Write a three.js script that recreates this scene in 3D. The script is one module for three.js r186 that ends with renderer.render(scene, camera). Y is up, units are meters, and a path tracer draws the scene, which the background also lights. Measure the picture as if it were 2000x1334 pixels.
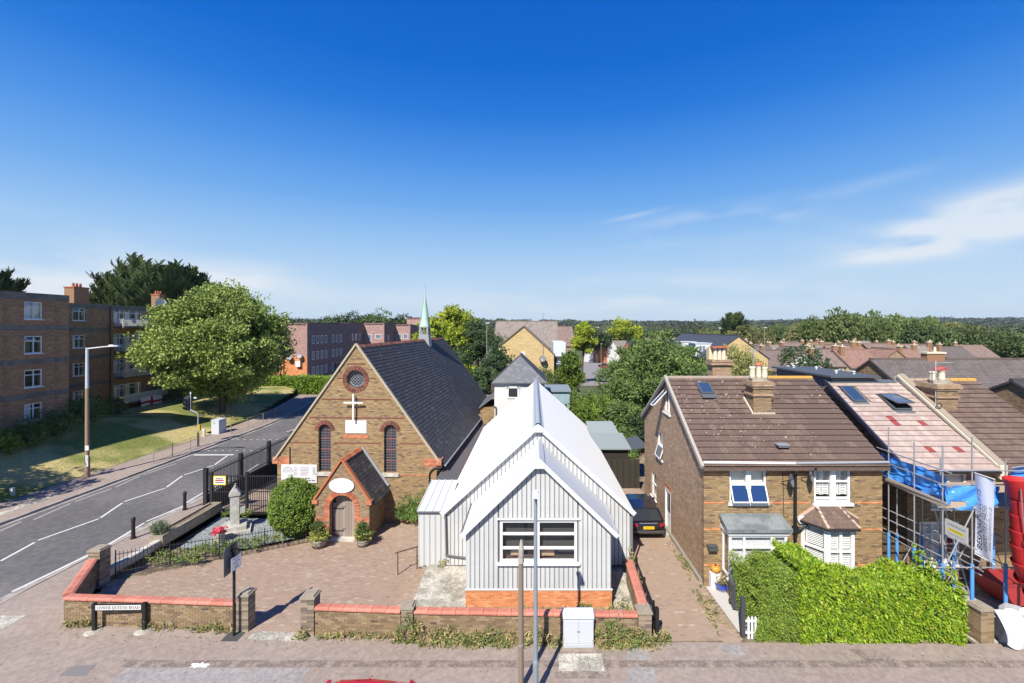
import * as THREE from 'three';
import { mergeGeometries } from 'three/addons/utils/BufferGeometryUtils.js';

// ---------------------------------------------------------------- camera, sky, sun, exposure
const scene = new THREE.Scene();
const EYE = new THREE.Vector3(0, 10.6, 0);
const camera = new THREE.PerspectiveCamera(2 * Math.atan(667 / 880) * 180 / Math.PI, 2000 / 1334, 0.1, 12000);
camera.position.copy(EYE);
camera.lookAt(0, 10.6, -10);
camera.setViewOffset(2000, 1334, -42, 27, 2000, 1334);      // the lens is shifted: level camera, low horizon
const EXPOSURE = 1.5;
const renderer = new THREE.WebGLRenderer({ antialias: true });
renderer.toneMapping = THREE.LinearToneMapping;
renderer.toneMappingExposure = EXPOSURE;
renderer.shadowMap.enabled = true;

const rng = (s) => () => { s = (s + 0x6d2b79f5) | 0; let t = Math.imul(s ^ (s >>> 15), 1 | s); t = (t + Math.imul(t ^ (t >>> 7), 61 | t)) ^ t; return ((t ^ (t >>> 14)) >>> 0) / 4294967296; };
let R = rng(7);
const rr = (a, b) => a + (b - a) * R();
const clamp = (x, a = 0, b = 1) => Math.min(b, Math.max(a, x));
const sm = (a, b, x) => { x = clamp((x - a) / (b - a)); return x * x * (3 - 2 * x); };
const lin = (c) => (c /= 255, c <= 0.04045 ? c / 12.92 : ((c + 0.055) / 1.055) ** 2.4);
const toS = (c) => 255 * (c <= 0.0031308 ? 12.92 * c : 1.055 * Math.max(c, 0) ** (1 / 2.4) - 0.055);
const hash = (x, y, s) => { let h = Math.imul(x, 374761393) ^ Math.imul(y, 668265263) ^ Math.imul(s, 1274126177); h = Math.imul(h ^ (h >>> 13), 1274126177); return ((h ^ (h >>> 16)) >>> 0) / 4294967296; };
function vnoise(x, y, px, py, s) {                           // value noise that tiles after px, py cells
  const xi = Math.floor(x), yi = Math.floor(y), fx = x - xi, fy = y - yi, u = fx * fx * (3 - 2 * fx), v = fy * fy * (3 - 2 * fy);
  const w = (a, n) => ((a % n) + n) % n, h = (a, b) => hash(w(a, px), w(b, py), s);
  return (h(xi, yi) * (1 - u) + h(xi + 1, yi) * u) * (1 - v) + (h(xi, yi + 1) * (1 - u) + h(xi + 1, yi + 1) * u) * v;
}
function fbm(u, v, cells, oct, s, ay = 1) { let a = 0, k = 0.5, t = 0; for (let i = 0; i < oct; i++) { const c = cells << i, d = Math.max(1, Math.round(c * ay)); a += k * vnoise(u * c, v * d, c, d, s + i); t += k; k *= 0.5; } return a / t; }

{ // the sky: a clear summer gradient with thin high cloud
  const W = 2048, H = 1024, data = new Float32Array(W * H * 4);
  const stops = [[-5, 203, 224, 240], [0, 203, 224, 240], [2.5, 200, 223, 242], [6, 184, 215, 244], [10, 156, 199, 243], [15, 112, 172, 238], [20, 76, 147, 231], [25, 36, 122, 219], [30, 10, 106, 210], [36, 3, 97, 203], [50, 3, 84, 186], [90, 3, 70, 165]].map(([e, r, g, b]) => [e, lin(r), lin(g), lin(b)]);
  const wisps = [[8.8, 42.5, 4.4, 1.25, 1.5, 0.05], [10.6, 47, 4.2, 1.2, 1.2, 0.08], [7.6, 39, 3.2, 0.6, 1.1, 0.1], [12.2, 24.5, 4.2, 1.0, 1.0, 0.06], [11.4, 18, 5, 1.1, 0.5, 0.06], [13.6, 12.4, 2.2, 0.16, 0.4, 0.16], [4.2, 14, 9, 1.6, 0.45, 0], [4.6, -47, 7, 2.2, 1.0, 0], [5.0, -33, 4, 1.2, 0.8, 0], [3.0, 0, 60, 1.4, 0.3, 0], [14.3, 37, 4, 0.5, 0.22, 0.1], [10, 34, 10, 1.6, 0.2, 0.06],
    [14, 120, 20, 3, 0.7, 0.1], [8, -120, 24, 3, 0.7, -0.1], [22, 170, 16, 3, 0.6, 0.1], [10, 80, 16, 2.5, 0.6, 0.15]];
  for (let j = 0; j < H; j++) {
    const el = ((j + 0.5) / H - 0.5) * 180;
    let k = 0; while (k < stops.length - 2 && el > stops[k + 1][0]) k++;
    const [e0, ...a] = stops[k], [e1, ...b] = stops[k + 1], t = clamp((el - e0) / (e1 - e0));
    for (let i = 0; i < W; i++) {
      const az = ((i + 0.5) / W - 0.25) * 360, wrap = ((az + 180) % 360 + 360) % 360 - 180;   // 0 = where the camera looks, positive to the east side
      const c = [0, 1, 2].map((n) => a[n] + (b[n] - a[n]) * t);
      let cl = 0;
      if (el > 0 && el < 40) for (const [we, wa, sa, se, str, tilt] of wisps) {
        const da = ((wrap - wa + 540) % 360) - 180; if (Math.abs(da) > 3 * sa) continue;
        const de = el - we - da * tilt;
        const m = Math.exp(-0.5 * (da / sa) ** 2 - 0.5 * (de / se) ** 2);
        const f = fbm(i / W + el * 0.0016, (el - da * tilt) / 90, 48, 5, 91, 1.1), g = fbm(i / W * 1 + el * 0.0007, (el - da * tilt) / 90, 10, 4, 17, 4.5);
        cl += str * m * clamp((1.0 * f + 0.55 * g - 0.55) * 2.4);
      }
      cl = clamp(cl, 0, 0.9);
      const o = (j * W + i) * 4, hz = sm(25, 0, el);
      const cw = [0.84, 0.88, 0.93];
      for (let n = 0; n < 3; n++) data[o + n] = (c[n] + (Math.max(cw[n], c[n]) - c[n]) * cl * (0.72 + 0.2 * hz)) / EXPOSURE;
      data[o + 3] = 1;
    }
  }
  const sky = new THREE.DataTexture(data, W, H, THREE.RGBAFormat, THREE.FloatType);
  sky.mapping = THREE.EquirectangularReflectionMapping; sky.magFilter = sky.minFilter = THREE.LinearFilter; sky.needsUpdate = true;
  scene.background = sky; scene.environment = sky;
}
{ // the sun stands behind the camera, over its left shoulder, 46 degrees up
  const az = 22 * Math.PI / 180, el = 46 * Math.PI / 180;
  const sun = new THREE.DirectionalLight(new THREE.Color(1, 0.945, 0.85), 5);
  sun.position.set(-Math.sin(az) * Math.cos(el) * 120, Math.sin(el) * 120, Math.cos(az) * Math.cos(el) * 120 - 30);
  sun.target.position.set(0, 0, -30); scene.add(sun, sun.target);
  sun.castShadow = true; sun.shadow.mapSize.set(4096, 4096); sun.shadow.radius = 1; sun.name = 'sun';
  Object.assign(sun.shadow.camera, { left: -90, right: 90, top: 90, bottom: -60, near: 1, far: 400 });
}

// ---------------------------------------------------------------- helpers: things, parts, geometries
const taken = new Map();
const numbered = (n) => { const k = taken.get(n) ?? 0; taken.set(n, k + 1); return k ? n + '_' + String(k).padStart(3, '0') : n; };
const info = (o, label, category, group) => { o.userData = { label, category }; if (group) o.userData.group = group; return o; };
function thing(name, label, category, x = 0, y = 0, D = 0, turn = 0, group) {
  const o = new THREE.Group(); o.name = numbered(name); o.position.set(x, y, -D); o.rotation.y = turn; scene.add(o);
  return info(o, label, category, group);
}
function part(parent, name, geo, mat, label) {
  const m = new THREE.Mesh(geo, mat); m.name = name; m.castShadow = m.receiveShadow = true; parent.add(m);
  if (label) m.userData.label = label;
  return m;
}
function solo(name, geo, mat, label, category, group) { const m = part(scene, numbered(name), geo, mat); return info(m, label, category, group); }
function ground(name, geo, mat, label) { const m = part(scene, numbered(name), geo, mat); m.userData = { kind: 'structure', label }; return m; }
function dup(root, x, y, D, turn, label, group) {
  const r = root.clone(); r.name = numbered(root.name.replace(/_\d{3}$/, '')); r.position.set(x, y, -D); r.rotation.y = turn; r.userData = { ...root.userData, label }; if (group) r.userData.group = group; scene.add(r); return r;
}
const clean = (g) => { if (g.index) g = g.toNonIndexed(); for (const k of Object.keys(g.attributes)) if (!['position', 'normal', 'uv'].includes(k)) g.deleteAttribute(k); return g; };
const join = (...gs) => { gs = gs.flat(4).map(clean); return gs.length > 1 ? mergeGeometries(gs) : gs[0]; };
function metric(g) {                                          // uv in metres from position
  g = clean(g); const p = g.attributes.position, n = g.attributes.normal, uv = new Float32Array(p.count * 2);
  for (let i = 0; i < p.count; i += 3) {
    let x = 0, y = 0, z = 0; for (let k = 0; k < 3; k++) { x += Math.abs(n.getX(i + k)); y += Math.abs(n.getY(i + k)); z += Math.abs(n.getZ(i + k)); }
    for (let k = 0; k < 3; k++) { const q = i + k, [u, v] = y > x && y > z ? [p.getX(q), -p.getZ(q)] : x > z ? [-p.getZ(q) + 0.11, p.getY(q)] : [p.getX(q), p.getY(q)]; uv[q * 2] = u; uv[q * 2 + 1] = v; }
  }
  g.setAttribute('uv', new THREE.BufferAttribute(uv, 2)); return g;
}
const box = (w, h, d, x = 0, y = 0, z = 0, rx = 0, ry = 0, rz = 0) => { const g = new THREE.BoxGeometry(w, h, d); if (rx) g.rotateX(rx); if (rz) g.rotateZ(rz); if (ry) g.rotateY(ry); return g.translate(x, y, z); };
const span = (x0, x1, y0, y1, z0, z1) => box(Math.abs(x1 - x0), Math.abs(y1 - y0), Math.abs(z1 - z0), (x0 + x1) / 2, (y0 + y1) / 2, (z0 + z1) / 2);
const cyl = (r0, r1, h, x = 0, y = 0, z = 0, n = 12) => new THREE.CylinderGeometry(r1, r0, h, n).translate(x, y + h / 2, z);
function rod(a, b, r, n = 8, r1 = r) {                        // a round bar from a to b
  const A = new THREE.Vector3(...a), B = new THREE.Vector3(...b), L = A.distanceTo(B), g = new THREE.CylinderGeometry(r1, r, L, n).translate(0, L / 2, 0);
  return g.applyQuaternion(new THREE.Quaternion().setFromUnitVectors(new THREE.Vector3(0, 1, 0), B.sub(A).normalize())).translate(...a);
}
function beam(a, b, w, h) {                                   // a square bar from a to b
  const A = new THREE.Vector3(...a), B = new THREE.Vector3(...b), L = A.distanceTo(B), m = new THREE.Matrix4().lookAt(A, B, Math.abs(B.y - A.y) > 0.99 * L ? new THREE.Vector3(0, 0, 1) : new THREE.Vector3(0, 1, 0));
  return new THREE.BoxGeometry(w, h, L).translate(0, 0, -L / 2).applyMatrix4(m).translate(...a);
}
const tube = (pts, r, n = 6, seg) => new THREE.TubeGeometry(new THREE.CatmullRomCurve3(pts.map((p) => new THREE.Vector3(...p))), seg ?? pts.length * 4, r, n);
const lathe = (pts, n = 16) => new THREE.LatheGeometry(pts.map((p) => new THREE.Vector2(...p)), n);
function plate(pts, depth, holes = [], z = 0) {               // a flat outline in x, y with thickness; front face at z
  const s = new THREE.Shape(pts.map((p) => new THREE.Vector2(...p)));
  for (const h of holes) s.holes.push(new THREE.Path(h.map((p) => new THREE.Vector2(...p))));
  return new THREE.ExtrudeGeometry(s, { depth, bevelEnabled: false }).translate(0, 0, z - depth);
}
function slab(pts, y, thick, h = 0) {                         // an outline on the ground, points as [x, distance]
  const g = plate(pts, thick); g.rotateX(-Math.PI / 2).translate(0, y, 0); return metric(g);
}
const rectHole = (x0, x1, y0, y1) => [[x0, y0], [x1, y0], [x1, y1], [x0, y1]];
const arch = (x0, x1, y0, ySpring, n = 14) => { const c = (x0 + x1) / 2, r = (x1 - x0) / 2, o = [[x0, y0], [x1, y0]]; for (let i = 0; i <= n; i++) { const a = Math.PI * i / n; o.push([c + r * Math.cos(a), ySpring + r * Math.sin(a)]); } return o; };
const circle = (x, y, r, n = 28) => Array.from({ length: n }, (_, i) => [x + r * Math.cos(2 * Math.PI * i / n), y + r * Math.sin(2 * Math.PI * i / n)]);
function quad(a, b, c, d) { // a sheet through four corners with uv 0..1
  const g = new THREE.BufferGeometry(); g.setAttribute('position', new THREE.Float32BufferAttribute([...a, ...b, ...c, ...a, ...c, ...d], 3)); g.setAttribute('uv', new THREE.Float32BufferAttribute([0, 0, 1, 0, 1, 1, 0, 0, 1, 1, 0, 1], 2)); g.computeVertexNormals(); return g;
}
const _p = new THREE.Vector3();
function pieces(parent, name, many, geo, mats, list, max = 300) {   // separate pieces; those past the limit become one instanced part
  parent.updateMatrixWorld(true);
  for (const e of list) e.d = _p.setFromMatrixPosition(e.m).applyMatrix4(parent.matrixWorld).distanceTo(EYE);
  list.sort((a, b) => a.d - b.d);
  const pick = (e) => mats[e.k % mats.length];
  for (const e of list.slice(0, max)) { const m = part(parent, name, geo, pick(e)); e.m.decompose(m.position, m.quaternion, m.scale); }
  const rest = list.slice(max); if (!rest.length) return;
  const base = mats[0].clone(); base.color.setRGB(1, 1, 1);
  const im = new THREE.InstancedMesh(geo, base, rest.length); im.name = many; im.userData.kind = 'stuff'; im.castShadow = im.receiveShadow = true;
  rest.forEach((e, i) => { im.setMatrixAt(i, e.m); im.setColorAt(i, pick(e).color); }); parent.add(im);
}
const mtx = (x, y, z, rx = 0, ry = 0, rz = 0, sx = 1, sy = sx, sz = sx) => new THREE.Matrix4().compose(new THREE.Vector3(x, y, z), new THREE.Quaternion().setFromEuler(new THREE.Euler(rx, ry, rz, 'YXZ')), new THREE.Vector3(sx, sy, sz));

// ---------------------------------------------------------------- textures and materials
function tex(w, h, fn, sx = 1, sy = sx, srgb = true) {         // fn(u, v) gives linear [r, g, b] or a height
  const d = new Uint8Array(w * h * 4);
  for (let j = 0, o = 0; j < h; j++) for (let i = 0; i < w; i++, o += 4) {
    const c = fn((i + 0.5) / w, (j + 0.5) / h);
    if (srgb) { d[o] = Math.min(255, toS(c[0])); d[o + 1] = Math.min(255, toS(c[1])); d[o + 2] = Math.min(255, toS(c[2])); } else d[o] = d[o + 1] = d[o + 2] = clamp(c) * 255;
    d[o + 3] = 255;
  }
  const t = new THREE.DataTexture(d, w, h); t.wrapS = t.wrapT = THREE.RepeatWrapping; t.magFilter = t.minFilter = THREE.LinearFilter; if (srgb) t.colorSpace = THREE.SRGBColorSpace; t.repeat.set(1 / sx, 1 / sy); t.needsUpdate = true; return t;
}
const mix = (a, b, t) => a.map((v, i) => v + (b[i] - v) * t);
function M(c, rough = 0.85, more = {}) { const m = new (more.transmission || more.clearcoat || more.sheen ? THREE.MeshPhysicalMaterial : THREE.MeshStandardMaterial)({ roughness: rough, ...more }); m.color.setRGB(...c); return m; }
const tint = (mat, c) => { const m = mat.clone(); m.color.setRGB(...c); return m; };
function brickMat(pal, mortar, seed, { nx = 16, ny = 32, bw = 0.225, bh = 0.075, joint = 0.009 } = {}) {
  const W = 768, cell = (u, v) => { const r = Math.floor(v * ny), x = u * nx + (r % 2) * 0.5, c = ((Math.floor(x) % nx) + nx) % nx, fx = (x - Math.floor(x)) * bw, fy = (v * ny - r) * bh; return [c, r, Math.min(fx, bw - fx), Math.min(fy, bh - fy)]; };
  const map = tex(W, W, (u, v) => {
    const [c, r, dx, dy] = cell(u, v), h = hash(c, r, seed), h2 = hash(c, r, seed + 5), g = 0.82 + 0.36 * fbm(u, v, 128, 2, seed + 9), big = 0.86 + 0.28 * fbm(u, v, 5, 3, seed + 3);
    if (Math.min(dx, dy) < joint / 2) return mortar.map((x) => x * g * big);
    let t = h, k = 0; while (k < pal.length - 1 && t > pal[k][3]) { t -= pal[k][3]; k++; }
    return pal[k].slice(0, 3).map((x) => x * g * big * (0.88 + 0.24 * h2));
  }, nx * bw, ny * bh);
  const bump = tex(512, 512, (u, v) => { const [c, r, dx, dy] = cell(u, v); return sm(joint * 0.3, joint * 0.9, Math.min(dx, dy)) * (0.75 + 0.2 * hash(c, r, seed + 2)) + 0.1 * fbm(u, v, 128, 2, seed); }, nx * bw, ny * bh, false);
  return M([1, 1, 1], 0.92, { map, bumpMap: bump, bumpScale: 0.008 });
}
const STOCK = [[0.31, 0.2, 0.092, 0.46], [0.27, 0.17, 0.078, 0.24], [0.345, 0.235, 0.115, 0.16], [0.2, 0.125, 0.07, 0.09], [0.12, 0.08, 0.055, 0.05]];
const matStock = brickMat(STOCK, [0.2, 0.165, 0.12], 11, { joint: 0.012 });
const matStockB = brickMat([[0.275, 0.18, 0.095, 0.4], [0.24, 0.152, 0.08, 0.3], [0.31, 0.215, 0.12, 0.2], [0.17, 0.11, 0.07, 0.1]], [0.2, 0.165, 0.125], 31, { joint: 0.012 });
const matSide = brickMat([[0.37, 0.245, 0.15, 0.45], [0.32, 0.205, 0.125, 0.35], [0.43, 0.3, 0.19, 0.2]], [0.26, 0.2, 0.15], 57, { joint: 0.012 });
const matRed = brickMat([[0.46, 0.15, 0.07, 0.5], [0.38, 0.11, 0.055, 0.3], [0.52, 0.2, 0.1, 0.2]], [0.42, 0.3, 0.21], 77);
const matOrange = brickMat([[0.6, 0.22, 0.085, 0.5], [0.52, 0.17, 0.06, 0.3], [0.62, 0.27, 0.13, 0.2]], [0.5, 0.34, 0.22], 79);
const matFlatBrick = brickMat([[0.36, 0.195, 0.105, 0.4], [0.31, 0.16, 0.085, 0.35], [0.4, 0.23, 0.13, 0.25]], [0.3, 0.22, 0.15], 83);
const matPurple = brickMat([[0.21, 0.135, 0.13, 0.5], [0.17, 0.105, 0.105, 0.3], [0.25, 0.165, 0.155, 0.2]], [0.24, 0.19, 0.175], 87);
const matYellow = brickMat([[0.52, 0.38, 0.18, 0.5], [0.48, 0.345, 0.16, 0.3], [0.56, 0.42, 0.21, 0.2]], [0.5, 0.4, 0.25], 89);
function grainMat(a, b, size, cells, seed, rough = 0.9, speck = 0.25, bumpS = 0.004, oct = 5, N = 1024) {
  const f = (u, v) => fbm(u, v, cells, oct, seed), map = tex(N, N, (u, v) => { const c = mix(a, b, sm(0.3, 0.7, f(u, v))), s = 1 + speck * (hash(Math.floor(u * N), Math.floor(v * N), seed) - 0.5) + speck * (fbm(u, v, 64, 3, seed + 40) - 0.5) * 1.6; return c.map((x) => x * s); }, size);
  return M([1, 1, 1], rough, { map, bumpMap: tex(512, 512, (u, v) => 0.5 * fbm(u, v, 64, 3, seed + 4) + 0.5 * hash(Math.floor(u * 512), Math.floor(v * 512), seed + 8), size, size, false), bumpScale: bumpS });
}
const matAsphalt = grainMat([0.112, 0.107, 0.103], [0.155, 0.148, 0.14], 13, 3, 5, 0.9, 0.35);
const matTarmac = grainMat([0.285, 0.228, 0.19], [0.315, 0.253, 0.212], 7, 3, 21, 0.93, 0.28, 0.002);
const matPatch = grainMat([0.265, 0.245, 0.23], [0.3, 0.275, 0.258], 5, 5, 25, 0.93, 0.35);
const matTrench = grainMat([0.19, 0.15, 0.125], [0.28, 0.225, 0.19], 3, 14, 27, 0.95, 0.6, 0.008);
const matConcrete = grainMat([0.3, 0.28, 0.23], [0.48, 0.45, 0.38], 3, 8, 35, 0.95, 0.7, 0.006);
const matStone = grainMat([0.4, 0.37, 0.32], [0.55, 0.52, 0.46], 2, 6, 37, 0.9, 0.3, 0.004, 5, 512);
const matGravel = grainMat([0.16, 0.18, 0.18], [0.34, 0.37, 0.37], 2, 40, 41, 0.95, 0.9, 0.02, 3, 512);
const matEarth = grainMat([0.16, 0.12, 0.08], [0.3, 0.24, 0.15], 3, 9, 43, 0.97, 0.5, 0.02, 5, 512);
const matLawn = (() => { const N = 1024, S = 24; return M([1, 1, 1], 0.97, { map: tex(N, N, (u, v) => { const d = sm(0.36, 0.6, fbm(u, v, 6, 5, 61)), g = 0.75 + 0.5 * fbm(u, v, 128, 3, 62); return mix([0.17, 0.195, 0.04], [0.46, 0.38, 0.15], d).map((x) => x * g); }, S), bumpMap: tex(512, 512, (u, v) => fbm(u, v, 128, 2, 66), 6, 6, false), bumpScale: 0.05 }); })();
const matLand = grainMat([0.05, 0.075, 0.025], [0.1, 0.105, 0.05], 120, 6, 71, 0.98, 0.4, 0.3);
const white = M([0.72, 0.72, 0.705], 0.4), whiteMatt = M([0.68, 0.67, 0.65], 0.75), black = M([0.012, 0.012, 0.013], 0.5), iron = M([0.02, 0.02, 0.022], 0.55), lead = M([0.28, 0.29, 0.31], 0.55), steel = M([0.42, 0.43, 0.44], 0.4, { metalness: 0.7 });
const glass = M([1, 1, 1], 0.02, { transmission: 1, ior: 1.5, thickness: 0 });
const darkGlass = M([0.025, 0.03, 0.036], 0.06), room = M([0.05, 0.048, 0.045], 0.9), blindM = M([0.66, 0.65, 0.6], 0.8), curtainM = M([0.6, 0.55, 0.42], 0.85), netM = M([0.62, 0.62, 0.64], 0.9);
const timberDark = M([0.035, 0.028, 0.024], 0.8), terracotta = M([0.42, 0.13, 0.06], 0.8), cream = M([0.62, 0.55, 0.42], 0.85);

// ---------------------------------------------------------------- land, roads, pavements
const inside = (pts, x, y) => { let r = false; for (let i = 0, j = pts.length - 1; i < pts.length; j = i++) { const [a, b] = pts[i], [c, d] = pts[j]; if ((b > y) !== (d > y) && x < (c - a) * (y - b) / (d - b) + a) r = !r; } return r; };
const landH = (x, D) => {                                     // height of the land, D metres out from the camera
  let h = -0.34 - 0.75 * sm(50, 34, D);
  const east = sm(-38, -8, x);
  h -= east * ((0.03 - 0.017 * sm(32, 44, x)) * clamp(D - 46, 0, 300) + 2 * sm(350, 700, D)) + (1 - east) * 1.5 * sm(120, 400, D);
  const n = fbm(x / 6000 + 0.5, D / 6000, 8, 4, 301);
  return h + sm(900, 2600, D) * (14 + 34 * n + 14 * sm(-300, -1600, x) + 12 * sm(700, 2200, x)) + sm(3000, 4800, D) * 26 * fbm(x / 9000 + 0.5, 0.3, 9, 3, 305);
};
const lawnH = (x, D) => clamp((-32.3 - x) / 7.3) * (2.45 - 1.15 * sm(38, 50, D)) + 0.02;
{
  const xs = [], ds = []; for (let i = 0; i <= 80; i++) { const t = i / 40 - 1; xs.push(Math.sign(t) * (Math.abs(t) * 120 + 5200 * Math.abs(t) ** 4)); }
  for (let i = 0; i <= 100; i++) { const t = i / 100; ds.push(-40 + 340 * t + 5600 * t ** 5); }
  const g = new THREE.PlaneGeometry(1, 1, 80, 100), p = g.attributes.position;
  for (let j = 0, o = 0; j <= 100; j++) for (let i = 0; i <= 80; i++, o++) { const x = xs[i], D = ds[100 - j]; p.setXYZ(o, x, landH(x, D), -D); }
  g.computeVertexNormals(); ground('land', metric(g), matLand, 'green land falling away to far wooded hills');
}
const path = (pts, w0, w1, n = 60) => {                      // outline of a strip along a curve, from offset w0 to w1
  const c = new THREE.CatmullRomCurve3(pts.map(([x, d]) => new THREE.Vector3(x, d, 0))), a = [], b = [];
  for (let i = 0; i <= n; i++) { const p = c.getPoint(i / n), t = c.getTangent(i / n), nx = t.y, ny = -t.x; a.push([p.x + nx * w0, p.y + ny * w0]); b.push([p.x + nx * w1, p.y + ny * w1]); }
  return [...a, ...b.reverse()];
};
const matChannel = grainMat([0.26, 0.23, 0.2], [0.36, 0.325, 0.28], 3, 8, 29, 0.95, 0.5, 0.004, 4, 512);
const HILLROAD = [[-24.75, -2], [-24.75, 20], [-24.9, 40], [-25.3, 52], [-28.2, 66], [-33.5, 84], [-42, 106], [-54, 130]];
ground('road', slab(path(HILLROAD, -4.2, 4.1), -0.12, 0.3), matAsphalt, 'grey asphalt road running uphill past the chapel');
ground('street', slab([[-90, 0], [90, 0], [90, 12.75], [-20.6, 12.75], [-21, 13.4], [-29, 13.4], [-90, 12.75]], -0.125, 0.3), matAsphalt, 'asphalt street in front of the houses');
const walkNear = [[-20.45, 18.5], [-20.5, 26], [-20.75, 40], [-21.2, 52], [-24, 65], [-29.3, 83], [-38, 105]];
ground('pavement', slab([[-19.5, 13], [-15, 12.9], [60, 12.9], [60, 15.05], [16.2, 15.1], [3.5, 15.2], [-7.6, 15.6], [-16.9, 16.25], [-18.4, 18.9], [-18.5, 26.2], [-19.25, 26.6], [-19.3, 46], [-22, 65], [-27.3, 83], [-36, 105], [-38, 105], [-29.3, 83], [-24, 65], [-21.2, 52], [-20.75, 40], [-20.5, 26], [-20.45, 17.5], [-20.2, 14.5]], 0, 0.3), matTarmac, 'reddish tarmac pavement along the front wall and round the corner');
ground('pavement', slab(path(HILLROAD, -4.3, -7.4), 0, 0.3), matTarmac, 'reddish tarmac pavement on the grass side of the road');
function kerb(label, pts, n) {
  const k = thing('kerb', label, 'kerb'); k.userData.kind = 'structure'; delete k.userData.category;
  const c = new THREE.CatmullRomCurve3(pts.map(([x, d]) => new THREE.Vector3(x, 0, -d))), L = c.getLength(), m = Math.round(L / 0.915), g = box(0.14, 0.16, 0.9, 0, -0.076, 0);
  const list = []; for (let i = 0; i < m; i++) { const p = c.getPointAt((i + 0.5) / m), t = c.getTangentAt((i + 0.5) / m); list.push({ m: mtx(p.x, rr(0.006, 0.016), p.z, 0, Math.atan2(t.x, t.z), 0), k: Math.floor(R() * 4) }); }
  pieces(k, 'kerb_stone', 'kerb_stones', g, [[0.34, 0.31, 0.28], [0.38, 0.35, 0.31], [0.3, 0.28, 0.25], [0.36, 0.32, 0.27]].map((x) => M(x, 0.9)), list);
}
kerb('pale kerb stones on the chapel side of the road', [[-19.3, 12.9], [-20.2, 14.6], [-20.52, 17.5], [-20.57, 26], [-20.82, 40], [-21.27, 52], [-24.1, 65], [-29.4, 83], [-38, 105]]);
kerb('pale kerb stones on the grass side of the road', [[-28.95, 2], [-28.95, 20], [-29.1, 40], [-29.5, 52], [-32.3, 65.6], [-37.5, 82.5], [-45.6, 104]]);
for (const [l, a, b] of [['pale concrete channel beside the chapel kerb', 3.62, 4.06], ['pale concrete channel beside the grass side kerb', -4.16, -3.85]]) ground('gutter_channel', slab(path(HILLROAD, a, b), -0.116, 0.003), matChannel, l);
const paint = M([0.62, 0.61, 0.58], 0.8), paintWorn = M([0.36, 0.355, 0.34], 0.85);
function stripe(a, b, w = 0.11, mat = paint, label = 'white painted line on the road') {
  const [x0, d0] = a, [x1, d1] = b, L = Math.hypot(x1 - x0, d1 - d0), nx = (d1 - d0) / L * w / 2, ny = -(x1 - x0) / L * w / 2;
  ground('road_marking', slab([[x0 + nx, d0 + ny], [x1 + nx, d1 + ny], [x1 - nx, d1 - ny], [x0 - nx, d0 - ny]], -0.1155, 0.003), mat, label);
}
for (const [a, b] of [[[-24.95, 18.4], [-24.45, 20.5]], [[-24.48, 20.71], [-24.9, 22.49]], [[-24.98, 22.72], [-24.39, 25.26]], [[-24.42, 25.42], [-25.15, 27.56]], [[-25.22, 27.77], [-24.62, 30.09]], [[-24.66, 30.28], [-25.41, 32.6]], [[-25.41, 32.8], [-24.91, 35.08]], [[-24.93, 35.23], [-25.64, 37.75]]]) stripe(a, b, 0.12, paint, 'white zigzag line down the middle of the road');
for (const [a, b] of [[[-21.05, 14.6], [-21.2, 17.8]], [[-21.17, 18.3], [-20.92, 21.91]], [[-20.98, 22.11], [-21.37, 24.74]], [[-21.41, 24.93], [-21.07, 27.03]], [[-21.25, 27.5], [-21.54, 29.87]], [[-21.5, 30.1], [-21.2, 32.6]], [[-21.2, 32.8], [-21.6, 35.4]]]) stripe(a, b, 0.12, paint, 'white zigzag line beside the chapel kerb');
for (const [a, b] of [[[-28.2, 19.5], [-27.9, 22]], [[-27.9, 22.2], [-28.3, 24.9]], [[-27.9, 25.16], [-28.25, 27.49]], [[-28.25, 27.77], [-28.1, 30]], [[-28.1, 30.28], [-28.45, 32.54]], [[-28.4, 32.77], [-28.2, 35.54]]]) stripe(a, b, 0.11, paintWorn, 'worn white zigzag line beside the grass side kerb');
stripe([-28.6, 37.95], [-25.3, 38], 0.28, paint, 'white stop line before the crossing');
stripe([-24.7, 46], [-21.4, 46], 0.28, paint, 'white stop line beyond the crossing');
for (const D of [39.3, 43.2]) for (let x = -28.4; x < -21; x += 0.62) stripe([x, D], [x + 0.14, D], 0.14, paint, 'white crossing stud square on the road');
for (const [a, b] of [[[-25.4, 46.4], [-25.0, 48.6]], [[-25.1, 48.8], [-26, 51.3]], [[-26, 52], [-25.9, 54.5]], [[-26.6, 57], [-27.3, 60]], [[-28.5, 66], [-29.6, 70]]]) stripe(a, b, 0.13, paint, 'white line in the middle of the road beyond the crossing');
// darker tarmac repairs, slabs and covers let into the pavements
const flat = (name, pts, mat, label, y = 0.004) => ground(name, slab(pts, y, 0.0035), mat, label);
flat('pavement_patch', [[-14.45, 13.7], [-14.46, 14.11], [-13.75, 14.17], [-13.62, 13.7]], M([0.19, 0.175, 0.165], 0.95), 'small dark tarmac patch near the street name sign');
flat('pavement_patch', [[-12.75, 12.95], [-12.66, 14.03], [-6.9, 14.02], [-7.1, 12.95]], matPatch, 'long grey tarmac patch at the edge of the pavement');
flat('pavement_patch', [[2.75, 12.95], [3.1, 15.0], [3.8, 15.05], [3.68, 12.95]], matPatch, 'grey tarmac patch beside the driveway');
flat('pavement_patch', [[6.23, 14.62], [6.26, 15.05], [6.9, 15.05], [6.86, 14.58]], matPatch, 'small grey tarmac patch at the mouth of the driveway');
flat('pavement_patch', [[10.6, 14.35], [10.4, 14.85], [11.3, 14.85], [11.7, 14.3]], matTrench, 'small brown tarmac patch below the hedge');
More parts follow.
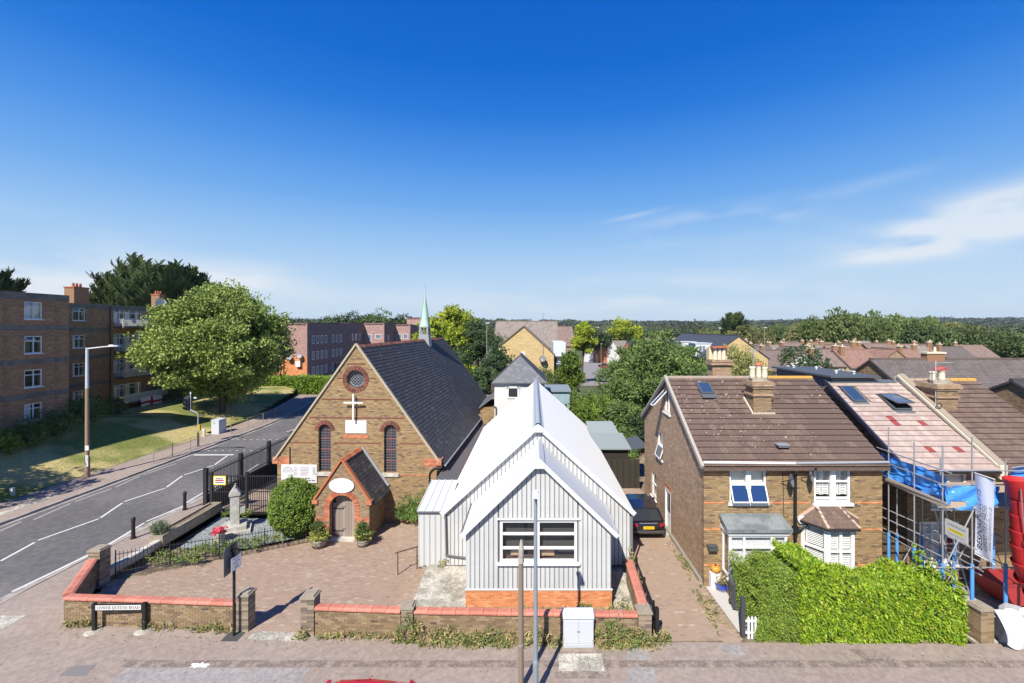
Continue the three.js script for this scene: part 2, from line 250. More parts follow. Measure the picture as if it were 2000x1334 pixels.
flat('pavement_patch', [[-12.9, 14.06], [-12.9, 14.36], [40, 14.33], [40, 14.05]], matTrench, 'long rough strip of tarmac across the pavement', 0.0075);
flat('paving_strip', [[-30.6, 24.6], [-30.6, 28.6], [-30.1, 28.6], [-30.1, 24.6]], matConcrete, 'pale paving strip in the far pavement');
flat('paving_slab', [[-18.6, 15.2], [-18.7, 16.6], [-20.1, 16.6], [-20.1, 15.2]], matConcrete, 'pale concrete slab at the street corner');
flat('threshold_slab', [[-9.75, 15.3], [-9.75, 15.75], [-7.75, 15.62], [-7.75, 15.2]], matConcrete, 'pale concrete threshold between the gate piers', 0.012);
{
  const c = thing('chamber_cover', 'pale three-part concrete utility cover in the pavement by the cabinet', 'cover');
  part(c, 'rim', slab([[0.68, 13.62], [0.68, 14.72], [2.32, 14.72], [2.32, 13.62]], 0.0125, 0.008), matTrench);
  for (let i = 0; i < 3; i++) part(c, 'cover_plate', slab([[0.79 + i * 0.475, 13.89], [0.79 + i * 0.475, 14.62], [1.255 + i * 0.475, 14.62], [1.255 + i * 0.475, 13.89]], 0.028, 0.02), matConcrete);
  const sp = new THREE.Shape(); for (let i = 0; i < 26; i++) { const a = i / 26 * 6.283, r = 0.05 + 0.12 * hash(i, 3, 5) + 0.08 * Math.abs(Math.cos(a)); i ? sp.lineTo(-10.45 + r * 1.5 * Math.cos(a), 14.12 + r * 0.8 * Math.sin(a)) : sp.moveTo(-10.45 + r * 1.5, 14.12); }
  ground('paint_splash', metric(new THREE.ShapeGeometry(sp).rotateX(-Math.PI / 2).translate(0, 0.0145, 0)), M([0.75, 0.74, 0.72], 0.7), 'splash of white paint on the pavement');
}
// the forecourt falls gently towards the chapel
const courtH = (x, D) => -0.062 * clamp(D - 16, 0, 7.6) * sm(-4.6, -5.4, x);
const COURT = [[-16.5, 16.05], [-18.0, 19.1], [-11.45, 23.3], [-11.45, 25.72], [-5.0, 25.72], [-5.05, 20.15], [-4.72, 20.1], [-4.55, 17.2], [-4.4, 15.5], [-7.7, 15.62], [-9.75, 15.75]];
function sheetOver(pts, hf, dy, nx = 30, nd = 24) {            // a grid sheet cut to an outline
  const xs = pts.map((p) => p[0]), ds = pts.map((p) => p[1]), x0 = Math.min(...xs), x1 = Math.max(...xs), d0 = Math.min(...ds), d1 = Math.max(...ds), pos = [];
  for (let i = 0; i < nx; i++) for (let j = 0; j < nd; j++) {
    const a = x0 + (x1 - x0) * i / nx, b = x0 + (x1 - x0) * (i + 1) / nx, c = d0 + (d1 - d0) * j / nd, d = d0 + (d1 - d0) * (j + 1) / nd;
    if (!inside(pts, (a + b) / 2, (c + d) / 2)) continue;
    const P = (x, D) => [x, hf(x, D) + dy, -D]; pos.push(...P(a, c), ...P(b, c), ...P(b, d), ...P(a, c), ...P(b, d), ...P(a, d));
  }
  const g = new THREE.BufferGeometry(); g.setAttribute('position', new THREE.Float32BufferAttribute(pos, 3)); g.computeVertexNormals(); return metric(g);
}
const paverM = [[0.325, 0.235, 0.17], [0.34, 0.248, 0.182], [0.31, 0.222, 0.16], [0.355, 0.262, 0.195], [0.33, 0.24, 0.176], [0.41, 0.325, 0.255], [0.28, 0.2, 0.15]].map((c) => M(c, 0.92));
function pave(name, label, pts, hf, dir, under) {
  const t = thing(name, label, 'paving'); t.userData.kind = 'structure'; delete t.userData.category;
  part(t, 'bedding', under, matEarth);
  const g = box(0.201, 0.04, 0.099, 0, -0.02, 0), list = [], xs = pts.map((p) => p[0]), ds = pts.map((p) => p[1]), c = Math.cos(dir), s = Math.sin(dir), cx = (Math.min(...xs) + Math.max(...xs)) / 2, cd = (Math.min(...ds) + Math.max(...ds)) / 2;
  for (let j = -90; j < 90; j++) for (let i = -60; i < 60; i++) {
    const a = (i + (j & 1) * 0.5) * 0.206, b = j * 0.104, x = cx + a * c - b * s, D = cd + a * s + b * c;
    if (!inside(pts, x, D)) continue;
    const n = fbm(x / 40 + 0.5, D / 40, 20, 3, 401);
    list.push({ m: mtx(x, hf(x, D) + rr(-0.003, 0.003), -D, Math.atan2(hf(x, D - 0.1) - hf(x, D), -0.1) + Math.PI + rr(-0.012, 0.012), dir, rr(-0.012, 0.012)), k: R() < 0.07 ? 5 + Math.floor(R() * 2) : Math.floor(clamp(n * 1.5 - 0.25 + rr(-0.2, 0.2), 0, 0.99) * 5) });
  }
  pieces(t, 'paver', 'pavers', g, paverM, list);
}
pave('forecourt', 'brown brick pavers of the chapel forecourt', COURT, courtH, 0.06, sheetOver(COURT.map(([x, d]) => [x, d]), courtH, -0.022, 90, 60));
const DRIVE = [[4.32, 15.3], [4.15, 18.5], [4.32, 30], [6.95, 30], [6.95, 18.6], [7.1, 15.2]];
pave('driveway', 'brown brick pavers of the driveway between hall and house', DRIVE, () => 0.012, 0.02, slab(DRIVE, -0.01, 0.1));
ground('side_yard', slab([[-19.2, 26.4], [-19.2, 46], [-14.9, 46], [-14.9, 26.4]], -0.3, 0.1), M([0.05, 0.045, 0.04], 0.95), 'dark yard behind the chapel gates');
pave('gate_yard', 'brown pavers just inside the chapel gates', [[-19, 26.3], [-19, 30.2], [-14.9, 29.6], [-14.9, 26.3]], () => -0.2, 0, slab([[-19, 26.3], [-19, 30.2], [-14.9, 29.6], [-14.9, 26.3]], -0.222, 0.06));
ground('back_yard', slab([[-5, 36], [-5, 47], [30, 47], [30, 28.5], [4.35, 28.5], [4.35, 36]], -0.2, 0.1), matEarth, 'bare earth of the back gardens');
ground('front_garden', slab([[14.9, 15.2], [14.9, 20], [40, 20], [40, 15.2]], -0.02, 0.1), matConcrete, 'grey concrete front yard below the scaffold');
ground('front_garden', slab([[7.05, 15.3], [7.05, 18.6], [14.4, 18.6], [14.4, 15.3]], -0.03, 0.1), matEarth, 'earth behind the hedge');
ground('white_path', slab([[7.14, 15.7], [7.04, 18.45], [7.75, 18.4], [7.75, 15.7]], 0.012, 0.02), M([0.48, 0.46, 0.42], 0.9), 'pale stone path beside the driveway');
ground('hall_slab', slab([[-4.66, 17.15], [-4.7, 20.1], [-2.6, 20.1], [-2.56, 17.0]], 0.06, 0.3), matConcrete, 'worn concrete slab in front of the hall annexe');
ground('verge', slab([[-4.5, 15.55], [-4.5, 17.1], [-2.5, 17.0], [-2.5, 17.1], [3.2, 17.1], [3.4, 15.5]], -0.01, 0.1), matEarth, 'dry earth strip between front wall and hall');
ground('side_strip', slab([[3.05, 15.5], [3.1, 21], [4.25, 21], [4.1, 15.5]], 0.006, 0.1), matConcrete, 'concrete strip beside the hall');
// the lawn bank below the flats
{
  const o = [[-32.2, 12], [-32.2, 40], [-32.9, 53], [-36, 66], [-41, 82.5], [-47, 100], [-90, 100], [-90, 12]];
  ground('lawn', sheetOver(o, lawnH, 0, 110, 120), matLawn, 'dry patchy lawn rising to the flats');
}
// ---------------------------------------------------------------- leaves
function leafGeo(l, w) { const g = new THREE.BufferGeometry(); g.setAttribute('position', new THREE.Float32BufferAttribute([0, 0, 0, w / 2, l * 0.5, w * 0.22, 0, l, 0, 0, 0, 0, 0, l, 0, -w / 2, l * 0.5, w * 0.22], 3)); g.setAttribute('uv', new THREE.Float32BufferAttribute(new Array(12).fill(0.5), 2)); g.computeVertexNormals(); return g; }
const _e = new THREE.Euler(), _q = new THREE.Quaternion(), _v = new THREE.Vector3();
function sprayGeo(n, r, l, w, seed, flatness = 1) {            // n leaves in a loose clump of radius r
  const q = rng(seed), out = [];
  for (let i = 0; i < n; i++) { const a = q() * 6.283, b = Math.acos(2 * q() - 1), k = r * Math.cbrt(q()); _e.set((q() - 0.5) * 2.6, q() * 6.283, (q() - 0.5) * 2.6); out.push(leafGeo(l * (0.7 + 0.6 * q()), w * (0.7 + 0.6 * q())).applyQuaternion(_q.setFromEuler(_e)).translate(k * Math.sin(b) * Math.cos(a), k * Math.cos(b) * flatness, k * Math.sin(b) * Math.sin(a))); }
  return join(out);
}
const leafMat = M([1, 1, 1], 0.55, { transmission: 0.25, thickness: 0 }), leafPlain = M([1, 1, 1], 0.7);
const _c = new THREE.Color();
function leaves(parent, name, geo, pts, cols, size = [0.8, 1.2], mat = leafPlain) {   // pts: [x, y, z]
  const im = new THREE.InstancedMesh(geo, mat, pts.length); im.name = name; im.userData.kind = 'stuff'; im.castShadow = im.receiveShadow = true;
  pts.forEach((p, i) => { _e.set(rr(-3.1, 3.1), rr(-3.1, 3.1), rr(-3.1, 3.1)); im.setMatrixAt(i, new THREE.Matrix4().compose(_v.set(...p), _q.setFromEuler(_e), new THREE.Vector3().setScalar(rr(...size)))); const c = cols[Math.floor(R() * cols.length)], k = rr(0.8, 1.2); im.setColorAt(i, _c.setRGB(c[0] * k, c[1] * k, c[2] * k)); });
  parent.add(im); return im;
}
function crownPts(lobes, n, seed, hollow = 0.55) {             // lobes: [x, y, z, rx, ry, rz]
  const q = rng(seed), out = [], vol = lobes.map((l) => l[3] * l[4] + l[4] * l[5] + l[3] * l[5]), tot = vol.reduce((a, b) => a + b);
  lobes.forEach((l, k) => { for (let i = 0, m = Math.round(n * vol[k] / tot); i < m; i++) { const a = q() * 6.283, u = 2 * q() - 1, s = Math.sqrt(1 - u * u), d = [s * Math.cos(a), u, s * Math.sin(a)], r = (hollow + (1 - hollow) * Math.sqrt(q())) * (0.66 + 0.66 * fbm(a / 6.283, u * 0.5 + 0.5, 7, 3, seed + k)); out.push([l[0] + d[0] * r * l[3], l[1] + d[1] * r * l[4], l[2] + d[2] * r * l[5]]); } });
  return out;
}
function clusterPts(R0, H0, yc, n, per, seed, cr = 0.17) {      // leaf clumps gathered on many small boughs, with gaps between them
  const q = rng(seed), out = [], g = () => (q() + q() + q() - 1.5) * 1.15;
  for (let i = 0; i < n; i++) { const a = q() * 6.283, u = 2 * q() - 0.98, s = Math.sqrt(Math.max(0, 1 - u * u)), k = (0.5 + 0.5 * Math.sqrt(q())) * (0.86 + 0.28 * fbm(a / 6.283, u * 0.5 + 0.5, 5, 2, seed + 1)), t = 1 - 0.22 * Math.max(0, u), c = [Math.cos(a) * s * R0 * k * t, yc + u * H0 * k, Math.sin(a) * s * R0 * k * t], r = R0 * cr * (0.7 + 0.7 * q()), m = Math.round(per * (r / (R0 * cr)) ** 2); for (let j = 0; j < m; j++) out.push([c[0] + g() * r, c[1] + g() * r * 0.62 - 0.1 * r, c[2] + g() * r]); }
  return out;
}
function lobesOf(R0, H0, y0, n, seed, k = 0.48) { const q = rng(seed), o = [[0, y0, 0, R0 * 0.72, H0 * 0.74, R0 * 0.72]]; for (let i = 0; i < n; i++) { const a = i * 2.4 + q(), u = q() * 1.7 - 0.75, s = Math.sqrt(Math.max(0.05, 1 - u * u)) * (0.5 + 0.2 * q()), r = R0 * k * (0.75 + 0.5 * q()); o.push([Math.cos(a) * R0 * s, y0 + u * H0 * 0.62, Math.sin(a) * R0 * s, r, r * 0.85, r]); } return o; }
const bark = M([0.09, 0.07, 0.05], 0.95);
function limbs(parent, h, r, spread, top, seed, mat = bark) {
  const q = rng(seed), out = []; out.push(tube([[0, -0.3, 0], [0.05 * h, h * 0.4, 0], [0, h, 0.02 * h], [0.03, h + (top - h) * 0.6, 0]], r, 8, 10));
  for (let i = 0; i < 8; i++) { const a = i * 2.4 + q(), e = h + (top - h) * (0.2 + 0.75 * q()), s = spread * (0.45 + 0.4 * q()); out.push(rod([0, h * (0.75 + 0.5 * q()), 0], [Math.cos(a) * s * 0.5, (h + e) / 2, Math.sin(a) * s * 0.5], r * 0.5, 6, r * 0.32), rod([Math.cos(a) * s * 0.5, (h + e) / 2, Math.sin(a) * s * 0.5], [Math.cos(a) * s, e, Math.sin(a) * s], r * 0.32, 5, r * 0.1)); }
  return part(parent, 'trunk', join(out), mat);
}
const GREEN = [[0.11, 0.175, 0.035], [0.085, 0.14, 0.028], [0.145, 0.21, 0.05], [0.065, 0.11, 0.024]], DARK = [[0.03, 0.055, 0.018], [0.022, 0.045, 0.015], [0.042, 0.07, 0.02]], LIME = [[0.3, 0.36, 0.02], [0.24, 0.31, 0.018], [0.36, 0.4, 0.03], [0.18, 0.25, 0.015]], BRIGHT = [[0.17, 0.27, 0.02], [0.13, 0.22, 0.016], [0.22, 0.32, 0.03], [0.1, 0.17, 0.015]], WEED = [[0.16, 0.2, 0.05], [0.3, 0.25, 0.1], [0.12, 0.16, 0.035], [0.36, 0.29, 0.13]];

// ---------------------------------------------------------------- windows
function win(parent, { x, y, z, ry = 0, w, h, cols = [1], rows = [1], fr = 0.06, dep = 0.07, mat = white, pane = glass, sill = 0, sillMat = mat, vents = [], curtain, back = room, name = 'window', far = false }) {
  const g = [], X = [0], Y = [0], sc = cols.reduce((a, b) => a + b), sr = rows.reduce((a, b) => a + b);
  cols.forEach((c) => X.push(X.at(-1) + c / sc)); rows.forEach((c) => Y.push(Y.at(-1) + c / sr));
  const px = X.map((t) => -w / 2 + t * w), py = Y.map((t) => -h / 2 + t * h);
  px.forEach((v, i) => { const e = i === 0 ? fr / 2 : i === px.length - 1 ? -fr / 2 : 0; g.push(box(fr * (e ? 1 : 0.8), h, dep, v + e, 0, -dep / 2)); });
  py.forEach((v, i) => { const e = i === 0 ? fr / 2 : i === py.length - 1 ? -fr / 2 : 0; for (let k = 0; k < cols.length; k++) g.push(box(px[k + 1] - px[k] - fr * 0.9, fr * (e ? 1 : 0.8), dep - 0.006, (px[k] + px[k + 1]) / 2, v + e, -dep / 2)); });
  const m = part(parent, name, join(g), mat); m.position.set(x, y, z); m.rotation.y = ry;
  for (let i = 0; i < cols.length; i++) for (let j = 0; j < rows.length; j++) {
    const pw = px[i + 1] - px[i] - fr * 0.5, ph = py[j + 1] - py[j] - fr * 0.5, cx = (px[i] + px[i + 1]) / 2, cy = (py[j] + py[j + 1]) / 2, v = vents.find((q) => q[0] === i && q[1] === j);
    if (v) {
      const f = part(m, 'opening_sash', join(box(pw, 0.05, 0.05, 0, -0.025, 0), box(pw, 0.05, 0.05, 0, -ph + 0.025, 0), box(0.05, ph, 0.045, -pw / 2 + 0.025, -ph / 2, 0), box(0.05, ph, 0.045, pw / 2 - 0.025, -ph / 2, 0)), mat); f.position.set(cx, cy + ph / 2, 0.01); f.rotation.x = -v[2];
      const q = part(m, 'pane', box(pw - 0.09, ph - 0.09, 0.006, 0, -ph / 2, 0), v[3] ?? pane); q.position.copy(f.position); q.rotation.x = -v[2];
    } else part(m, 'pane', far ? quad([cx - pw / 2, cy - ph / 2, -dep * 0.6], [cx + pw / 2, cy - ph / 2, -dep * 0.6], [cx + pw / 2, cy + ph / 2, -dep * 0.6], [cx - pw / 2, cy + ph / 2, -dep * 0.6]) : box(pw, ph, 0.006, cx, cy, -dep * 0.6), pane);
  }
  if (sill) part(m, 'sill', box(w + 0.16, sill, dep + 0.14, 0, -h / 2 - sill / 2 - 0.002, 0.03), sillMat);
  if (curtain) for (const [a, b, c] of curtain) part(m, 'curtain', box(w * (b - a) - 0.04, h - 0.06, 0.02, -w / 2 + w * (a + b) / 2, 0, -dep - 0.1), c);
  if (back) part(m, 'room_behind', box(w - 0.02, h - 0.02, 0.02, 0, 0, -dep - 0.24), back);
  return m;
}
function voussoirs(parent, cx, cy, r0, r1, a0, a1, z, mats, depth = 0.06) {
  const r = (r0 + r1) / 2, n = Math.round((a1 - a0) * r / 0.082), da = (a1 - a0) / n, g = box(r1 - r0, r0 * da * 0.86 + 0.004, depth);
  for (let i = 0; i < n; i++) { const a = a0 + (i + 0.5) * da, m = part(parent, 'arch_brick', g, mats[Math.floor(R() * mats.length)]); m.position.set(cx + r * Math.cos(a), cy + r * Math.sin(a), z + rr(-0.004, 0.004)); m.rotation.z = a; }
}
const redBricks = [[0.46, 0.15, 0.07], [0.4, 0.115, 0.055], [0.5, 0.19, 0.09], [0.36, 0.11, 0.06]].map((c) => M(c, 0.9)), darkRed = [[0.2, 0.07, 0.05], [0.16, 0.055, 0.04], [0.25, 0.09, 0.06], [0.13, 0.05, 0.04]].map((c) => M(c, 0.9)), stockBricks = [[0.25, 0.175, 0.095], [0.21, 0.145, 0.08], [0.29, 0.21, 0.12], [0.17, 0.118, 0.07], [0.235, 0.16, 0.09], [0.09, 0.066, 0.05]].map((c) => M(c, 0.93)), pierBricks = [[0.26, 0.2, 0.14], [0.2, 0.15, 0.11], [0.31, 0.24, 0.17], [0.15, 0.12, 0.09]].map((c) => M(c, 0.93));
const mortarM = grainMat([0.25, 0.215, 0.165], [0.33, 0.285, 0.22], 2, 10, 111, 0.95, 0.4, 0.003, 3, 256);
const copingBase = grainMat([0.78, 0.74, 0.72], [1, 1, 1], 0.8, 4, 115, 0.8, 0.3, 0.004, 4, 256), copingM = [[0.56, 0.2, 0.135], [0.5, 0.175, 0.12], [0.6, 0.23, 0.16], [0.53, 0.205, 0.15]].map((c) => tint(copingBase, c));

// ---------------------------------------------------------------- front boundary: walls, piers, signs
function brickWall(label, a, b, h, { t = 0.22, mats = stockBricks, coping = true, group = 'low brick walls round the forecourt' } = {}) {
  const L = Math.hypot(b[0] - a[0], b[1] - a[1]), o = thing('brick_wall', label, 'wall', a[0], 0, a[1], Math.atan2(b[1] - a[1], b[0] - a[0]), group);
  part(o, 'mortar', box(L - 0.02, h + 0.3, t - 0.02, L / 2, h / 2 - 0.15, 0), mortarM);
  const n = Math.round(L / 0.225), w = L / n, rows = Math.round(h / 0.075), full = box(w - 0.011, 0.064, t), half = box(w / 2 - 0.011, 0.064, t), list = [], ends = [];
  for (let j = 0; j < rows; j++) for (let i = 0; i < n + (j % 2); i++) {
    const hf = j % 2 && (i === 0 || i === n), x = j % 2 ? (i === 0 ? w / 4 : i === n ? L - w / 4 : i * w) : (i + 0.5) * w;
    (hf ? ends : list).push({ m: mtx(x, j * 0.075 + 0.038, rr(-0.004, 0.004), 0, rr(-0.008, 0.008), 0), k: Math.floor(R() * (R() < 0.15 ? mats.length : mats.length - 1)) });
  }
  pieces(o, 'brick', 'bricks', full, mats, list); pieces(o, 'brick', 'bricks', half, mats, ends);
  if (coping) { const m = Math.round(L / 0.47), cw = L / m, g = (() => { const s = plate([[-0.17, 0], [0.17, 0], [0.17, 0.045], [0.1, 0.085], [-0.1, 0.085], [-0.17, 0.045]], cw - 0.012); return s.rotateY(Math.PI / 2).translate(-(cw - 0.012) / 2 + cw - 0.012, 0, 0); })(); for (let i = 0; i < m; i++) { const c = part(o, 'coping_tile', g, copingM[Math.floor(R() * 4)]); c.position.set((i + 0.5) * cw, h + rr(0, 0.004), rr(-0.006, 0.006)); c.rotation.z = rr(-0.012, 0.012); } }
  return o;
}
function pier(label, x, D, w, h, turn = 0, mats = pierBricks) {
  const o = thing('brick_pier', label, 'pier', x, 0, D, turn, 'brick piers of the front wall');
  part(o, 'mortar', box(w - 0.02, h + 0.28, w - 0.02, 0, h / 2 - 0.14, 0), mortarM);
  const rows = Math.round(h / 0.075), list = [], g = box(w / 2 - 0.008, 0.065, w), g2 = box(w, 0.065, w / 2 - 0.008);
  const l2 = []; for (let j = 0; j < rows; j++) for (const s of [-1, 1]) (j % 2 ? l2 : list).push({ m: j % 2 ? mtx(rr(-0.003, 0.003), j * 0.075 + 0.038, s * w / 4) : mtx(s * w / 4, j * 0.075 + 0.038, rr(-0.003, 0.003)), k: Math.floor(R() * 4) });
  pieces(o, 'brick', 'bricks', g, mats, list); pieces(o, 'brick', 'bricks', g2, mats, l2);
  part(o, 'cap', join(box(w + 0.06, 0.06, w + 0.06, 0, h + 0.032, 0), box(w - 0.06, 0.05, w - 0.06, 0, h + 0.085, 0)), mortarM); return o;
}
brickWall('low stock-brick wall with red coping behind the street name sign', [-16.75, 16.2], [-10.4, 15.86], 0.9);
brickWall('short angled brick wall with red coping at the street corner', [-18.35, 18.75], [-16.86, 16.32], 0.9);
brickWall('brick wall section with red coping between the gate pier and the middle pier', [-7.52, 15.62], [-4.52, 15.45], 0.9);
brickWall('longest brick wall section with red coping in front of the white hall', [-4.06, 15.42], [3.5, 15.22], 0.9);
brickWall('brick wall with red coping beside the driveway', [3.82, 15.6], [3.96, 18.7], 0.9);
pier('dark brick gate pier next to the parking sign', -10.15, 15.9, 0.42, 1.22); pier('brick gate pier by the start of the short wall', -7.78, 15.72, 0.46, 1.25); pier('small brick pier in the middle of the front wall', -4.29, 15.46, 0.4, 1.05); pier('brick pier at the end of the wall by the driveway', 3.74, 15.3, 0.44, 1.0); pier('weathered brick pier where the garden railing starts', -18.4, 19.1, 0.5, 1.2);
const canvasTex = (w, h, fn) => { const c = document.createElement('canvas'); c.width = w; c.height = h; fn(c.getContext('2d'), w, h); const t = new THREE.CanvasTexture(c); t.colorSpace = THREE.SRGBColorSpace; return t; };
const printed = (w, h, fn, rough = 0.5) => new THREE.MeshStandardMaterial({ map: canvasTex(w, h, fn), roughness: rough });
const face = (w, h, mat, parent, name, x, y, z, ry = 0) => { const m = part(parent, name, new THREE.PlaneGeometry(w, h), mat); m.position.set(x, y, z); m.rotation.y = ry; return m; };
{
  const s = thing('street_name_sign', 'white street name sign on two black posts before the brick wall', 'street sign', -14.5, 0, 15.76, 0.02);
  for (const x of [-0.86, 0.86]) { part(s, 'post', join(box(0.11, 1.0, 0.1, x, 0.44, -0.02), box(0.12, 0.03, 0.11, x, 0.95, -0.02)), black); part(s, 'footing', cyl(0.3, 0.22, 0.05, x, -0.02, 0.02, 9), matConcrete); }
  part(s, 'backboard', box(1.62, 0.22, 0.04, 0, 0.83, 0.01), black);
  face(1.56, 0.17, printed(1024, 112, (c, w, h) => { c.fillStyle = '#cfcfcb'; c.fillRect(0, 0, w, h); c.fillStyle = '#161618'; c.font = 'bold 92px serif'; c.textAlign = 'center'; c.textBaseline = 'middle'; c.fillText('LOWER QUEENS ROAD', w / 2, h / 2 + 4, w - 50); }), s, 'name_plate', 0, 0.83, 0.034);
}
{
  const s = thing('parking_sign', 'black post with a large dark plate and a small white permit parking sign', 'sign', -10.3, 0, 15.5);
  part(s, 'post', cyl(0.045, 0.045, 3.25, 0, -0.05, 0), black); part(s, 'footing', box(0.55, 0.02, 0.45, 0, 0.004, 0.05), M([0.06, 0.06, 0.06], 0.95));
  part(s, 'large_plate', plate([[-0.3, 2.22], [0.42, 2.22], [0.42, 3.1], [0.36, 3.17], [-0.24, 3.17], [-0.3, 3.1]], 0.012).rotateY(Math.PI / 2).translate(-0.06, 0, 0.12), M([0.1, 0.105, 0.115], 0.5), 'dark grey back of a tall sign plate');
  for (const y of [2.95, 2.5]) part(s, 'bracket', box(0.12, 0.05, 0.16, 0, y, 0), black);
  const p = part(s, 'small_plate', box(0.014, 0.46, 0.52, 0.062, 2.52, -0.02), M([0.5, 0.5, 0.52], 0.5));
  face(0.5, 0.44, printed(256, 226, (c, w, h) => { c.fillStyle = '#f2f2f4'; c.fillRect(0, 0, w, h); c.strokeStyle = '#222'; c.lineWidth = 4; c.strokeRect(6, 6, w - 12, h - 12); c.fillStyle = '#1a1c28'; c.textAlign = 'center'; c.font = 'bold 46px sans-serif'; ['Permit', 'parking', 'area', 'ENDS'].forEach((t, i) => c.fillText(t, w / 2, 58 + i * 48)); }), s, 'sign_face', 0.071, 2.52, -0.02, Math.PI / 2);
}
{
  const c = thing('utility_cabinet', 'pale grey two-door utility cabinet against the front wall', 'cabinet', 1.49, 0, 14.9, 0.01); const m = M([0.5, 0.52, 0.555], 0.45);
  part(c, 'body', box(1.0, 0.96, 0.36, 0, 0.5, -0.18), m); part(c, 'plinth', box(0.96, 0.08, 0.34, 0, 0.0, -0.18), M([0.3, 0.3, 0.31], 0.8));
  for (const s of [-1, 1]) { const d = part(c, 'door', box(0.48, 0.72, 0.022, s * 0.247, 0.54, 0.012), m); part(d, 'lock', cyl(0.016, 0.016, 0.02, 0, 0, 0, 8).rotateX(Math.PI / 2).translate(s * 0.03, 0.56, 0.02), black); }
  part(c, 'top', plate([[-0.02, 0.98], [0.4, 0.98], [0.4, 1.12], [0.32, 1.14], [-0.02, 1.0]], 1.04).rotateY(Math.PI / 2).translate(-0.52 + 1.04, 0, 0.02), m); part(c, 'vent_strip', box(0.9, 0.05, 0.02, 0, 0.12, 0.01), M([0.5, 0.53, 0.58], 0.5));
}
{
  const l = thing('lamp_post', 'slim grey steel lamp post with a white lantern before the hall', 'lamp post', 0.06, 0, 12.95); const m = M([0.33, 0.37, 0.41], 0.5, { metalness: 0.4 });
  part(l, 'base_column', cyl(0.085, 0.085, 1.1, 0, -0.1, 0, 14), m); part(l, 'shaft', join(cyl(0.068, 0.05, 4.75, 0, 1.05, 0, 14), cyl(0.09, 0.068, 0.1, 0, 0.98, 0, 14)), m);
  part(l, 'lantern', join(box(0.16, 0.1, 0.42, 0, 5.84, 0.12, -0.08), box(0.11, 0.05, 0.28, 0, 5.915, 0.1, -0.08)), M([0.72, 0.73, 0.74], 0.4)); part(l, 'lens', box(0.12, 0.02, 0.3, 0, 5.78, 0.15, -0.08), M([0.5, 0.52, 0.53], 0.2));
  const w = thing('wooden_post', 'weathered brown wooden post with a lichened grey cap', 'post', -0.37, 0, 13.2, 0.2);
  part(w, 'shaft', join(cyl(0.085, 0.075, 4.0, 0, -0.1, 0, 9)), M([0.22, 0.165, 0.125], 0.95)); part(w, 'cap', join(cyl(0.1, 0.09, 0.16, 0, 3.72, 0, 9), cyl(0.075, 0.085, 0.22, 0.01, 3.9, 0, 8), cyl(0.08, 0.03, 0.26, 0.015, 4.12, 0, 7)), M([0.36, 0.34, 0.3], 0.95)); part(w, 'collar', cyl(0.088, 0.088, 0.05, 0, 1.3, 0, 9), M([0.3, 0.28, 0.25], 0.7));
}
// ---------------------------------------------------------------- the chapel
const slateM = [[0.042, 0.045, 0.055], [0.034, 0.037, 0.046], [0.05, 0.053, 0.063], [0.045, 0.045, 0.05], [0.06, 0.06, 0.064], [0.038, 0.042, 0.052], [0.085, 0.085, 0.085]].map(([r, g, b]) => M([r * 0.9, g * 0.84, b * 0.78], 0.75));
const slateSheet = M([0.05, 0.05, 0.055], 0.72);
function tiled(parent, name, many, { o, u, v, W, L, tw, ex, th = 0.012, mats, geo, tilt = 0.05, skip, max = 300, jitter = 0.006, weights, fit }) {  // courses from the eave at o, along u, up the slope v
  u = new THREE.Vector3(...u).normalize(); v = new THREE.Vector3(...v).normalize(); const n = new THREE.Vector3().crossVectors(u, v), rows = Math.round(L / ex), cols = Math.round(W / tw), w = W / cols, e = L / rows, list = [];
  const B = new THREE.Matrix4().makeBasis(u, v, n), T = new THREE.Matrix4(), g = geo ? geo(w, e) : box(w - 0.006, e * 1.25, th, 0, e * 0.5, 0);
  for (let j = 0; j < rows; j++) for (let i = 0; i < cols + (fit ? 0 : j & 1); i++) {
    const x = fit ? (i + 0.5) * w : clamp((i + 0.5 - (j & 1) * 0.5) * w, 0, W), y = j * e; if (skip && skip(x, y)) continue;
    T.makeRotationX(-tilt + rr(-0.004, 0.004)).premultiply(new THREE.Matrix4().makeRotationZ(rr(-jitter, jitter))).setPosition(fit ? (i + 0.5) * w : x, y, th + 0.012 + tilt * e * 1.2 + rr(0, 0.004)); const half = (j & 1) && (i === 0 || i === cols);
    if (half && !fit) { T.multiply(new THREE.Matrix4().makeScale(0.5, 1, 1)); T.setPosition(i === 0 ? w / 4 : W - w / 4, y, th + 0.012 + tilt * e * 1.2); }
    list.push({ m: new THREE.Matrix4().makeTranslation(...o).multiply(B).multiply(T), k: weights ? weights(x, y) : Math.floor(R() * mats.length) });
  }
  pieces(parent, name, many, g, mats, list, max);
}
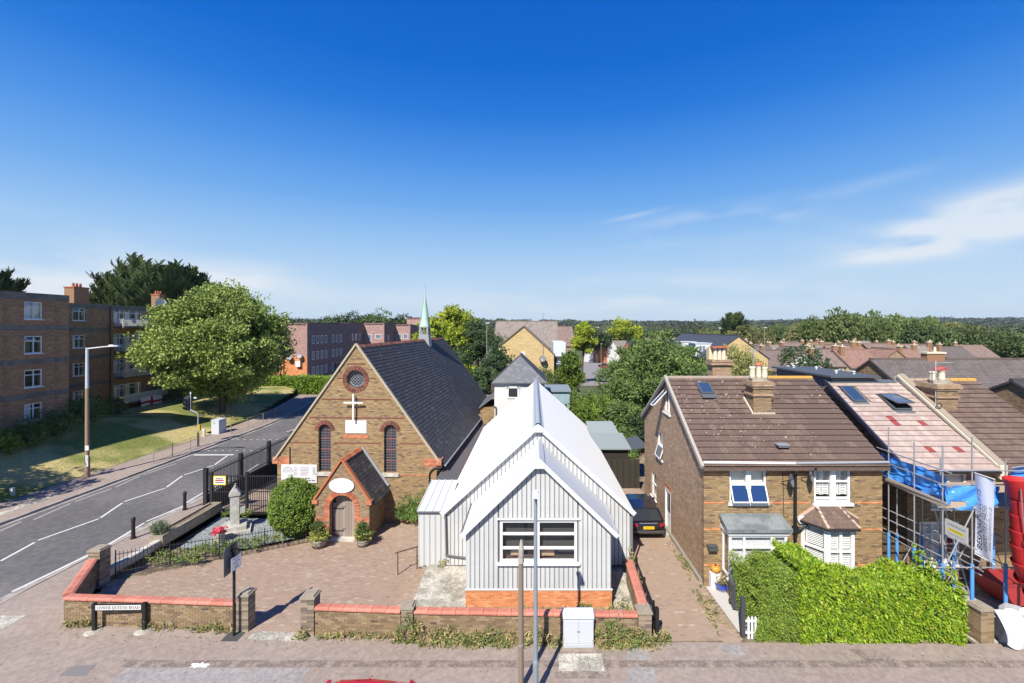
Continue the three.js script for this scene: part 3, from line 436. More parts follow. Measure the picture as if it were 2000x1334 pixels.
{
  const c = thing('chapel', 'yellow brick chapel with steep slate roof, porch and copper spirelet', 'chapel', -10.1, 0, 25.7, -2.3 * Math.PI / 180);
  const A = 3.15, T = 9.55, hw = 4.62, lan = (x) => arch(x - 0.36, x + 0.36, 2.35, 4.72);
  part(c, 'front_wall', metric(plate([[-hw, -0.7], [hw, -0.7], [hw, A], [0, T], [-hw, A]], 0.45, [lan(-1.85), lan(1.95), circle(-0.05, 7.66, 0.52)])), matStock);
  part(c, 'side_wall', metric(span(hw - 0.4, hw, -0.7, A, -0.45, -20.2)), matStockB); part(c, 'side_wall', metric(span(-hw, -hw + 0.4, -0.7, A, -0.45, -20.2)), matStockB);
  part(c, 'rear_wall', metric(plate([[-hw, -0.7], [hw, -0.7], [hw, A], [0, T - 0.2], [-hw, A]], 0.4, [], -20.2)), matStockB);
  for (const [y, m] of [[2.2, matRed], [3.98, darkRed[0]], [5.42, darkRed[1]], [6.48, darkRed[1]], [7.68, darkRed[1]], [8.5, darkRed[1]]]) {       // thin brick bands across the gable, broken at the openings
    const r = y < A ? hw : hw * (T - y) / (T - A), cut = y < 4.7 ? [[-2.4, -1.3], [1.4, 2.5]] : y > 7 && y < 8.3 ? [[-0.85, 0.75]] : [[0, 0]]; let x = -r + 0.22;
    for (const [a, b] of [...cut, [r - 0.22, r]]) { if (a > x) part(c, 'brick_band', metric(span(x, a, y, y + 0.07, 0, 0.012)), m); x = b; }
  }
  part(c, 'brick_band', metric(span(hw - 0.75, hw + 0.012, A - 0.42, A + 0.05, 0.001, 0.016)), matRed, 'red brick kneeler'); part(c, 'brick_band', metric(span(-hw - 0.012, -hw + 0.75, A - 0.42, A + 0.05, 0.001, 0.016)), matRed, 'red brick kneeler'); part(c, 'brick_band', metric(span(hw - 0.6, hw + 0.01, 0.9, 1.35, 0.001, 0.014)), matRed);
  part(c, 'brick_band', metric(span(-0.75, 0.7, 4.28, 4.5, 0.001, 0.014)), matRed);
  voussoirs(c, -0.05, 7.66, 0.52, 0.76, 0, Math.PI * 2, 0, darkRed); for (const x of [-1.85, 1.95]) { voussoirs(c, x, 4.72, 0.36, 0.6, 0, Math.PI, 0, darkRed); part(c, 'stone_sill', metric(box(1.0, 0.2, 0.26, x, 2.24, -0.05)), matStone); }
  // leaded lights
  const leadGlass = M([0.03, 0.034, 0.045], 0.1), bars = M([0.22, 0.23, 0.25], 0.6), redBar = M([0.3, 0.09, 0.08], 0.6);
  for (const x of [-1.85, 1.95]) {
    const w = part(c, 'lancet_window', plate(arch(x - 0.36, x + 0.36, 2.35, 4.72), 0.02, [], -0.2), leadGlass), g = [], h = []; for (let i = 1; i < 6; i++) if (i !== 3) g.push(box(0.012, 2.5, 0.02, x - 0.36 + i * 0.12, 3.62, -0.19)); for (let y = 2.55; y < 5; y += 0.155) g.push(box(0.68 * (y > 4.72 ? Math.sqrt(Math.max(0.1, 1 - ((y - 4.72) / 0.36) ** 2)) : 1), 0.012, 0.018, x, y, -0.19));
    part(w, 'leading', join(g), bars); for (const y of [2.98, 3.6, 4.22]) h.push(box(0.72, 0.028, 0.03, x, y, -0.185)); h.push(box(0.032, 2.72, 0.03, x, 3.7, -0.186)); part(w, 'glazing_bar', join(h), redBar);
  }
  { const w = part(c, 'round_window', plate(circle(-0.05, 7.66, 0.52), 0.02, [], -0.24), leadGlass), g = []; for (let i = -3; i <= 3; i++) for (const s of [-1, 1]) { const L = 2 * Math.sqrt(Math.max(0, 0.42 ** 2 - (i * 0.125) ** 2)); if (L > 0.05) g.push(box(L, 0.022, 0.02, 0, i * 0.125, 0, 0, 0, 0).rotateZ(s * Math.PI / 4).translate(-0.05, 7.66, -0.22 + s * 0.002)); } part(w, 'leading', join(g, new THREE.TorusGeometry(0.44, 0.03, 6, 28).translate(-0.05, 7.66, -0.22)), bars); }
  // roof
  const slope = new THREE.Vector3(-5.05, 6.75, 0), L = slope.length();
  part(c, 'roof', join(plate([[4.95, 2.86], [0, 9.5], [-4.95, 2.86], [-4.95, 2.74], [0, 9.36], [4.95, 2.74]], 20.4, [], -0.05)), slateSheet);
  tiled(c, 'slate', 'slates', { o: [4.98, 2.86, -0.1], u: [0, 0, -1], v: [-4.98, 6.68, 0], W: 20.4, L: 8.3, tw: 0.3, ex: 0.225, mats: slateM, th: 0.02, tilt: 0.1, weights: (x, y) => R() < 0.03 ? 6 : Math.floor(R() * 6) });
  { const low = part(c, 'rear_eave', plate([[4.6, 3.2], [6.05, 1.55], [6.0, 1.42], [4.5, 3.0]], 7, [], -13.4), slateSheet); tiled(c, 'slate', 'slates', { o: [6.05, 1.6, -13.4], u: [0, 0, -1], v: [-1.25, 1.6, 0], W: 7, L: 2.0, tw: 0.3, ex: 0.225, mats: slateM, max: 20 }); part(c, 'side_wall', metric(span(4.7, 5.6, -0.7, 1.9, -13.6, -20.2)), matStockB); }
  for (let i = 0; i < 45; i++) { const t = part(c, 'ridge_tile', ridgeGeo(0.44), darkRed[Math.floor(R() * 4)]); t.position.set(0, 9.56, -0.28 - i * 0.452); }
  for (const s of [-1, 1]) { part(c, 'verge_coping', beam([s * 4.78, 3.02, 0.02], [0, 9.68, 0.02], 0.15, 0.1), M([0.4, 0.34, 0.25], 0.9)); part(c, 'kneeler', metric(box(0.34, 0.36, 0.5, s * 4.72, 2.98, -0.2)), matRed); }
  part(c, 'gutter', rod([5.08, 2.78, -0.1], [5.08, 2.78, -20.3], 0.06), lead); part(c, 'drain_pipe', tube([[4.95, 2.7, 0.05], [4.5, 2.65, 0.07], [4.25, 2.4, 0.07], [4.22, 1.9, 0.07], [4.22, 1.0, 0.07]], 0.035), black); part(c, 'cable', rod([-hw + 0.75, A + 0.6, 0.03], [-hw + 0.75, A - 0.4, 0.03], 0.03), timberDark);
  part(c, 'cross', join(box(0.085, 1.5, 0.06, -0.08, 6.1, 0.24), box(1.1, 0.085, 0.06, -0.08, 6.36, 0.242)), whiteMatt); part(c, 'cross_bracket', join(box(0.03, 0.03, 0.24, -0.08, 6.7, 0.12), box(0.03, 0.03, 0.24, -0.08, 5.45, 0.12)), iron);
  part(c, 'plaque', box(1.22, 0.72, 0.03, -0.02, 4.95, 0.016), whiteMatt);
  // spirelet
  const cop = M([0.36, 0.52, 0.42], 0.7), z = -13.9, sp = part(c, 'spire', lathe([[0.02, 3.45], [0.05, 2.75], [0.1, 2.3], [0.3, 0.85], [0.44, 0.22], [0.56, 0], [0.52, -0.06], [0, -0.06]], 4).rotateY(Math.PI / 4).translate(0, 10.72, z), cop); for (let i = 0; i < 4; i++) part(sp, 'roll', rod([0.54 * Math.SQRT1_2 * (i < 2 ? 1 : -1), 10.75, z + 0.54 * Math.SQRT1_2 * (i % 2 ? 1 : -1)], [0, 13.6, z], 0.03, 5, 0.012), M([0.24, 0.38, 0.31], 0.7));
  part(c, 'finial', join(rod([0, 14, z], [0, 14.5, z], 0.02, 6, 0.008), new THREE.SphereGeometry(0.05, 8, 6).translate(0, 14.15, z)), lead); part(c, 'bell_stage', join(...[[-1, -1], [1, -1], [-1, 1], [1, 1]].map(([a, b]) => box(0.13, 0.75, 0.13, a * 0.32, 10.3, z + b * 0.32)), box(0.8, 0.08, 0.8, 0, 10.65, z), box(0.8, 0.1, 0.8, 0, 9.98, z)), lead); part(c, 'louvre', join(...[0, 1, 2, 3].map((i) => box(0.56, 0.03, 0.56, 0, 10.1 + i * 0.15, z))), M([0.12, 0.12, 0.12], 0.7)); part(c, 'lead_saddle', plate([[-0.52, 8.9], [-0.42, 8.9], [0, 9.55], [0.42, 8.9], [0.52, 8.9], [0.42, 9.95], [-0.42, 9.95]], 0.84, [], z + 0.42), lead);
  // porch
  const px = 0.25, pw = 1.44, pz = 2.3, pA = 1.6, pT = 3.66;
  part(c, 'porch_front', metric(plate([[px - pw, -0.8], [px + pw, -0.8], [px + pw, pA], [px, pT], [px - pw, pA]], 0.3, [arch(px - 0.66, px + 0.66, -0.79, 1.25)], pz)), matStockB);
  part(c, 'porch_side', metric(span(px + pw - 0.25, px + pw, -0.8, pA, pz - 0.3, 0)), matStockB); part(c, 'porch_side', metric(span(px - pw, px - pw + 0.25, -0.8, pA, pz - 0.3, 0)), matStockB);
  voussoirs(c, px, 1.25, 0.66, 0.93, -0.02, Math.PI + 0.02, pz, redBricks); for (const s of [-1, 1]) { for (const [a, b] of [[0.55, 0.78], [0.12, 0.35], [-0.5, -0.28]]) part(c, 'brick_band', metric(span(px + s * 0.665, px + s * (pw + 0.008), a, b, pz, pz + 0.012)), matRed); part(c, 'brick_band', metric(span(px + s * 0.665, px + s * 0.93, 0.78, 1.22, pz, pz + 0.014)), matRed); part(c, 'porch_kneeler', metric(box(0.3, 0.22, 0.36, px + s * (pw - 0.02), pA - 0.05, pz - 0.1)), matRed); part(c, 'porch_coping', beam([px + s * (pw + 0.06), pA + 0.02, pz - 0.02], [px, pT + 0.14, pz - 0.02], 0.22, 0.09), terracotta); }
  part(c, 'porch_roof', plate([[px + pw + 0.22, pA - 0.2], [px, pT + 0.06], [px - pw - 0.22, pA - 0.2], [px - pw - 0.22, pA - 0.3], [px, pT - 0.05], [px + pw + 0.22, pA - 0.3]], pz - 0.3, [], pz - 0.14), slateSheet);
  tiled(c, 'porch_slate', 'porch_slates', { o: [px + pw + 0.24, pA - 0.2, pz - 0.16], u: [0, 0, -1], v: [-(pw + 0.24), pT + 0.28 - pA, 0], W: pz - 0.2, L: 2.9, tw: 0.28, ex: 0.2, mats: slateM });
  for (let i = 0; i < 5; i++) { const t = part(c, 'porch_ridge_tile', ridgeGeo(0.42), redBricks[i % 4]); t.position.set(px, pT + 0.12, pz - 0.24 - i * 0.43); } part(c, 'flashing', beam([px + 0.1, pT + 0.16, 0.06], [px + pw + 0.2, pA + 0.05, 0.06], 0.06, 0.14), lead);
  const dw = M([0.25, 0.2, 0.17], 0.9), dw2 = M([0.3, 0.245, 0.21], 0.9), door = part(c, 'door', plate(arch(px - 0.66, px + 0.66, -0.42, 1.25), 0.03, [], pz - 0.42), timberDark);
  for (let i = 0; i < 8; i++) { const x = px - 0.66 + (i + 0.5) * 0.165, t = 1.25 + Math.sqrt(Math.max(0, 0.66 ** 2 - (Math.abs(x - px) + 0.075) ** 2)); part(door, 'plank', span(x - 0.078, x + 0.078, -0.42, t, pz - 0.42, pz - 0.385), i % 3 ? dw : dw2); } for (const y of [-0.12, 1.05]) part(door, 'hinge', join(box(0.55, 0.05, 0.015, px - 0.36, y, pz - 0.376), new THREE.TorusGeometry(0.06, 0.015, 5, 10, 4.5).translate(px - 0.06, y + 0.06, pz - 0.376)), iron); part(c, 'door_step', metric(box(1.4, 0.14, 0.5, px, -0.48, pz - 0.12)), matStone);
  { const s = new THREE.Shape(); s.absellipse(px, 2.42, 0.66, 0.38, 0, Math.PI * 2); part(c, 'oval_sign', new THREE.ExtrudeGeometry(s, { depth: 0.04, bevelEnabled: false, curveSegments: 24 }).translate(0, 0, pz + 0.035), whiteMatt); }
  const board = part(c, 'notice_board', box(2.08, 1.04, 0.05, -3.32, 2.24, 0.03), whiteMatt);
  face(2.04, 1.0, printed(512, 251, (g, w, h) => { g.fillStyle = '#cdcbcb'; g.fillRect(0, 0, w, h); g.strokeStyle = '#6a6870'; g.lineWidth = 9; g.beginPath(); g.arc(96, 108, 70, Math.PI * 1.02, Math.PI * 1.98); g.stroke(); g.strokeStyle = '#9a99a4'; g.lineWidth = 6; for (const r of [46, 34, 22]) { g.beginPath(); g.arc(96, 112, r, Math.PI, Math.PI * 2); g.stroke(); } const q = rng(3); g.fillStyle = '#55545c'; for (let i = 0; i < 6; i++) { for (let x = 182; x < 400 - i * 6;) { const n = 4 + q() * 14; if (!(x > 225 && x < 262)) g.fillRect(x, 34 + i * 21, n, 7); x += n + 4; } g.fillRect(458, 34 + i * 18, 36, 7); } g.fillStyle = '#0c0c10'; for (const [y, a, b] of [[182, 170, 420], [213, 100, 490]]) for (let x = a; x < b;) { const n = 5 + q() * 12; g.fillRect(x, y + q() * 3, n, 14); x += n + (q() < 0.2 ? 10 : 3); } }, 0.6), board, 'notice', -3.32, 2.24, 0.058);
}
function ridgeGeo(l) { return plate([[-0.17, -0.1], [-0.02, 0.06], [0.02, 0.06], [0.17, -0.1], [0.15, -0.13], [0, 0.01], [-0.15, -0.13]], l, [], l / 2); }
{ // garden in front of the chapel
  const G = [[-18.5, 18.6], [-17.2, 18.9], [-10.9, 22.9], [-10.9, 25.68], [-18.4, 26.15], [-18.5, 20]], gh = (x, D) => -0.34 * sm(19, 22.5, D);
  ground('garden_bed', sheetOver(G, (x, D) => Math.min(gh(x, D), courtH(x, D)), -0.045, 90, 90), matEarth, 'weedy bed behind the garden railing');
  ground('gravel', sheetOver([[-17.6, 22.4], [-14.6, 22.2], [-12.0, 23.6], [-11.6, 25.6], [-18.2, 26.0]], gh, 0.0, 60, 50), matGravel, 'grey gravel round the memorial');
  const low = thing('low_wall', 'low stone wall between garden and pavement', 'wall', -18.3, 0, 20.8); part(low, 'coping', metric(box(0.3, 0.3, 3.0, 0, 0.1, 0)), matStone);
  const trough = thing('stone_planter', 'long weathered stone planter along the pavement edge', 'planter', -18.45, 0, 24.1, 0.02);
  part(trough, 'side', metric(box(0.1, 0.5, 4.3, -0.28, 0.2, 0)), mortarM); part(trough, 'side', metric(box(0.1, 0.5, 4.3, 0.28, 0.2, 0)), mortarM); for (const e of [2.1, -2.1]) part(trough, 'end', metric(box(0.46, 0.5, 0.1, 0, 0.2, e)), mortarM); part(trough, 'soil', box(0.44, 0.1, 4.0, 0, 0.3, 0), matEarth);
  const lav = thing('lavender_plant', 'grey-green lavender bush at the near end of the stone planter', 'plant', -18.5, 0.35, 22.3); const q = rng(5), st = []; for (let i = 0; i < 160; i++) { const a = q() * 6.283, s = q() * 0.5; st.push(rod([Math.cos(a) * s * 0.3, 0, Math.sin(a) * s * 0.3], [Math.cos(a) * s, 0.45 + 0.35 * q() - s * 0.3, Math.sin(a) * s], 0.012, 3, 0.006)); } part(lav, 'stems', join(st), M([0.18, 0.23, 0.13], 0.9)); leaves(lav, 'foliage', sprayGeo(5, 0.12, 0.12, 0.03, 9), crownPts([[0, 0.32, 0, 0.45, 0.3, 0.45]], 130, 4, 0.3), [[0.15, 0.2, 0.11], [0.2, 0.25, 0.15]]);
  const mem = thing('stone_memorial', 'pale stone memorial pillar with a pointed top on steps', 'memorial', -16.1, -0.34, 24.3, 0.5); const ms = grainMat([0.36, 0.34, 0.3], [0.5, 0.48, 0.43], 1, 4, 131, 0.9, 0.2, 0.004, 4, 256);
  part(mem, 'step', metric(box(1.5, 0.16, 1.5, 0, 0.08, 0)), ms); part(mem, 'step', metric(box(1.1, 0.2, 1.1, 0, 0.26, 0)), ms); part(mem, 'pillar', metric(join(box(0.42, 1.6, 0.36, 0, 1.15, 0), box(0.52, 0.1, 0.46, 0, 1.97, 0))), ms); part(mem, 'cap', metric(join(plate([[-0.27, 2.02], [0.27, 2.02], [0, 2.45]], 0.44, [], 0.22), box(0.08, 0.08, 0.5, 0, 2.42, 0))), ms); part(mem, 'arm', metric(box(0.22, 0.3, 0.3, 0.36, 1.1, 0.05)), ms);
  part(mem, 'top_ornament', new THREE.TorusGeometry(0.1, 0.022, 5, 12).translate(0, 2.58, 0), iron);
  const wr = thing('flower_pot', 'pot of red flowers behind the railing', 'flowers', -16.0, -0.3, 22.9); part(wr, 'pot', cyl(0.2, 0.28, 0.5, 0, 0, 0, 12), matStone); leaves(wr, 'blossoms', sprayGeo(8, 0.1, 0.12, 0.09, 12), crownPts([[0, 0.58, 0, 0.26, 0.1, 0.26]], 34, 6, 0.2), [[0.6, 0.05, 0.08], [0.7, 0.1, 0.15], [0.5, 0.03, 0.06]]); leaves(wr, 'foliage', sprayGeo(6, 0.1, 0.12, 0.06, 13), crownPts([[0, 0.5, 0, 0.3, 0.14, 0.3]], 30, 7, 0.2), GREEN);
  // garden railing
  const ra = thing('garden_railing', 'thin black iron railing between garden and forecourt', 'railing', -17.95, 0, 19.35, Math.atan2(23.35 - 19.35, -11.5 + 17.95)), Lr = Math.hypot(6.45, 4.0), n = 58, bar = rod([0, 0, 0], [0, 0.98, 0], 0.011, 5, 0.009), y0 = (t) => -0.36 * sm(0.02, 0.85, t);
  for (let i = 0; i <= n; i++) { const t = i / n, b = part(ra, i % 14 ? 'bar' : 'post', i % 14 ? bar : join(rod([0, -0.1, 0], [0, 1.05, 0], 0.025, 6)), iron); b.position.set(t * Lr, y0(t), 0); } for (const yy of [0.1, 0.86]) part(ra, 'rail', tube([0, 0.25, 0.5, 0.75, 1].map((t) => [t * Lr, y0(t) + yy, 0]), 0.016, 5), iron);
  const ed = thing('brick_edging', 'row of small edging bricks under the garden railing', 'edging', -14.6, 0, 21.45, ra.rotation.y), eb = box(0.1, 0.14, 0.1), ll = []; for (let i = 0; i < 32; i++) ll.push({ m: mtx(i * 0.112, y0(0.52 + i * 0.0147) + 0.03, 0.1, 0, 0, 0), k: i % 4 }); pieces(ed, 'edging_brick', 'edging_bricks', eb, pierBricks, ll);
  // gates and road railing
  const gt = thing('steel_gate', 'dark steel bar gates beside the chapel with a yellow-edged sign', 'gate', -18.75, 0, 26.25);
  const gl = 3.95; for (const x of [0, 2.05, gl]) part(gt, 'post', box(0.13, 2.5, 0.13, x, 0.95, 0), iron); for (let x = 0.14; x < gl - 0.06; x += 0.125) if (Math.abs(x - 2.05) > 0.08) part(gt, 'bar', box(0.028, 2.3, 0.028, x, 0.88, 0), iron); for (const y of [-0.15, 1.05, 1.95]) part(gt, 'rail', box(gl, 0.05, 0.034, gl / 2, y, 0.004), iron);
  const gs = part(gt, 'warning_sign', box(0.72, 0.52, 0.02, 0.5, 1.72, 0.05), M([0.75, 0.58, 0.05], 0.6)); face(0.6, 0.4, printed(192, 128, (g, w, h) => { g.fillStyle = '#e9e6e2'; g.fillRect(0, 0, w, h); g.fillStyle = '#3a3a40'; g.fillRect(24, 14, 140, 18); g.fillStyle = '#b23a3a'; g.fillRect(16, 46, 160, 32); g.fillStyle = '#4a4a4e'; g.fillRect(16, 92, 160, 20); }, 0.7), gs, 'sign_face', 0.5, 1.72, 0.061);
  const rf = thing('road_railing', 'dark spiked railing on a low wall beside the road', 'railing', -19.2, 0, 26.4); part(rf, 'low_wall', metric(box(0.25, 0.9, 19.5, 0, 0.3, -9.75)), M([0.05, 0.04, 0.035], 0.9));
  const bl = []; for (let i = 0; i < 148; i++) if (i % 24) bl.push({ m: mtx(0, 0.75, -0.05 - i * 0.131), k: 0 }); pieces(rf, 'bar', 'bars', box(0.024, 1.42, 0.024, 0, 0.71, 0), [iron], bl); for (let i = 0; i < 7; i++) part(rf, 'post', box(0.2, 2.45, 0.2, 0, 1.15, -i * 3.14), iron); for (const y of [0.9, 1.95]) part(rf, 'rail', box(0.04, 0.05, 19.4, 0, y, -9.7), iron);
  const bn = thing('wheelie_bin', 'dark wheelie bin nearest the chapel gates', 'bin', -16.6, -0.3, 32.2, 0.2, 'bins in the chapel yard'); part(bn, 'body', join(new THREE.CylinderGeometry(0.42, 0.34, 0.95, 4, 1).rotateY(Math.PI / 4).translate(0, 0.55, 0)), M([0.025, 0.03, 0.03], 0.6)); part(bn, 'lid', box(0.62, 0.06, 0.66, 0, 1.06, 0), M([0.03, 0.035, 0.035], 0.5)); for (const s of [-1, 1]) part(bn, 'wheel', cyl(0.1, 0.1, 0.06, 0, -0.03, 0, 10).rotateZ(Math.PI / 2).translate(s * 0.25, 0.1, -0.25), black);
  for (const [x, D, t, l] of [[-17.5, 33.4, 0.1, 'dark wheelie bin beside the road railing'], [-15.7, 33.1, 0.4, 'dark wheelie bin against the chapel side wall'], [-16.6, 34.2, 0, 'dark wheelie bin at the back of the chapel yard']]) dup(bn, x, -0.3, D, t, l);
  const tp = thing('blue_tarpaulin', 'blue and white folded parasol cover leaning by the chapel wall', 'cover', -15.55, -0.3, 29.0, 0.5); part(tp, 'frame', join(rod([-0.5, 0, 0], [-0.3, 1.0, 0], 0.03), rod([0.5, 0, 0], [0.4, 1.3, 0], 0.03)), iron); part(tp, 'sheet', plate([[-0.75, 0.85], [-0.2, 0.95], [0.3, 1.15], [0.8, 1.4], [0.8, 1.55], [0.3, 1.35], [-0.3, 1.12], [-0.8, 0.98]], 0.7, [], 0.35), M([0.08, 0.3, 0.62], 0.6)); part(tp, 'stripe', plate([[-0.6, 0.95], [0.2, 1.2], [0.7, 1.44], [0.7, 1.5], [0.2, 1.3], [-0.6, 1.05]], 0.72, [], 0.36), M([0.7, 0.72, 0.75], 0.6));
  // round bush, barrels, handrail, bollards
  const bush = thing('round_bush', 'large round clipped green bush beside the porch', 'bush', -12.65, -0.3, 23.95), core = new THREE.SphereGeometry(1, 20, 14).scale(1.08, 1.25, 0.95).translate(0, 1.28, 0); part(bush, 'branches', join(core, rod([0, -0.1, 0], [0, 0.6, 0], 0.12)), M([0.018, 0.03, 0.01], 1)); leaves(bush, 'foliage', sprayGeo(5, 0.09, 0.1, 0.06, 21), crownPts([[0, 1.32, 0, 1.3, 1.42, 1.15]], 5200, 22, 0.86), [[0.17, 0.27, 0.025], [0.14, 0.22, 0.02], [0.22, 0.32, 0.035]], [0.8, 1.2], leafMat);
  for (const [x, D, s, l] of [[-10.75, 22.6, 1, 'half barrel planter of yellow-green leaves by the railing'], [-8.6, 22.75, 0.85, 'half barrel planter of green and yellow plants by the handrail side']]) {
    const b = thing('barrel_planter', l, 'planter', x, courtH(x, D), D, x); part(b, 'barrel', lathe([[0, 0], [0.27, 0], [0.34, 0.22], [0.36, 0.42], [0.32, 0.42], [0.3, 0.3], [0, 0.3]], 16).scale(s, s, s), M([0.3, 0.26, 0.22], 0.9)); for (const y of [0.1, 0.32]) part(b, 'hoop', new THREE.TorusGeometry(0.31 + y * 0.12, 0.014, 5, 18).rotateX(Math.PI / 2).translate(0, y, 0).scale(s, s, s), iron);
    leaves(b, 'foliage', sprayGeo(7, 0.1, 0.26, 0.06, 25), crownPts([[0, 0.55, 0, 0.42 * s, 0.28, 0.42 * s]], 60, 26, 0.3), [[0.4, 0.38, 0.08], [0.32, 0.34, 0.09], [0.2, 0.26, 0.05]]); leaves(b, 'shrub', sprayGeo(6, 0.09, 0.1, 0.05, 27), crownPts([[0.1, 0.85, -0.1, 0.32 * s, 0.5 * s, 0.32 * s]], 180, 28, 0.4), [[0.06, 0.1, 0.02], [0.11, 0.15, 0.03]]);
  }
  const hr = thing('handrail', 'rusty brown tubular handrail on the forecourt', 'handrail', -5.95, -0.2, 19.75, Math.atan2(0.45, 0.75)), rust = M([0.11, 0.07, 0.055], 0.8); for (const x of [0, 0.85]) part(hr, 'post', rod([x, -0.05, 0], [x, 0.95, 0], 0.026), rust); part(hr, 'rail', rod([-0.12, 0.95, 0], [1.0, 0.99, 0], 0.03), rust);
  const bo = thing('bollard', 'black cast iron bollard nearer the street corner', 'bollard', -20.12, 0, 22.65, 0, 'black bollards on the pavement'); part(bo, 'shaft', lathe([[0, -0.05], [0.12, -0.05], [0.12, 0.06], [0.085, 0.1], [0.075, 0.85], [0.1, 0.88], [0.1, 0.93], [0.075, 0.95]], 14), black); part(bo, 'cap', lathe([[0.075, 0.95], [0.095, 0.98], [0.09, 1.03], [0.05, 1.07], [0, 1.08]], 14), black); dup(bo, -20.28, 0, 26.2, 0, 'black cast iron bollard level with the chapel gate');
}
// ---------------------------------------------------------------- the white hall
const sheetW = M([0.6, 0.605, 0.6], 0.5), clad = grainMat([0.505, 0.51, 0.505], [0.555, 0.56, 0.555], 2.5, 3, 171, 0.5, 0.06, 0.0005, 4, 512), groove = M([0.12, 0.125, 0.13], 0.8), galv = M([0.5, 0.52, 0.54], 0.4, { metalness: 0.3 });
function corrugated(o, u, v, W, L, pitch = 0.2, amp = 0.03) {   // trapezoid ribs running up the slope v, repeated along u
  u = new THREE.Vector3(...u).normalize(); v = new THREE.Vector3(...v).normalize(); const n = new THREE.Vector3().crossVectors(u, v), pos = [], prof = []; for (let x = 0; x < W; x += pitch) prof.push([x, 0], [x + pitch * 0.3, 0], [x + pitch * 0.42, amp], [x + pitch * 0.78, amp], [x + pitch * 0.9, 0]); prof.push([W, 0]);
  const P = ([a, b], t, d = 0) => [0, 1, 2].map((k) => o[k] + u.getComponent(k) * Math.min(a, W) + v.getComponent(k) * t + n.getComponent(k) * (b + d));
  for (let i = 0; i < prof.length - 1; i++) for (const d of [0, -0.012]) { const A = P(prof[i], 0, d), B = P(prof[i + 1], 0, d), C = P(prof[i + 1], L, d), D = P(prof[i], L, d); d ? pos.push(...A, ...C, ...B, ...A, ...D, ...C) : pos.push(...A, ...B, ...C, ...A, ...C, ...D); if (!d) { const E = P(prof[i], 0, -0.012), F = P(prof[i + 1], 0, -0.012); pos.push(...A, ...F, ...B, ...A, ...E, ...F); } }
  const g = new THREE.BufferGeometry(); g.setAttribute('position', new THREE.Float32BufferAttribute(pos, 3)); g.setAttribute('uv', new THREE.Float32BufferAttribute(new Array(pos.length / 3 * 2).fill(0), 2)); g.computeVertexNormals(); return g;
}
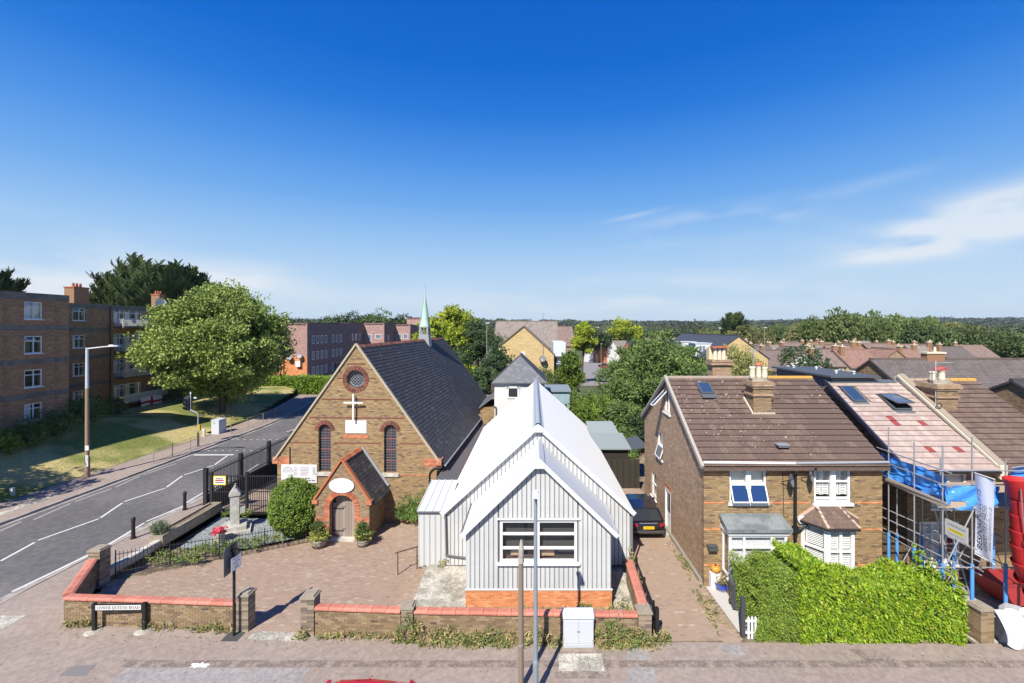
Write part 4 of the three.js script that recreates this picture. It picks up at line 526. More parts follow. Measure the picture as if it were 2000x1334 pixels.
{
  const h = thing('white_hall', 'white ribbed metal hall with steep corrugated roof and projecting front bay', 'hall', 0.2, 0, 17.1);
  const z1 = -2.8, zr = -19.2, hw = 4.05, eH = 2.62, rH = 6.3, bw = 2.78, bE = 2.95, bR = 5.62, slopeB = (x) => bR - (bR - bE) * Math.abs(x - 0.02) / bw, slopeM = (x) => rH - (rH - eH) * Math.abs(x) / hw;
  function panels(x0, x1, z, lo, hi, sp = 0.176) { for (let x = x0; x < x1 - 0.05; x += sp) { const a = x + 0.012, b = Math.min(x + sp, x1) - 0.012, l0 = lo(a), l1 = lo(b), t0 = hi(a), t1 = hi(b), pk = a < 0.02 && b > 0.02 ? [[0.02, hi(0.02)]] : []; if (Math.max(t0, t1) < Math.max(l0, l1) + 0.06) continue; part(h, 'cladding_panel', join(plate([[a, l0], [b, l1], [b, t1], ...pk, [a, t0]], 0.025, [], z), plate([[a, l0], [a + 0.02, l0 + (l1 - l0) * 0.1], [a + 0.02, hi(a + 0.02)], [a, t0]], 0.014, [], z + 0.012)), clad); } }
  // front bay
  part(h, 'bay_core', plate([[-bw + 0.02, 0], [bw - 0.02, 0], [bw - 0.02, bE - 0.08], [0.02, bR - 0.1], [-bw + 0.02, bE - 0.08]], 2.75, [rectHole(-1.5, 1.48, 1.7, 3.3)], -0.05), groove);
  part(h, 'brick_plinth', metric(span(-bw, bw, -0.1, 0.64, -2.7, -0.008)), matOrange); part(h, 'drip_trim', box(bw * 2 + 0.04, 0.05, 0.06, 0, 0.665, 0.0), sheetW);
  panels(-bw, -1.52, 0, () => 0.7, (x) => slopeB(x) - 0.1); panels(1.5, bw, 0, () => 0.7, (x) => slopeB(x) - 0.1); panels(-1.52, 1.5, 0, () => 3.38, (x) => slopeB(x) - 0.1); panels(-1.52, 1.5, 0, () => 0.7, () => 1.6);
  part(h, 'window_trim', join(box(3.16, 0.05, 0.09, -0.01, 3.34, 0.01), box(3.16, 0.06, 0.1, -0.01, 1.63, 0.015)), sheetW);
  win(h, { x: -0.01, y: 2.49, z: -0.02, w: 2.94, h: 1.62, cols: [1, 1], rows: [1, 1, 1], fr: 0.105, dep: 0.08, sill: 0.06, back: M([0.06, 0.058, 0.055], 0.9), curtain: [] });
  part(h, 'pamphlets', join(box(0.5, 0.3, 0.02, 0.35, 1.98, -0.25), box(0.35, 0.22, 0.02, -0.9, 1.95, -0.25)), M([0.4, 0.28, 0.17], 0.9));
  for (const s of [-1, 1]) {
    const o = [0.02 + s * (bw + 0.16), bE - 0.13, 0.18];
    part(h, 'bay_roof', s > 0 ? corrugated(o, [0, 0, -1], [-bw - 0.16, bR - bE + 0.15, 0], 2.95, 3.98, 0.5, 0.008) : corrugated([o[0], o[1], -2.77], [0, 0, 1], [bw + 0.16, bR - bE + 0.15, 0], 2.95, 3.98, 0.5, 0.008), sheetW);
    part(h, 'barge_board', beam([o[0] + s * 0.01, o[1] - 0.06, 0.2], [0.02, bR - 0.03, 0.2], 0.05, 0.17), sheetW); part(h, 'bay_gutter', rod([o[0], o[1] - 0.02, 0.18], [o[0], o[1] - 0.02, -2.75], 0.06), s < 0 ? groove : galv);
  }
  part(h, 'bay_ridge', plate([[-0.2, -0.19], [0, 0], [0.2, -0.19], [0.2, -0.22], [0, -0.03], [-0.2, -0.22]], 2.98, [], 0.22).translate(0.02, bR + 0.09, 0), sheetW);
  // main body
  part(h, 'body', join(plate([[-hw, 0], [hw, 0], [hw, eH - 0.1], [0, rH - 0.12], [-hw, eH - 0.1]], 16.3, [], z1 - 0.05)), groove);
  const low = (x) => Math.abs(x) < bw - 0.1 ? slopeB(x) - 0.25 : 0.12; panels(-hw, -bw + 0.1, z1, () => 0.12, (x) => slopeM(x) - 0.1); panels(bw - 0.1, hw, z1, () => 0.12, (x) => slopeM(x) - 0.1); panels(-bw + 0.1, bw - 0.1, z1, low, (x) => slopeM(x) - 0.1);
  for (let i = 0; i < 49; i++) { const m = part(h, 'side_panel', join(box(0.03, eH - 0.2, 0.31, hw + 0.018, eH / 2, 0), box(0.02, eH - 0.2, 0.035, hw + 0.04, eH / 2, 0.14)), clad); m.position.z = z1 - 0.25 - i * 0.33; }
  part(h, 'roof', corrugated([hw + 0.2, eH - 0.18, z1 + 0.14], [0, 0, -1], [-hw - 0.2, rH - eH + 0.18, 0], 16.7, 5.7), sheetW); part(h, 'roof', corrugated([-hw - 0.2, eH - 0.18, z1 - 16.56], [0, 0, 1], [hw + 0.2, rH - eH + 0.18, 0], 16.7, 5.7), sheetW);
  part(h, 'ridge_cap', join(lathe([[0.13, 0], [0.13, 16.7]], 14).rotateX(-Math.PI / 2).translate(0, rH + 0.0, z1 + 0.14), plate([[-0.28, -0.22], [0, 0.05], [0.28, -0.22], [0.28, -0.24], [0, 0.02], [-0.28, -0.24]], 16.72, [], 0).translate(0, rH, z1 + 0.15)), galv);
  for (const s of [-1, 1]) part(h, 'barge_board', beam([s * (hw + 0.2), eH - 0.2, z1 + 0.16], [0, rH - 0.02, z1 + 0.16], 0.05, 0.2), sheetW); part(h, 'rear_barge', join(beam([hw + 0.2, eH - 0.2, zr - 0.14], [0, rH - 0.04, zr - 0.14], 0.05, 0.16), beam([-hw - 0.2, eH - 0.2, zr - 0.14], [0, rH - 0.04, zr - 0.14], 0.05, 0.16)), sheetW);
  part(h, 'apex_cap', plate([[-0.24, -0.28], [0.24, -0.28], [0.24, -0.12], [0, 0.1], [-0.24, -0.12]], 0.03, [], z1 + 0.21).translate(0, rH, 0), sheetW); part(h, 'apex_cap', plate([[-0.2, -0.3], [0.2, -0.3], [0.2, -0.14], [0, 0.06], [-0.2, -0.14]], 0.03, [], 0.25).translate(0.02, bR, 0), sheetW);
  part(h, 'downpipe', join(rod([-hw - 0.02, 2.3, z1 + 0.1], [-hw + 0.02, 0.6, z1 + 0.1], 0.04), rod([-hw + 0.02, 0.6, z1 + 0.1], [-bw - 0.1, 0.45, z1 + 0.1], 0.04)), groove); part(h, 'downpipe', rod([hw + 0.08, 2.3, z1 + 0.08], [hw + 0.08, 0.05, z1 + 0.08], 0.045), M([0.16, 0.17, 0.19], 0.6));
  const a = thing('hall_annexe', 'small white ribbed metal lean-to beside the hall', 'annexe', -4.5, 0, 20.1); part(a, 'core', plate([[0, -0.2], [2.7, -0.2], [2.7, 2.78], [0, 2.42]], 1.22).rotateY(Math.PI / 2).translate(0.6, 0, 0), groove); for (let i = 0; i < 5; i++) part(a, 'cladding_panel', join(box(0.226, 2.48, 0.025, -0.5 + i * 0.248, 1.2, 0.02), box(0.03, 2.48, 0.03, -0.6 + i * 0.248, 1.2, 0.035)), clad);
  for (let i = 0; i < 4; i++) part(a, 'roof_panel', join(box(0.32, 0.03, 2.95, -0.5 + i * 0.34, 0, 0), box(0.03, 0.05, 2.95, -0.65 + i * 0.34, 0.03, 0)).rotateX(0.13).translate(0, 2.66, -1.33), sheetW); part(a, 'gutter', rod([-0.68, 2.42, 0.1], [0.72, 2.42, 0.1], 0.055), groove); part(a, 'side_panel', box(0.03, 2.45, 2.6, -0.63, 1.2, -1.35), clad); part(a, 'downpipe', rod([0.7, 2.4, 0.1], [0.7, 0.3, 0.1], 0.05), groove);
  const f = thing('passage_roof', 'dark felt flat roof between the chapel and the hall', 'roof', -4.75, 0, 23.2); for (let i = 0; i < 6; i++) part(f, 'felt_strip', box(1.25, 0.06, 2.55, 0.08, 2.36 - (i % 2) * 0.01, -1.3 - i * 2.56), M([0.085 + 0.01 * (i % 3), 0.083, 0.085], 0.9)); part(f, 'wall', metric(box(1.1, 2.5, 15, 0.1, 1.05, -7.8)), matStockB);
  part(f, 'parapet', metric(box(1.7, 0.8, 0.3, 0.1, 2.75, -15.6)), matStock);
}

// ---------------------------------------------------------------- brick houses along the street
const ribbed = (w, e) => { const p = [], n = 3; for (let i = 0; i < n; i++) { const a = -w / 2 + i * w / n, q = w / n; p.push([a + 0.004, 0.007], [a + q * 0.5, 0.007], [a + q * 0.62, 0.02], [a + q * 0.85, 0.02]); } p.push([w / 2 - 0.004, 0.007], [w / 2 - 0.004, 0], [-w / 2 + 0.004, 0]); return plate(p.reverse(), e * 1.15).rotateX(Math.PI / 2); };
const tileTex = (() => tex(256, 256, (u, v) => { const g = 0.72 + 0.5 * fbm(u, v, 8, 4, 501), l = sm(0.66, 0.74, fbm(u, v, 24, 3, 507)); return mix([0.9 * g, 0.9 * g, 0.9 * g], [1.6, 1.5, 1.3], l * 0.8).map((x) => Math.min(1, x * 0.62)); }, 0.9))();
const tileSet = (cols) => cols.map((c, i) => { const m = M(c, 0.9), t = tileTex.clone(); m.map = i % 2 ? tileTex : t; t.offset.set(i * 0.37, i * 0.61); t.needsUpdate = true; return m; });
const brownTiles = tileSet([[0.25, 0.168, 0.134], [0.238, 0.159, 0.127], [0.264, 0.18, 0.144], [0.216, 0.145, 0.116], [0.255, 0.175, 0.136], [0.29, 0.205, 0.162]]), dustTiles = tileSet([[0.72, 0.57, 0.5], [0.69, 0.54, 0.47], [0.75, 0.6, 0.53], [0.66, 0.5, 0.44], [0.72, 0.58, 0.52]]), newRed = tileSet([[0.5, 0.1, 0.09]]);
function chimney(parent, x, y0, y1, z, w, d, pots, cap = true) {
  const g = metric(join(box(w, y1 - y0, d, x, (y0 + y1) / 2, z))), c = part(parent, 'chimney', g, matStockB); part(c, 'corbel', metric(join(box(w + 0.14, 0.09, d + 0.14, x, y1 - 0.5, z), box(w + 0.12, 0.1, d + 0.12, x, y1 - 0.14, z), box(w + 0.24, 0.13, d + 0.24, x, y1 - 0.02, z), box(w + 0.14, 0.08, d + 0.14, x, y1 + 0.09, z))), cap ? matSide : matStockB); part(c, 'flaunching', new THREE.CylinderGeometry(w * 0.42, w * 0.62, 0.16, 4).rotateY(Math.PI / 4).scale(1, 1, d / w).translate(x, y1 + 0.2, z), mortarM);
  pots.forEach(([px, h, m, r = 0.13]) => part(c, 'chimney_pot', lathe([[0, 0], [r, 0], [r * 0.92, h * 0.2], [r * 1.05, h * 0.22], [r * 0.9, h * 0.3], [r * 0.84, h * 0.82], [r * 1.06, h * 0.86], [r * 1.06, h], [r * 0.75, h], [r * 0.7, h * 0.5], [0, h * 0.5]], 12).translate(x + px, y1 + 0.2, z), m)); return c;
}
function rooflight(parent, x, y, z, w, l, pitch, open = 0) {   // centre on the slope; pitch in radians
  const fr = M([0.09, 0.1, 0.115], 0.5), m = part(parent, 'roof_window', join(box(w, 0.09, 0.07, 0, 0, l / 2), box(w, 0.09, 0.07, 0, 0, -l / 2), box(0.07, 0.09, l, w / 2, 0, 0), box(0.07, 0.09, l, -w / 2, 0, 0), box(w + 0.14, 0.012, 0.34, 0, -0.03, l / 2 + 0.17), box(w + 0.1, 0.012, l + 0.1, 0, -0.035, 0)), fr); m.position.set(x, y, z); m.rotation.x = pitch;
  part(m, 'shaft', box(w - 0.08, 0.01, l - 0.08, 0, -0.02, 0), M([0.015, 0.015, 0.015], 0.9));
  if (open) { const s = part(m, 'sash', join(box(w, 0.05, 0.08, 0, 0, l / 2), box(w, 0.05, 0.08, 0, 0, -l / 2), box(0.08, 0.05, l, w / 2, 0, 0), box(0.08, 0.05, l, -w / 2, 0, 0)), fr); s.position.set(0, 0.2, -0.02); s.rotation.x = -open; const p = part(m, 'pane', box(w - 0.1, 0.012, l - 0.1), M([0.1, 0.14, 0.2], 0.03)); p.position.copy(s.position); p.rotation.copy(s.rotation); }
  else part(m, 'pane', box(w - 0.08, 0.012, l - 0.08, 0, 0.025, 0), M([0.03, 0.06, 0.12], 0.03));
}
const shutters = (parent, x, y, z, w, h, ry = 0) => { const g = []; for (let yy = -h / 2 + 0.05; yy < h / 2 - 0.03; yy += 0.07) g.push(box(w - 0.08, 0.012, 0.055, 0, yy, 0, 0.6)); g.push(box(0.05, h, 0.03, -w / 2 + 0.025, 0, 0), box(0.05, h, 0.03, w / 2 - 0.025, 0, 0)); const m = part(parent, 'shutter', join(g), white); m.position.set(x, y, z); m.rotation.y = ry; return m; };
{
  const h = thing('semi_detached_house', 'pair of yellow brick cottages with brown tiled roof and white bay windows', 'house', 7.0, 0, 18.5), W = 7.32, Dp = 9.9, E = 5.12, T = 8.0;
  part(h, 'front_wall', metric(plate([[0, -0.2], [W, -0.2], [W, E], [0, E]], 0.3, [rectHole(1.05, 2.56, 3.42, 4.96), rectHole(4.52, 6.03, 3.42, 4.96), rectHole(0.95, 2.85, 0.7, 2.5), rectHole(4.2, 5.95, 0.7, 2.6)])), matStock);
  const gable = [[0.302, -0.2], [Dp, -0.2], [Dp, E - 0.1], [Dp / 2, T - 0.05], [0.302, E + 0.02]], sideHoles = [rectHole(4.55, 5.65, 6.15, 7.35), rectHole(5.9, 7.0, 3.4, 4.8), rectHole(7.15, 8.25, 0.75, 2.15), rectHole(4.5, 5.45, 0.05, 2.15)];
  part(h, 'side_wall', metric(plate(gable.map(([a, b]) => [-a, b]), 0.3, sideHoles.map((q) => q.map(([a, b]) => [-a, b]).reverse())).rotateY(-Math.PI / 2).translate(0.0, 0, 0).scale(1, 1, 1)), matSide);
  part(h, 'side_wall', metric(plate(gable, 0.3).rotateY(Math.PI / 2).translate(W, 0, 0)), matStockB); part(h, 'rear_wall', metric(span(0.3, W - 0.3, -0.2, E, -Dp + 0.3, -Dp)), matSide);
  // windows in the side wall
  const sw = (D, y, w, hh, o = {}) => win(h, { x: 0.06, y, z: -D, ry: -Math.PI / 2, w, h: hh, cols: [1], rows: [1, 1], fr: 0.08, sill: 0.09, ...o });
  sw(5.1, 6.75, 1.1, 1.2, { cols: [1, 1], rows: [1], vents: [[0, 0, 0.75, darkGlass]] }); sw(6.45, 4.1, 1.1, 1.4, { curtain: [[0, 1, blindM]], vents: [[0, 0, 0.3, darkGlass]] }); sw(7.7, 1.45, 1.1, 1.4, { curtain: [[0, 0.5, netM]] });
  { const d = part(h, 'side_door', join(box(0.1, 2.1, 0.08, 0.04, 1.1, -4.53), box(0.1, 2.1, 0.08, 0.04, 1.1, -5.42), box(0.1, 0.08, 0.85, 0.04, 2.11, -4.97), box(0.05, 0.9, 0.8, 0.1, 0.5, -4.97)), white); part(d, 'pane', box(0.02, 1.05, 0.8, 0.08, 1.5, -4.97), darkGlass); part(d, 'step', metric(box(0.5, 0.15, 1.2, -0.2, 0.02, -4.97)), matConcrete); part(h, 'brick_band', metric(span(-0.012, 0.02, 2.2, 2.42, -4.4, -5.5)), matRed); }
  part(h, 'wall_plinth', metric(box(0.12, 0.22, 9.6, -0.06, 0.06, -5)), M([0.26, 0.24, 0.2], 0.95));
  // bands of red brick
  for (const [y, cuts] of [[4.55, [[0.98, 2.64], [4.44, 6.1]]], [4.72, [[0.98, 2.64], [4.44, 6.1]]], [3.38, [[0.9, 2.7], [4.38, 6.18]]], [2.28, [[0.65, 3.12], [3.7, 6.3]]], [0.82, [[0.65, 3.12], [3.7, 6.3]]]]) { let x = 0; for (const [a, b] of [...cuts, [W, W]]) { if (a - x > 0.05) part(h, 'brick_band', metric(span(x - (x ? 0 : 0.01), a, y, y + 0.078, 0.001, 0.013)), matOrange); x = b; } }
  // first floor windows
  win(h, { x: 1.805, y: 4.19, z: -0.04, w: 1.5, h: 1.54, cols: [1, 1], rows: [1, 1.02], fr: 0.07, sill: 0.1, curtain: [[0.02, 0.98, blindM]], vents: [[0, 0, 0.42, M([0.02, 0.05, 0.14], 0.02)], [1, 0, 0.42, M([0.02, 0.05, 0.14], 0.02)]] }); part(h, 'mullion_post', join(box(0.2, 1.54, 0.1, 1.805, 4.19, 0.0), box(0.3, 0.16, 0.16, 1.805, 4.82, 0.02)), white);
  { const w = win(h, { x: 5.275, y: 4.19, z: -0.04, w: 1.5, h: 1.54, cols: [1, 1], rows: [0.25, 1, 1], fr: 0.09, sill: 0.12 }); for (const a of [-0.53, -0.2, 0.2, 0.53]) for (const y of [-0.2, 0.43]) { const s = shutters(w, a, y, -0.13, 0.3, 0.6); s.name = 'shutter'; } part(h, 'mullion_post', join(box(0.22, 1.54, 0.1, 5.275, 4.19, 0.0), box(0.34, 0.14, 0.16, 5.275, 4.84, 0.02)), white); }
  for (const x of [1.805, 5.275]) part(h, 'lintel', box(1.86, 0.15, 0.16, x, 5.04, 0.05), M([0.55, 0.58, 0.62], 0.6));
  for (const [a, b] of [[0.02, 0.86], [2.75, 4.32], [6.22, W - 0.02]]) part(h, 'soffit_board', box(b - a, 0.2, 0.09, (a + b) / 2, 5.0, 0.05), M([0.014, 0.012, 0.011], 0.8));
  part(h, 'gutter', rod([-0.1, 5.13, 0.22], [3.62, 5.1, 0.22], 0.055), whiteMatt); part(h, 'gutter', rod([3.64, 5.1, 0.22], [W + 0.1, 5.14, 0.22], 0.055), lead);
  // roof
  const pitch = Math.atan2(T - E, Dp / 2), ov = 0.28, L = (Dp / 2 + ov) / Math.cos(pitch);
  part(h, 'roof', plate([[-ov, E - 0.02 - ov * Math.tan(pitch)], [Dp / 2, T - 0.03], [Dp + ov, E - 0.02 - ov * Math.tan(pitch)], [Dp + ov, E - 0.14 - ov * Math.tan(pitch)], [Dp / 2, T - 0.15], [-ov, E - 0.14 - ov * Math.tan(pitch)]], W + 0.24).rotateY(Math.PI / 2).translate(W + 0.12, 0, 0), brownTiles[3]);
  tiled(h, 'roof_tile', 'roof_tiles', { o: [-0.12, E - 0.02 - ov * Math.tan(pitch), ov], u: [1, 0, 0], v: [0, Math.sin(pitch), -Math.cos(pitch)], W: W + 0.24, L, tw: 0.33, ex: 0.355, th: 0.01, mats: brownTiles, geo: ribbed, tilt: 0.14, jitter: 0.003, fit: true, skip: (x, y) => Math.abs(x - 1.7) < 0.34 && Math.abs(y - 4.2) < 0.55, weights: (x, y) => R() < 0.1 ? 5 : x > 4 && fbm(x / 12, y / 12, 8, 2, 77) > 0.52 ? 3 : Math.floor(R() * 5) });
  for (let i = 0; i < 17; i++) { const t = part(h, 'ridge_tile', lathe([[0.13, 0], [0.13, 0.44]], 10).rotateZ(-Math.PI / 2), i > 11 ? M([0.52, 0.26, 0.05], 0.95) : i === 11 ? M([0.4, 0.26, 0.1], 0.95) : M([0.27 + 0.03 * (i % 3), 0.24, 0.19], 0.95)); t.position.set(-0.1 + i * 0.445, T - 0.03, -Dp / 2); }
  part(h, 'verge', join(beam([-0.16, E - 0.01 - ov * Math.tan(pitch), ov], [-0.16, T + 0.07, -Dp / 2], 0.12, 0.16), beam([-0.13, T + 0.03, -Dp / 2], [-0.13, E - 0.1, -Dp - ov], 0.1, 0.1)), M([0.36, 0.33, 0.28], 0.9)); part(h, 'barge_board', beam([-0.13, T - 0.1, -Dp / 2], [-0.13, E - 0.25, -Dp - ov], 0.06, 0.16), M([0.1, 0.1, 0.11], 0.7));
  rooflight(h, 1.58, E + 2.42 * Math.tan(pitch) + 1.06, -3.55 - 0.45, 0.58, 0.8, pitch);
  chimney(h, 3.7, 6.2, 7.95, -2.95, 0.84, 0.8, [[-0.28, 0.6, cream, 0.14], [0.02, 0.68, cream, 0.13], [0.3, 0.58, cream, 0.14]]); part(h, 'pot_cowl', lathe([[0.19, 0], [0.16, 0.1], [0.05, 0.15], [0, 0.15]], 10).translate(3.72, 8.82, -2.95), terracotta); part(h, 'lead_flashing', join(box(1.1, 0.2, 0.06, 3.7, 6.55, -2.48), beam([3.2, 6.6, -2.5], [3.2, 7.2, -3.4], 0.05, 0.14)), cream);
  { const pts = [], q = rng(641); for (let i = 0; i < 620; i++) { const x = q() * W, s = q() * L; if (fbm(x / 9, s / 9, 6, 3, 643) > 0.42 + 0.2 * q()) pts.push([x, E - 0.02 + (s * Math.sin(pitch) - ov * Math.tan(pitch)) + 0.075, ov - s * Math.cos(pitch)]); } const im = new THREE.InstancedMesh(new THREE.CylinderGeometry(0.03, 0.034, 0.012, 7), M([1, 1, 1], 0.95), pts.length); im.name = 'lichen'; im.userData.kind = 'stuff'; pts.forEach((p, i) => { im.setMatrixAt(i, mtx(p[0], p[1], p[2], pitch, q() * 6, 0, 0.5 + 1.2 * q() ** 2)); im.setColorAt(i, _c.setRGB(...(q() < 0.06 ? [0.5, 0.3, 0.04] : [0.4 + 0.15 * q(), 0.38, 0.33]))); }); h.add(im); }
  part(h, 'roof_vent', join(box(0.4, 0.08, 0.3, 3.5, 5.62, -0.55), box(0.5, 0.03, 0.35, 3.5, 5.68, -0.52)), lead);
  part(h, 'drain_pipe', join(rod([3.66, 4.9, 0.16], [3.66, 0, 0.16], 0.06, 10), rod([3.66, 4.9, 0.16], [3.75, 5.05, 0.16], 0.05), box(0.2, 0.24, 0.16, 3.66, 2.4, 0.17), rod([3.72, 2.35, 0.18], [4.3, 2.72, 0.2], 0.05)), black); part(h, 'cable', tube([[3.2, 5.0, 0.04], [3.24, 4, 0.03], [3.26, 3, 0.03], [3.3, 2.2, 0.03]], 0.012, 4), timberDark);
  for (const [x, y] of [[3.32, 4.45], [4.12, 4.6]]) { const d = part(h, 'satellite_dish', lathe([[0, 0], [0.16, 0.03], [0.27, 0.09], [0.28, 0.09], [0.16, 0.01], [0, -0.015]], 18), M([0.16, 0.165, 0.175], 0.5)); d.position.set(x, y, 0.34); d.rotation.set(Math.PI / 2 - 0.35, 0, -0.85); part(d, 'arm', join(rod([0, 0.02, 0], [0.02, 0.3, -0.32], 0.012), box(0.07, 0.09, 0.07, 0.02, 0.3, -0.33)), black); part(d, 'bracket', rod([0, -0.01, 0], [0.1, -0.32, 0.05], 0.02), black); }
  part(h, 'alarm_box', cyl(0.17, 0.17, 0.08, 0, -0.04, 0, 18).rotateX(Math.PI / 2).translate(3.98, 2.75, 0.06), M([0.74, 0.7, 0.66], 0.5)); part(h, 'wall_lantern', join(box(0.34, 0.16, 0.18, 0.3, 1.6, 0.12), box(0.4, 0.04, 0.24, 0.3, 1.7, 0.12)), M([0.07, 0.075, 0.08], 0.6)); part(h, 'meter_box', box(0.44, 0.62, 0.22, 0.42, 0.32, 0.12), white);
  // square bay of the near cottage
  const b0 = 0.72, b1 = 3.02, bz = 0.72; part(h, 'bay_roof', (() => { const g = new THREE.BufferGeometry(), q = [[b0 - 0.1, 2.98, 0.01], [b1 + 0.1, 2.98, 0.01], [b1 + 0.14, 2.7, bz + 0.16], [b0 - 0.14, 2.7, bz + 0.16]], lo = q.map(([x, y, z]) => [x, y - 0.13, z]), P = []; const f = (a, b, c, d) => P.push(...a, ...b, ...c, ...a, ...c, ...d); f(q[3], q[2], q[1], q[0]); f(lo[3], lo[2], q[2], q[3]); f(lo[0], lo[3], q[3], q[0]); f(lo[2], lo[1], q[1], q[2]); f(lo[0], lo[1], lo[2], lo[3]); g.setAttribute('position', new THREE.Float32BufferAttribute(P, 3)); g.computeVertexNormals(); return metric(g); })(), grainMat([0.13, 0.15, 0.15], [0.22, 0.24, 0.24], 2, 5, 151, 0.85, 0.3, 0.003, 4, 256));
  part(h, 'bay_fascia', join(box(b1 - b0 + 0.1, 0.16, 0.06, (b0 + b1) / 2, 2.5, bz + 0.03), box(0.06, 0.16, bz, b0 - 0.02, 2.5, bz / 2), box(0.06, 0.16, bz, b1 + 0.02, 2.5, bz / 2)), white); part(h, 'bay_base', metric(join(span(b0, b1, -0.2, 0.68, bz - 0.2, bz), span(b0, b0 + 0.2, -0.2, 0.68, 0, bz - 0.2), span(b1 - 0.2, b1, -0.2, 0.68, 0, bz - 0.2))), matStockB);
  win(h, { x: (b0 + b1) / 2, y: 1.56, z: bz, w: b1 - b0, h: 1.72, cols: [0.55, 1, 0.55], rows: [1.5, 0.62], fr: 0.1, sill: 0.08, curtain: [[0.02, 0.98, netM]], back: null }); win(h, { x: b0, y: 1.56, z: bz / 2, ry: -Math.PI / 2, w: bz - 0.08, h: 1.72, cols: [1], rows: [1], fr: 0.08, back: null, curtain: [] });
  part(h, 'casement', join(box(0.05, 1.02, 0.05, 0, 0, 0.5), box(0.05, 1.02, 0.05, 0, 0, 0), box(0.05, 0.06, 0.5, 0, 0.5, 0.25), box(0.05, 0.06, 0.5, 0, -0.5, 0.25)).rotateY(-0.5).translate(2.46, 1.4, bz + 0.03), white);
  // canted bay of the far cottage
  const P0 = [[3.98, 0], [4.55, 0.8], [5.62, 0.8], [6.12, 0]], up = (pts, y) => pts.map(([x, z]) => [x, y, z]);
  { const g = new THREE.BufferGeometry(), e = up([[3.82, -0.02], [4.48, 0.98], [5.7, 0.98], [6.28, -0.02]], 2.78), t = up([[4.6, 0], [5.5, 0]], 3.3), P = []; const tr = (...q) => q.forEach((v) => P.push(...v)); tr(e[0], e[1], t[0]); tr(e[1], e[2], t[1], e[1], t[1], t[0]); tr(e[2], e[3], t[1]); const lo = e.map(([x, y, z]) => [x, y - 0.07, z]); for (let i = 0; i < 3; i++) tr(lo[i], lo[i + 1], e[i + 1], lo[i], e[i + 1], e[i]); tr(lo[0], lo[2], lo[1], lo[0], lo[3], lo[2]); g.setAttribute('position', new THREE.Float32BufferAttribute(P, 3)); g.computeVertexNormals(); part(h, 'bay_roof', metric(g), brownTiles[1]);
    tiled(h, 'bay_tile', 'bay_tiles', { o: [4.5, 2.78, 0.98], u: [1, 0, 0], v: [0, 0.52, -0.98], W: 1.18, L: 1.05, tw: 0.2, ex: 0.2, th: 0.008, mats: brownTiles, tilt: 0.05, skip: (x, y) => y > 0.9 && false }); for (const [a, b] of [[e[1], t[0]], [e[2], t[1]], [[3.82, 2.8, 0.03], [4.6, 3.32, 0.03]], [[6.28, 2.8, 0.03], [5.5, 3.32, 0.03]], [[4.6, 3.33, 0.03], [5.5, 3.33, 0.03]]]) part(h, 'hip_tile', beam(a, b, 0.1, 0.07), M([0.5, 0.36, 0.28], 0.9)); part(h, 'bay_gutter', join(...[0, 1, 2].map((i) => rod(lo[i], lo[i + 1], 0.04, 6))), black); }
  for (let i = 0; i < 3; i++) { const [a, b] = [P0[i], P0[i + 1]], L2 = Math.hypot(b[0] - a[0], b[1] - a[1]), ry = Math.atan2(-(b[1] - a[1]), b[0] - a[0]), cx = (a[0] + b[0]) / 2, cz = (a[1] + b[1]) / 2; const w = win(h, { x: cx, y: 1.75, z: cz, ry, w: L2, h: 1.9, cols: i === 1 ? [1, 1] : [1], rows: [1, 0.9], fr: 0.13, sill: 0.1 }); for (const s of i === 1 ? [-0.25, 0.25] : [0]) for (const y of [-0.42, 0.48]) shutters(w, s, y, -0.12, i === 1 ? 0.42 : L2 - 0.28, 0.78); part(h, 'bay_base', box(L2 + 0.05, 0.9, 0.12, 0, 0.3, -0.06).rotateY(ry).translate(cx, 0, cz), white); }
}
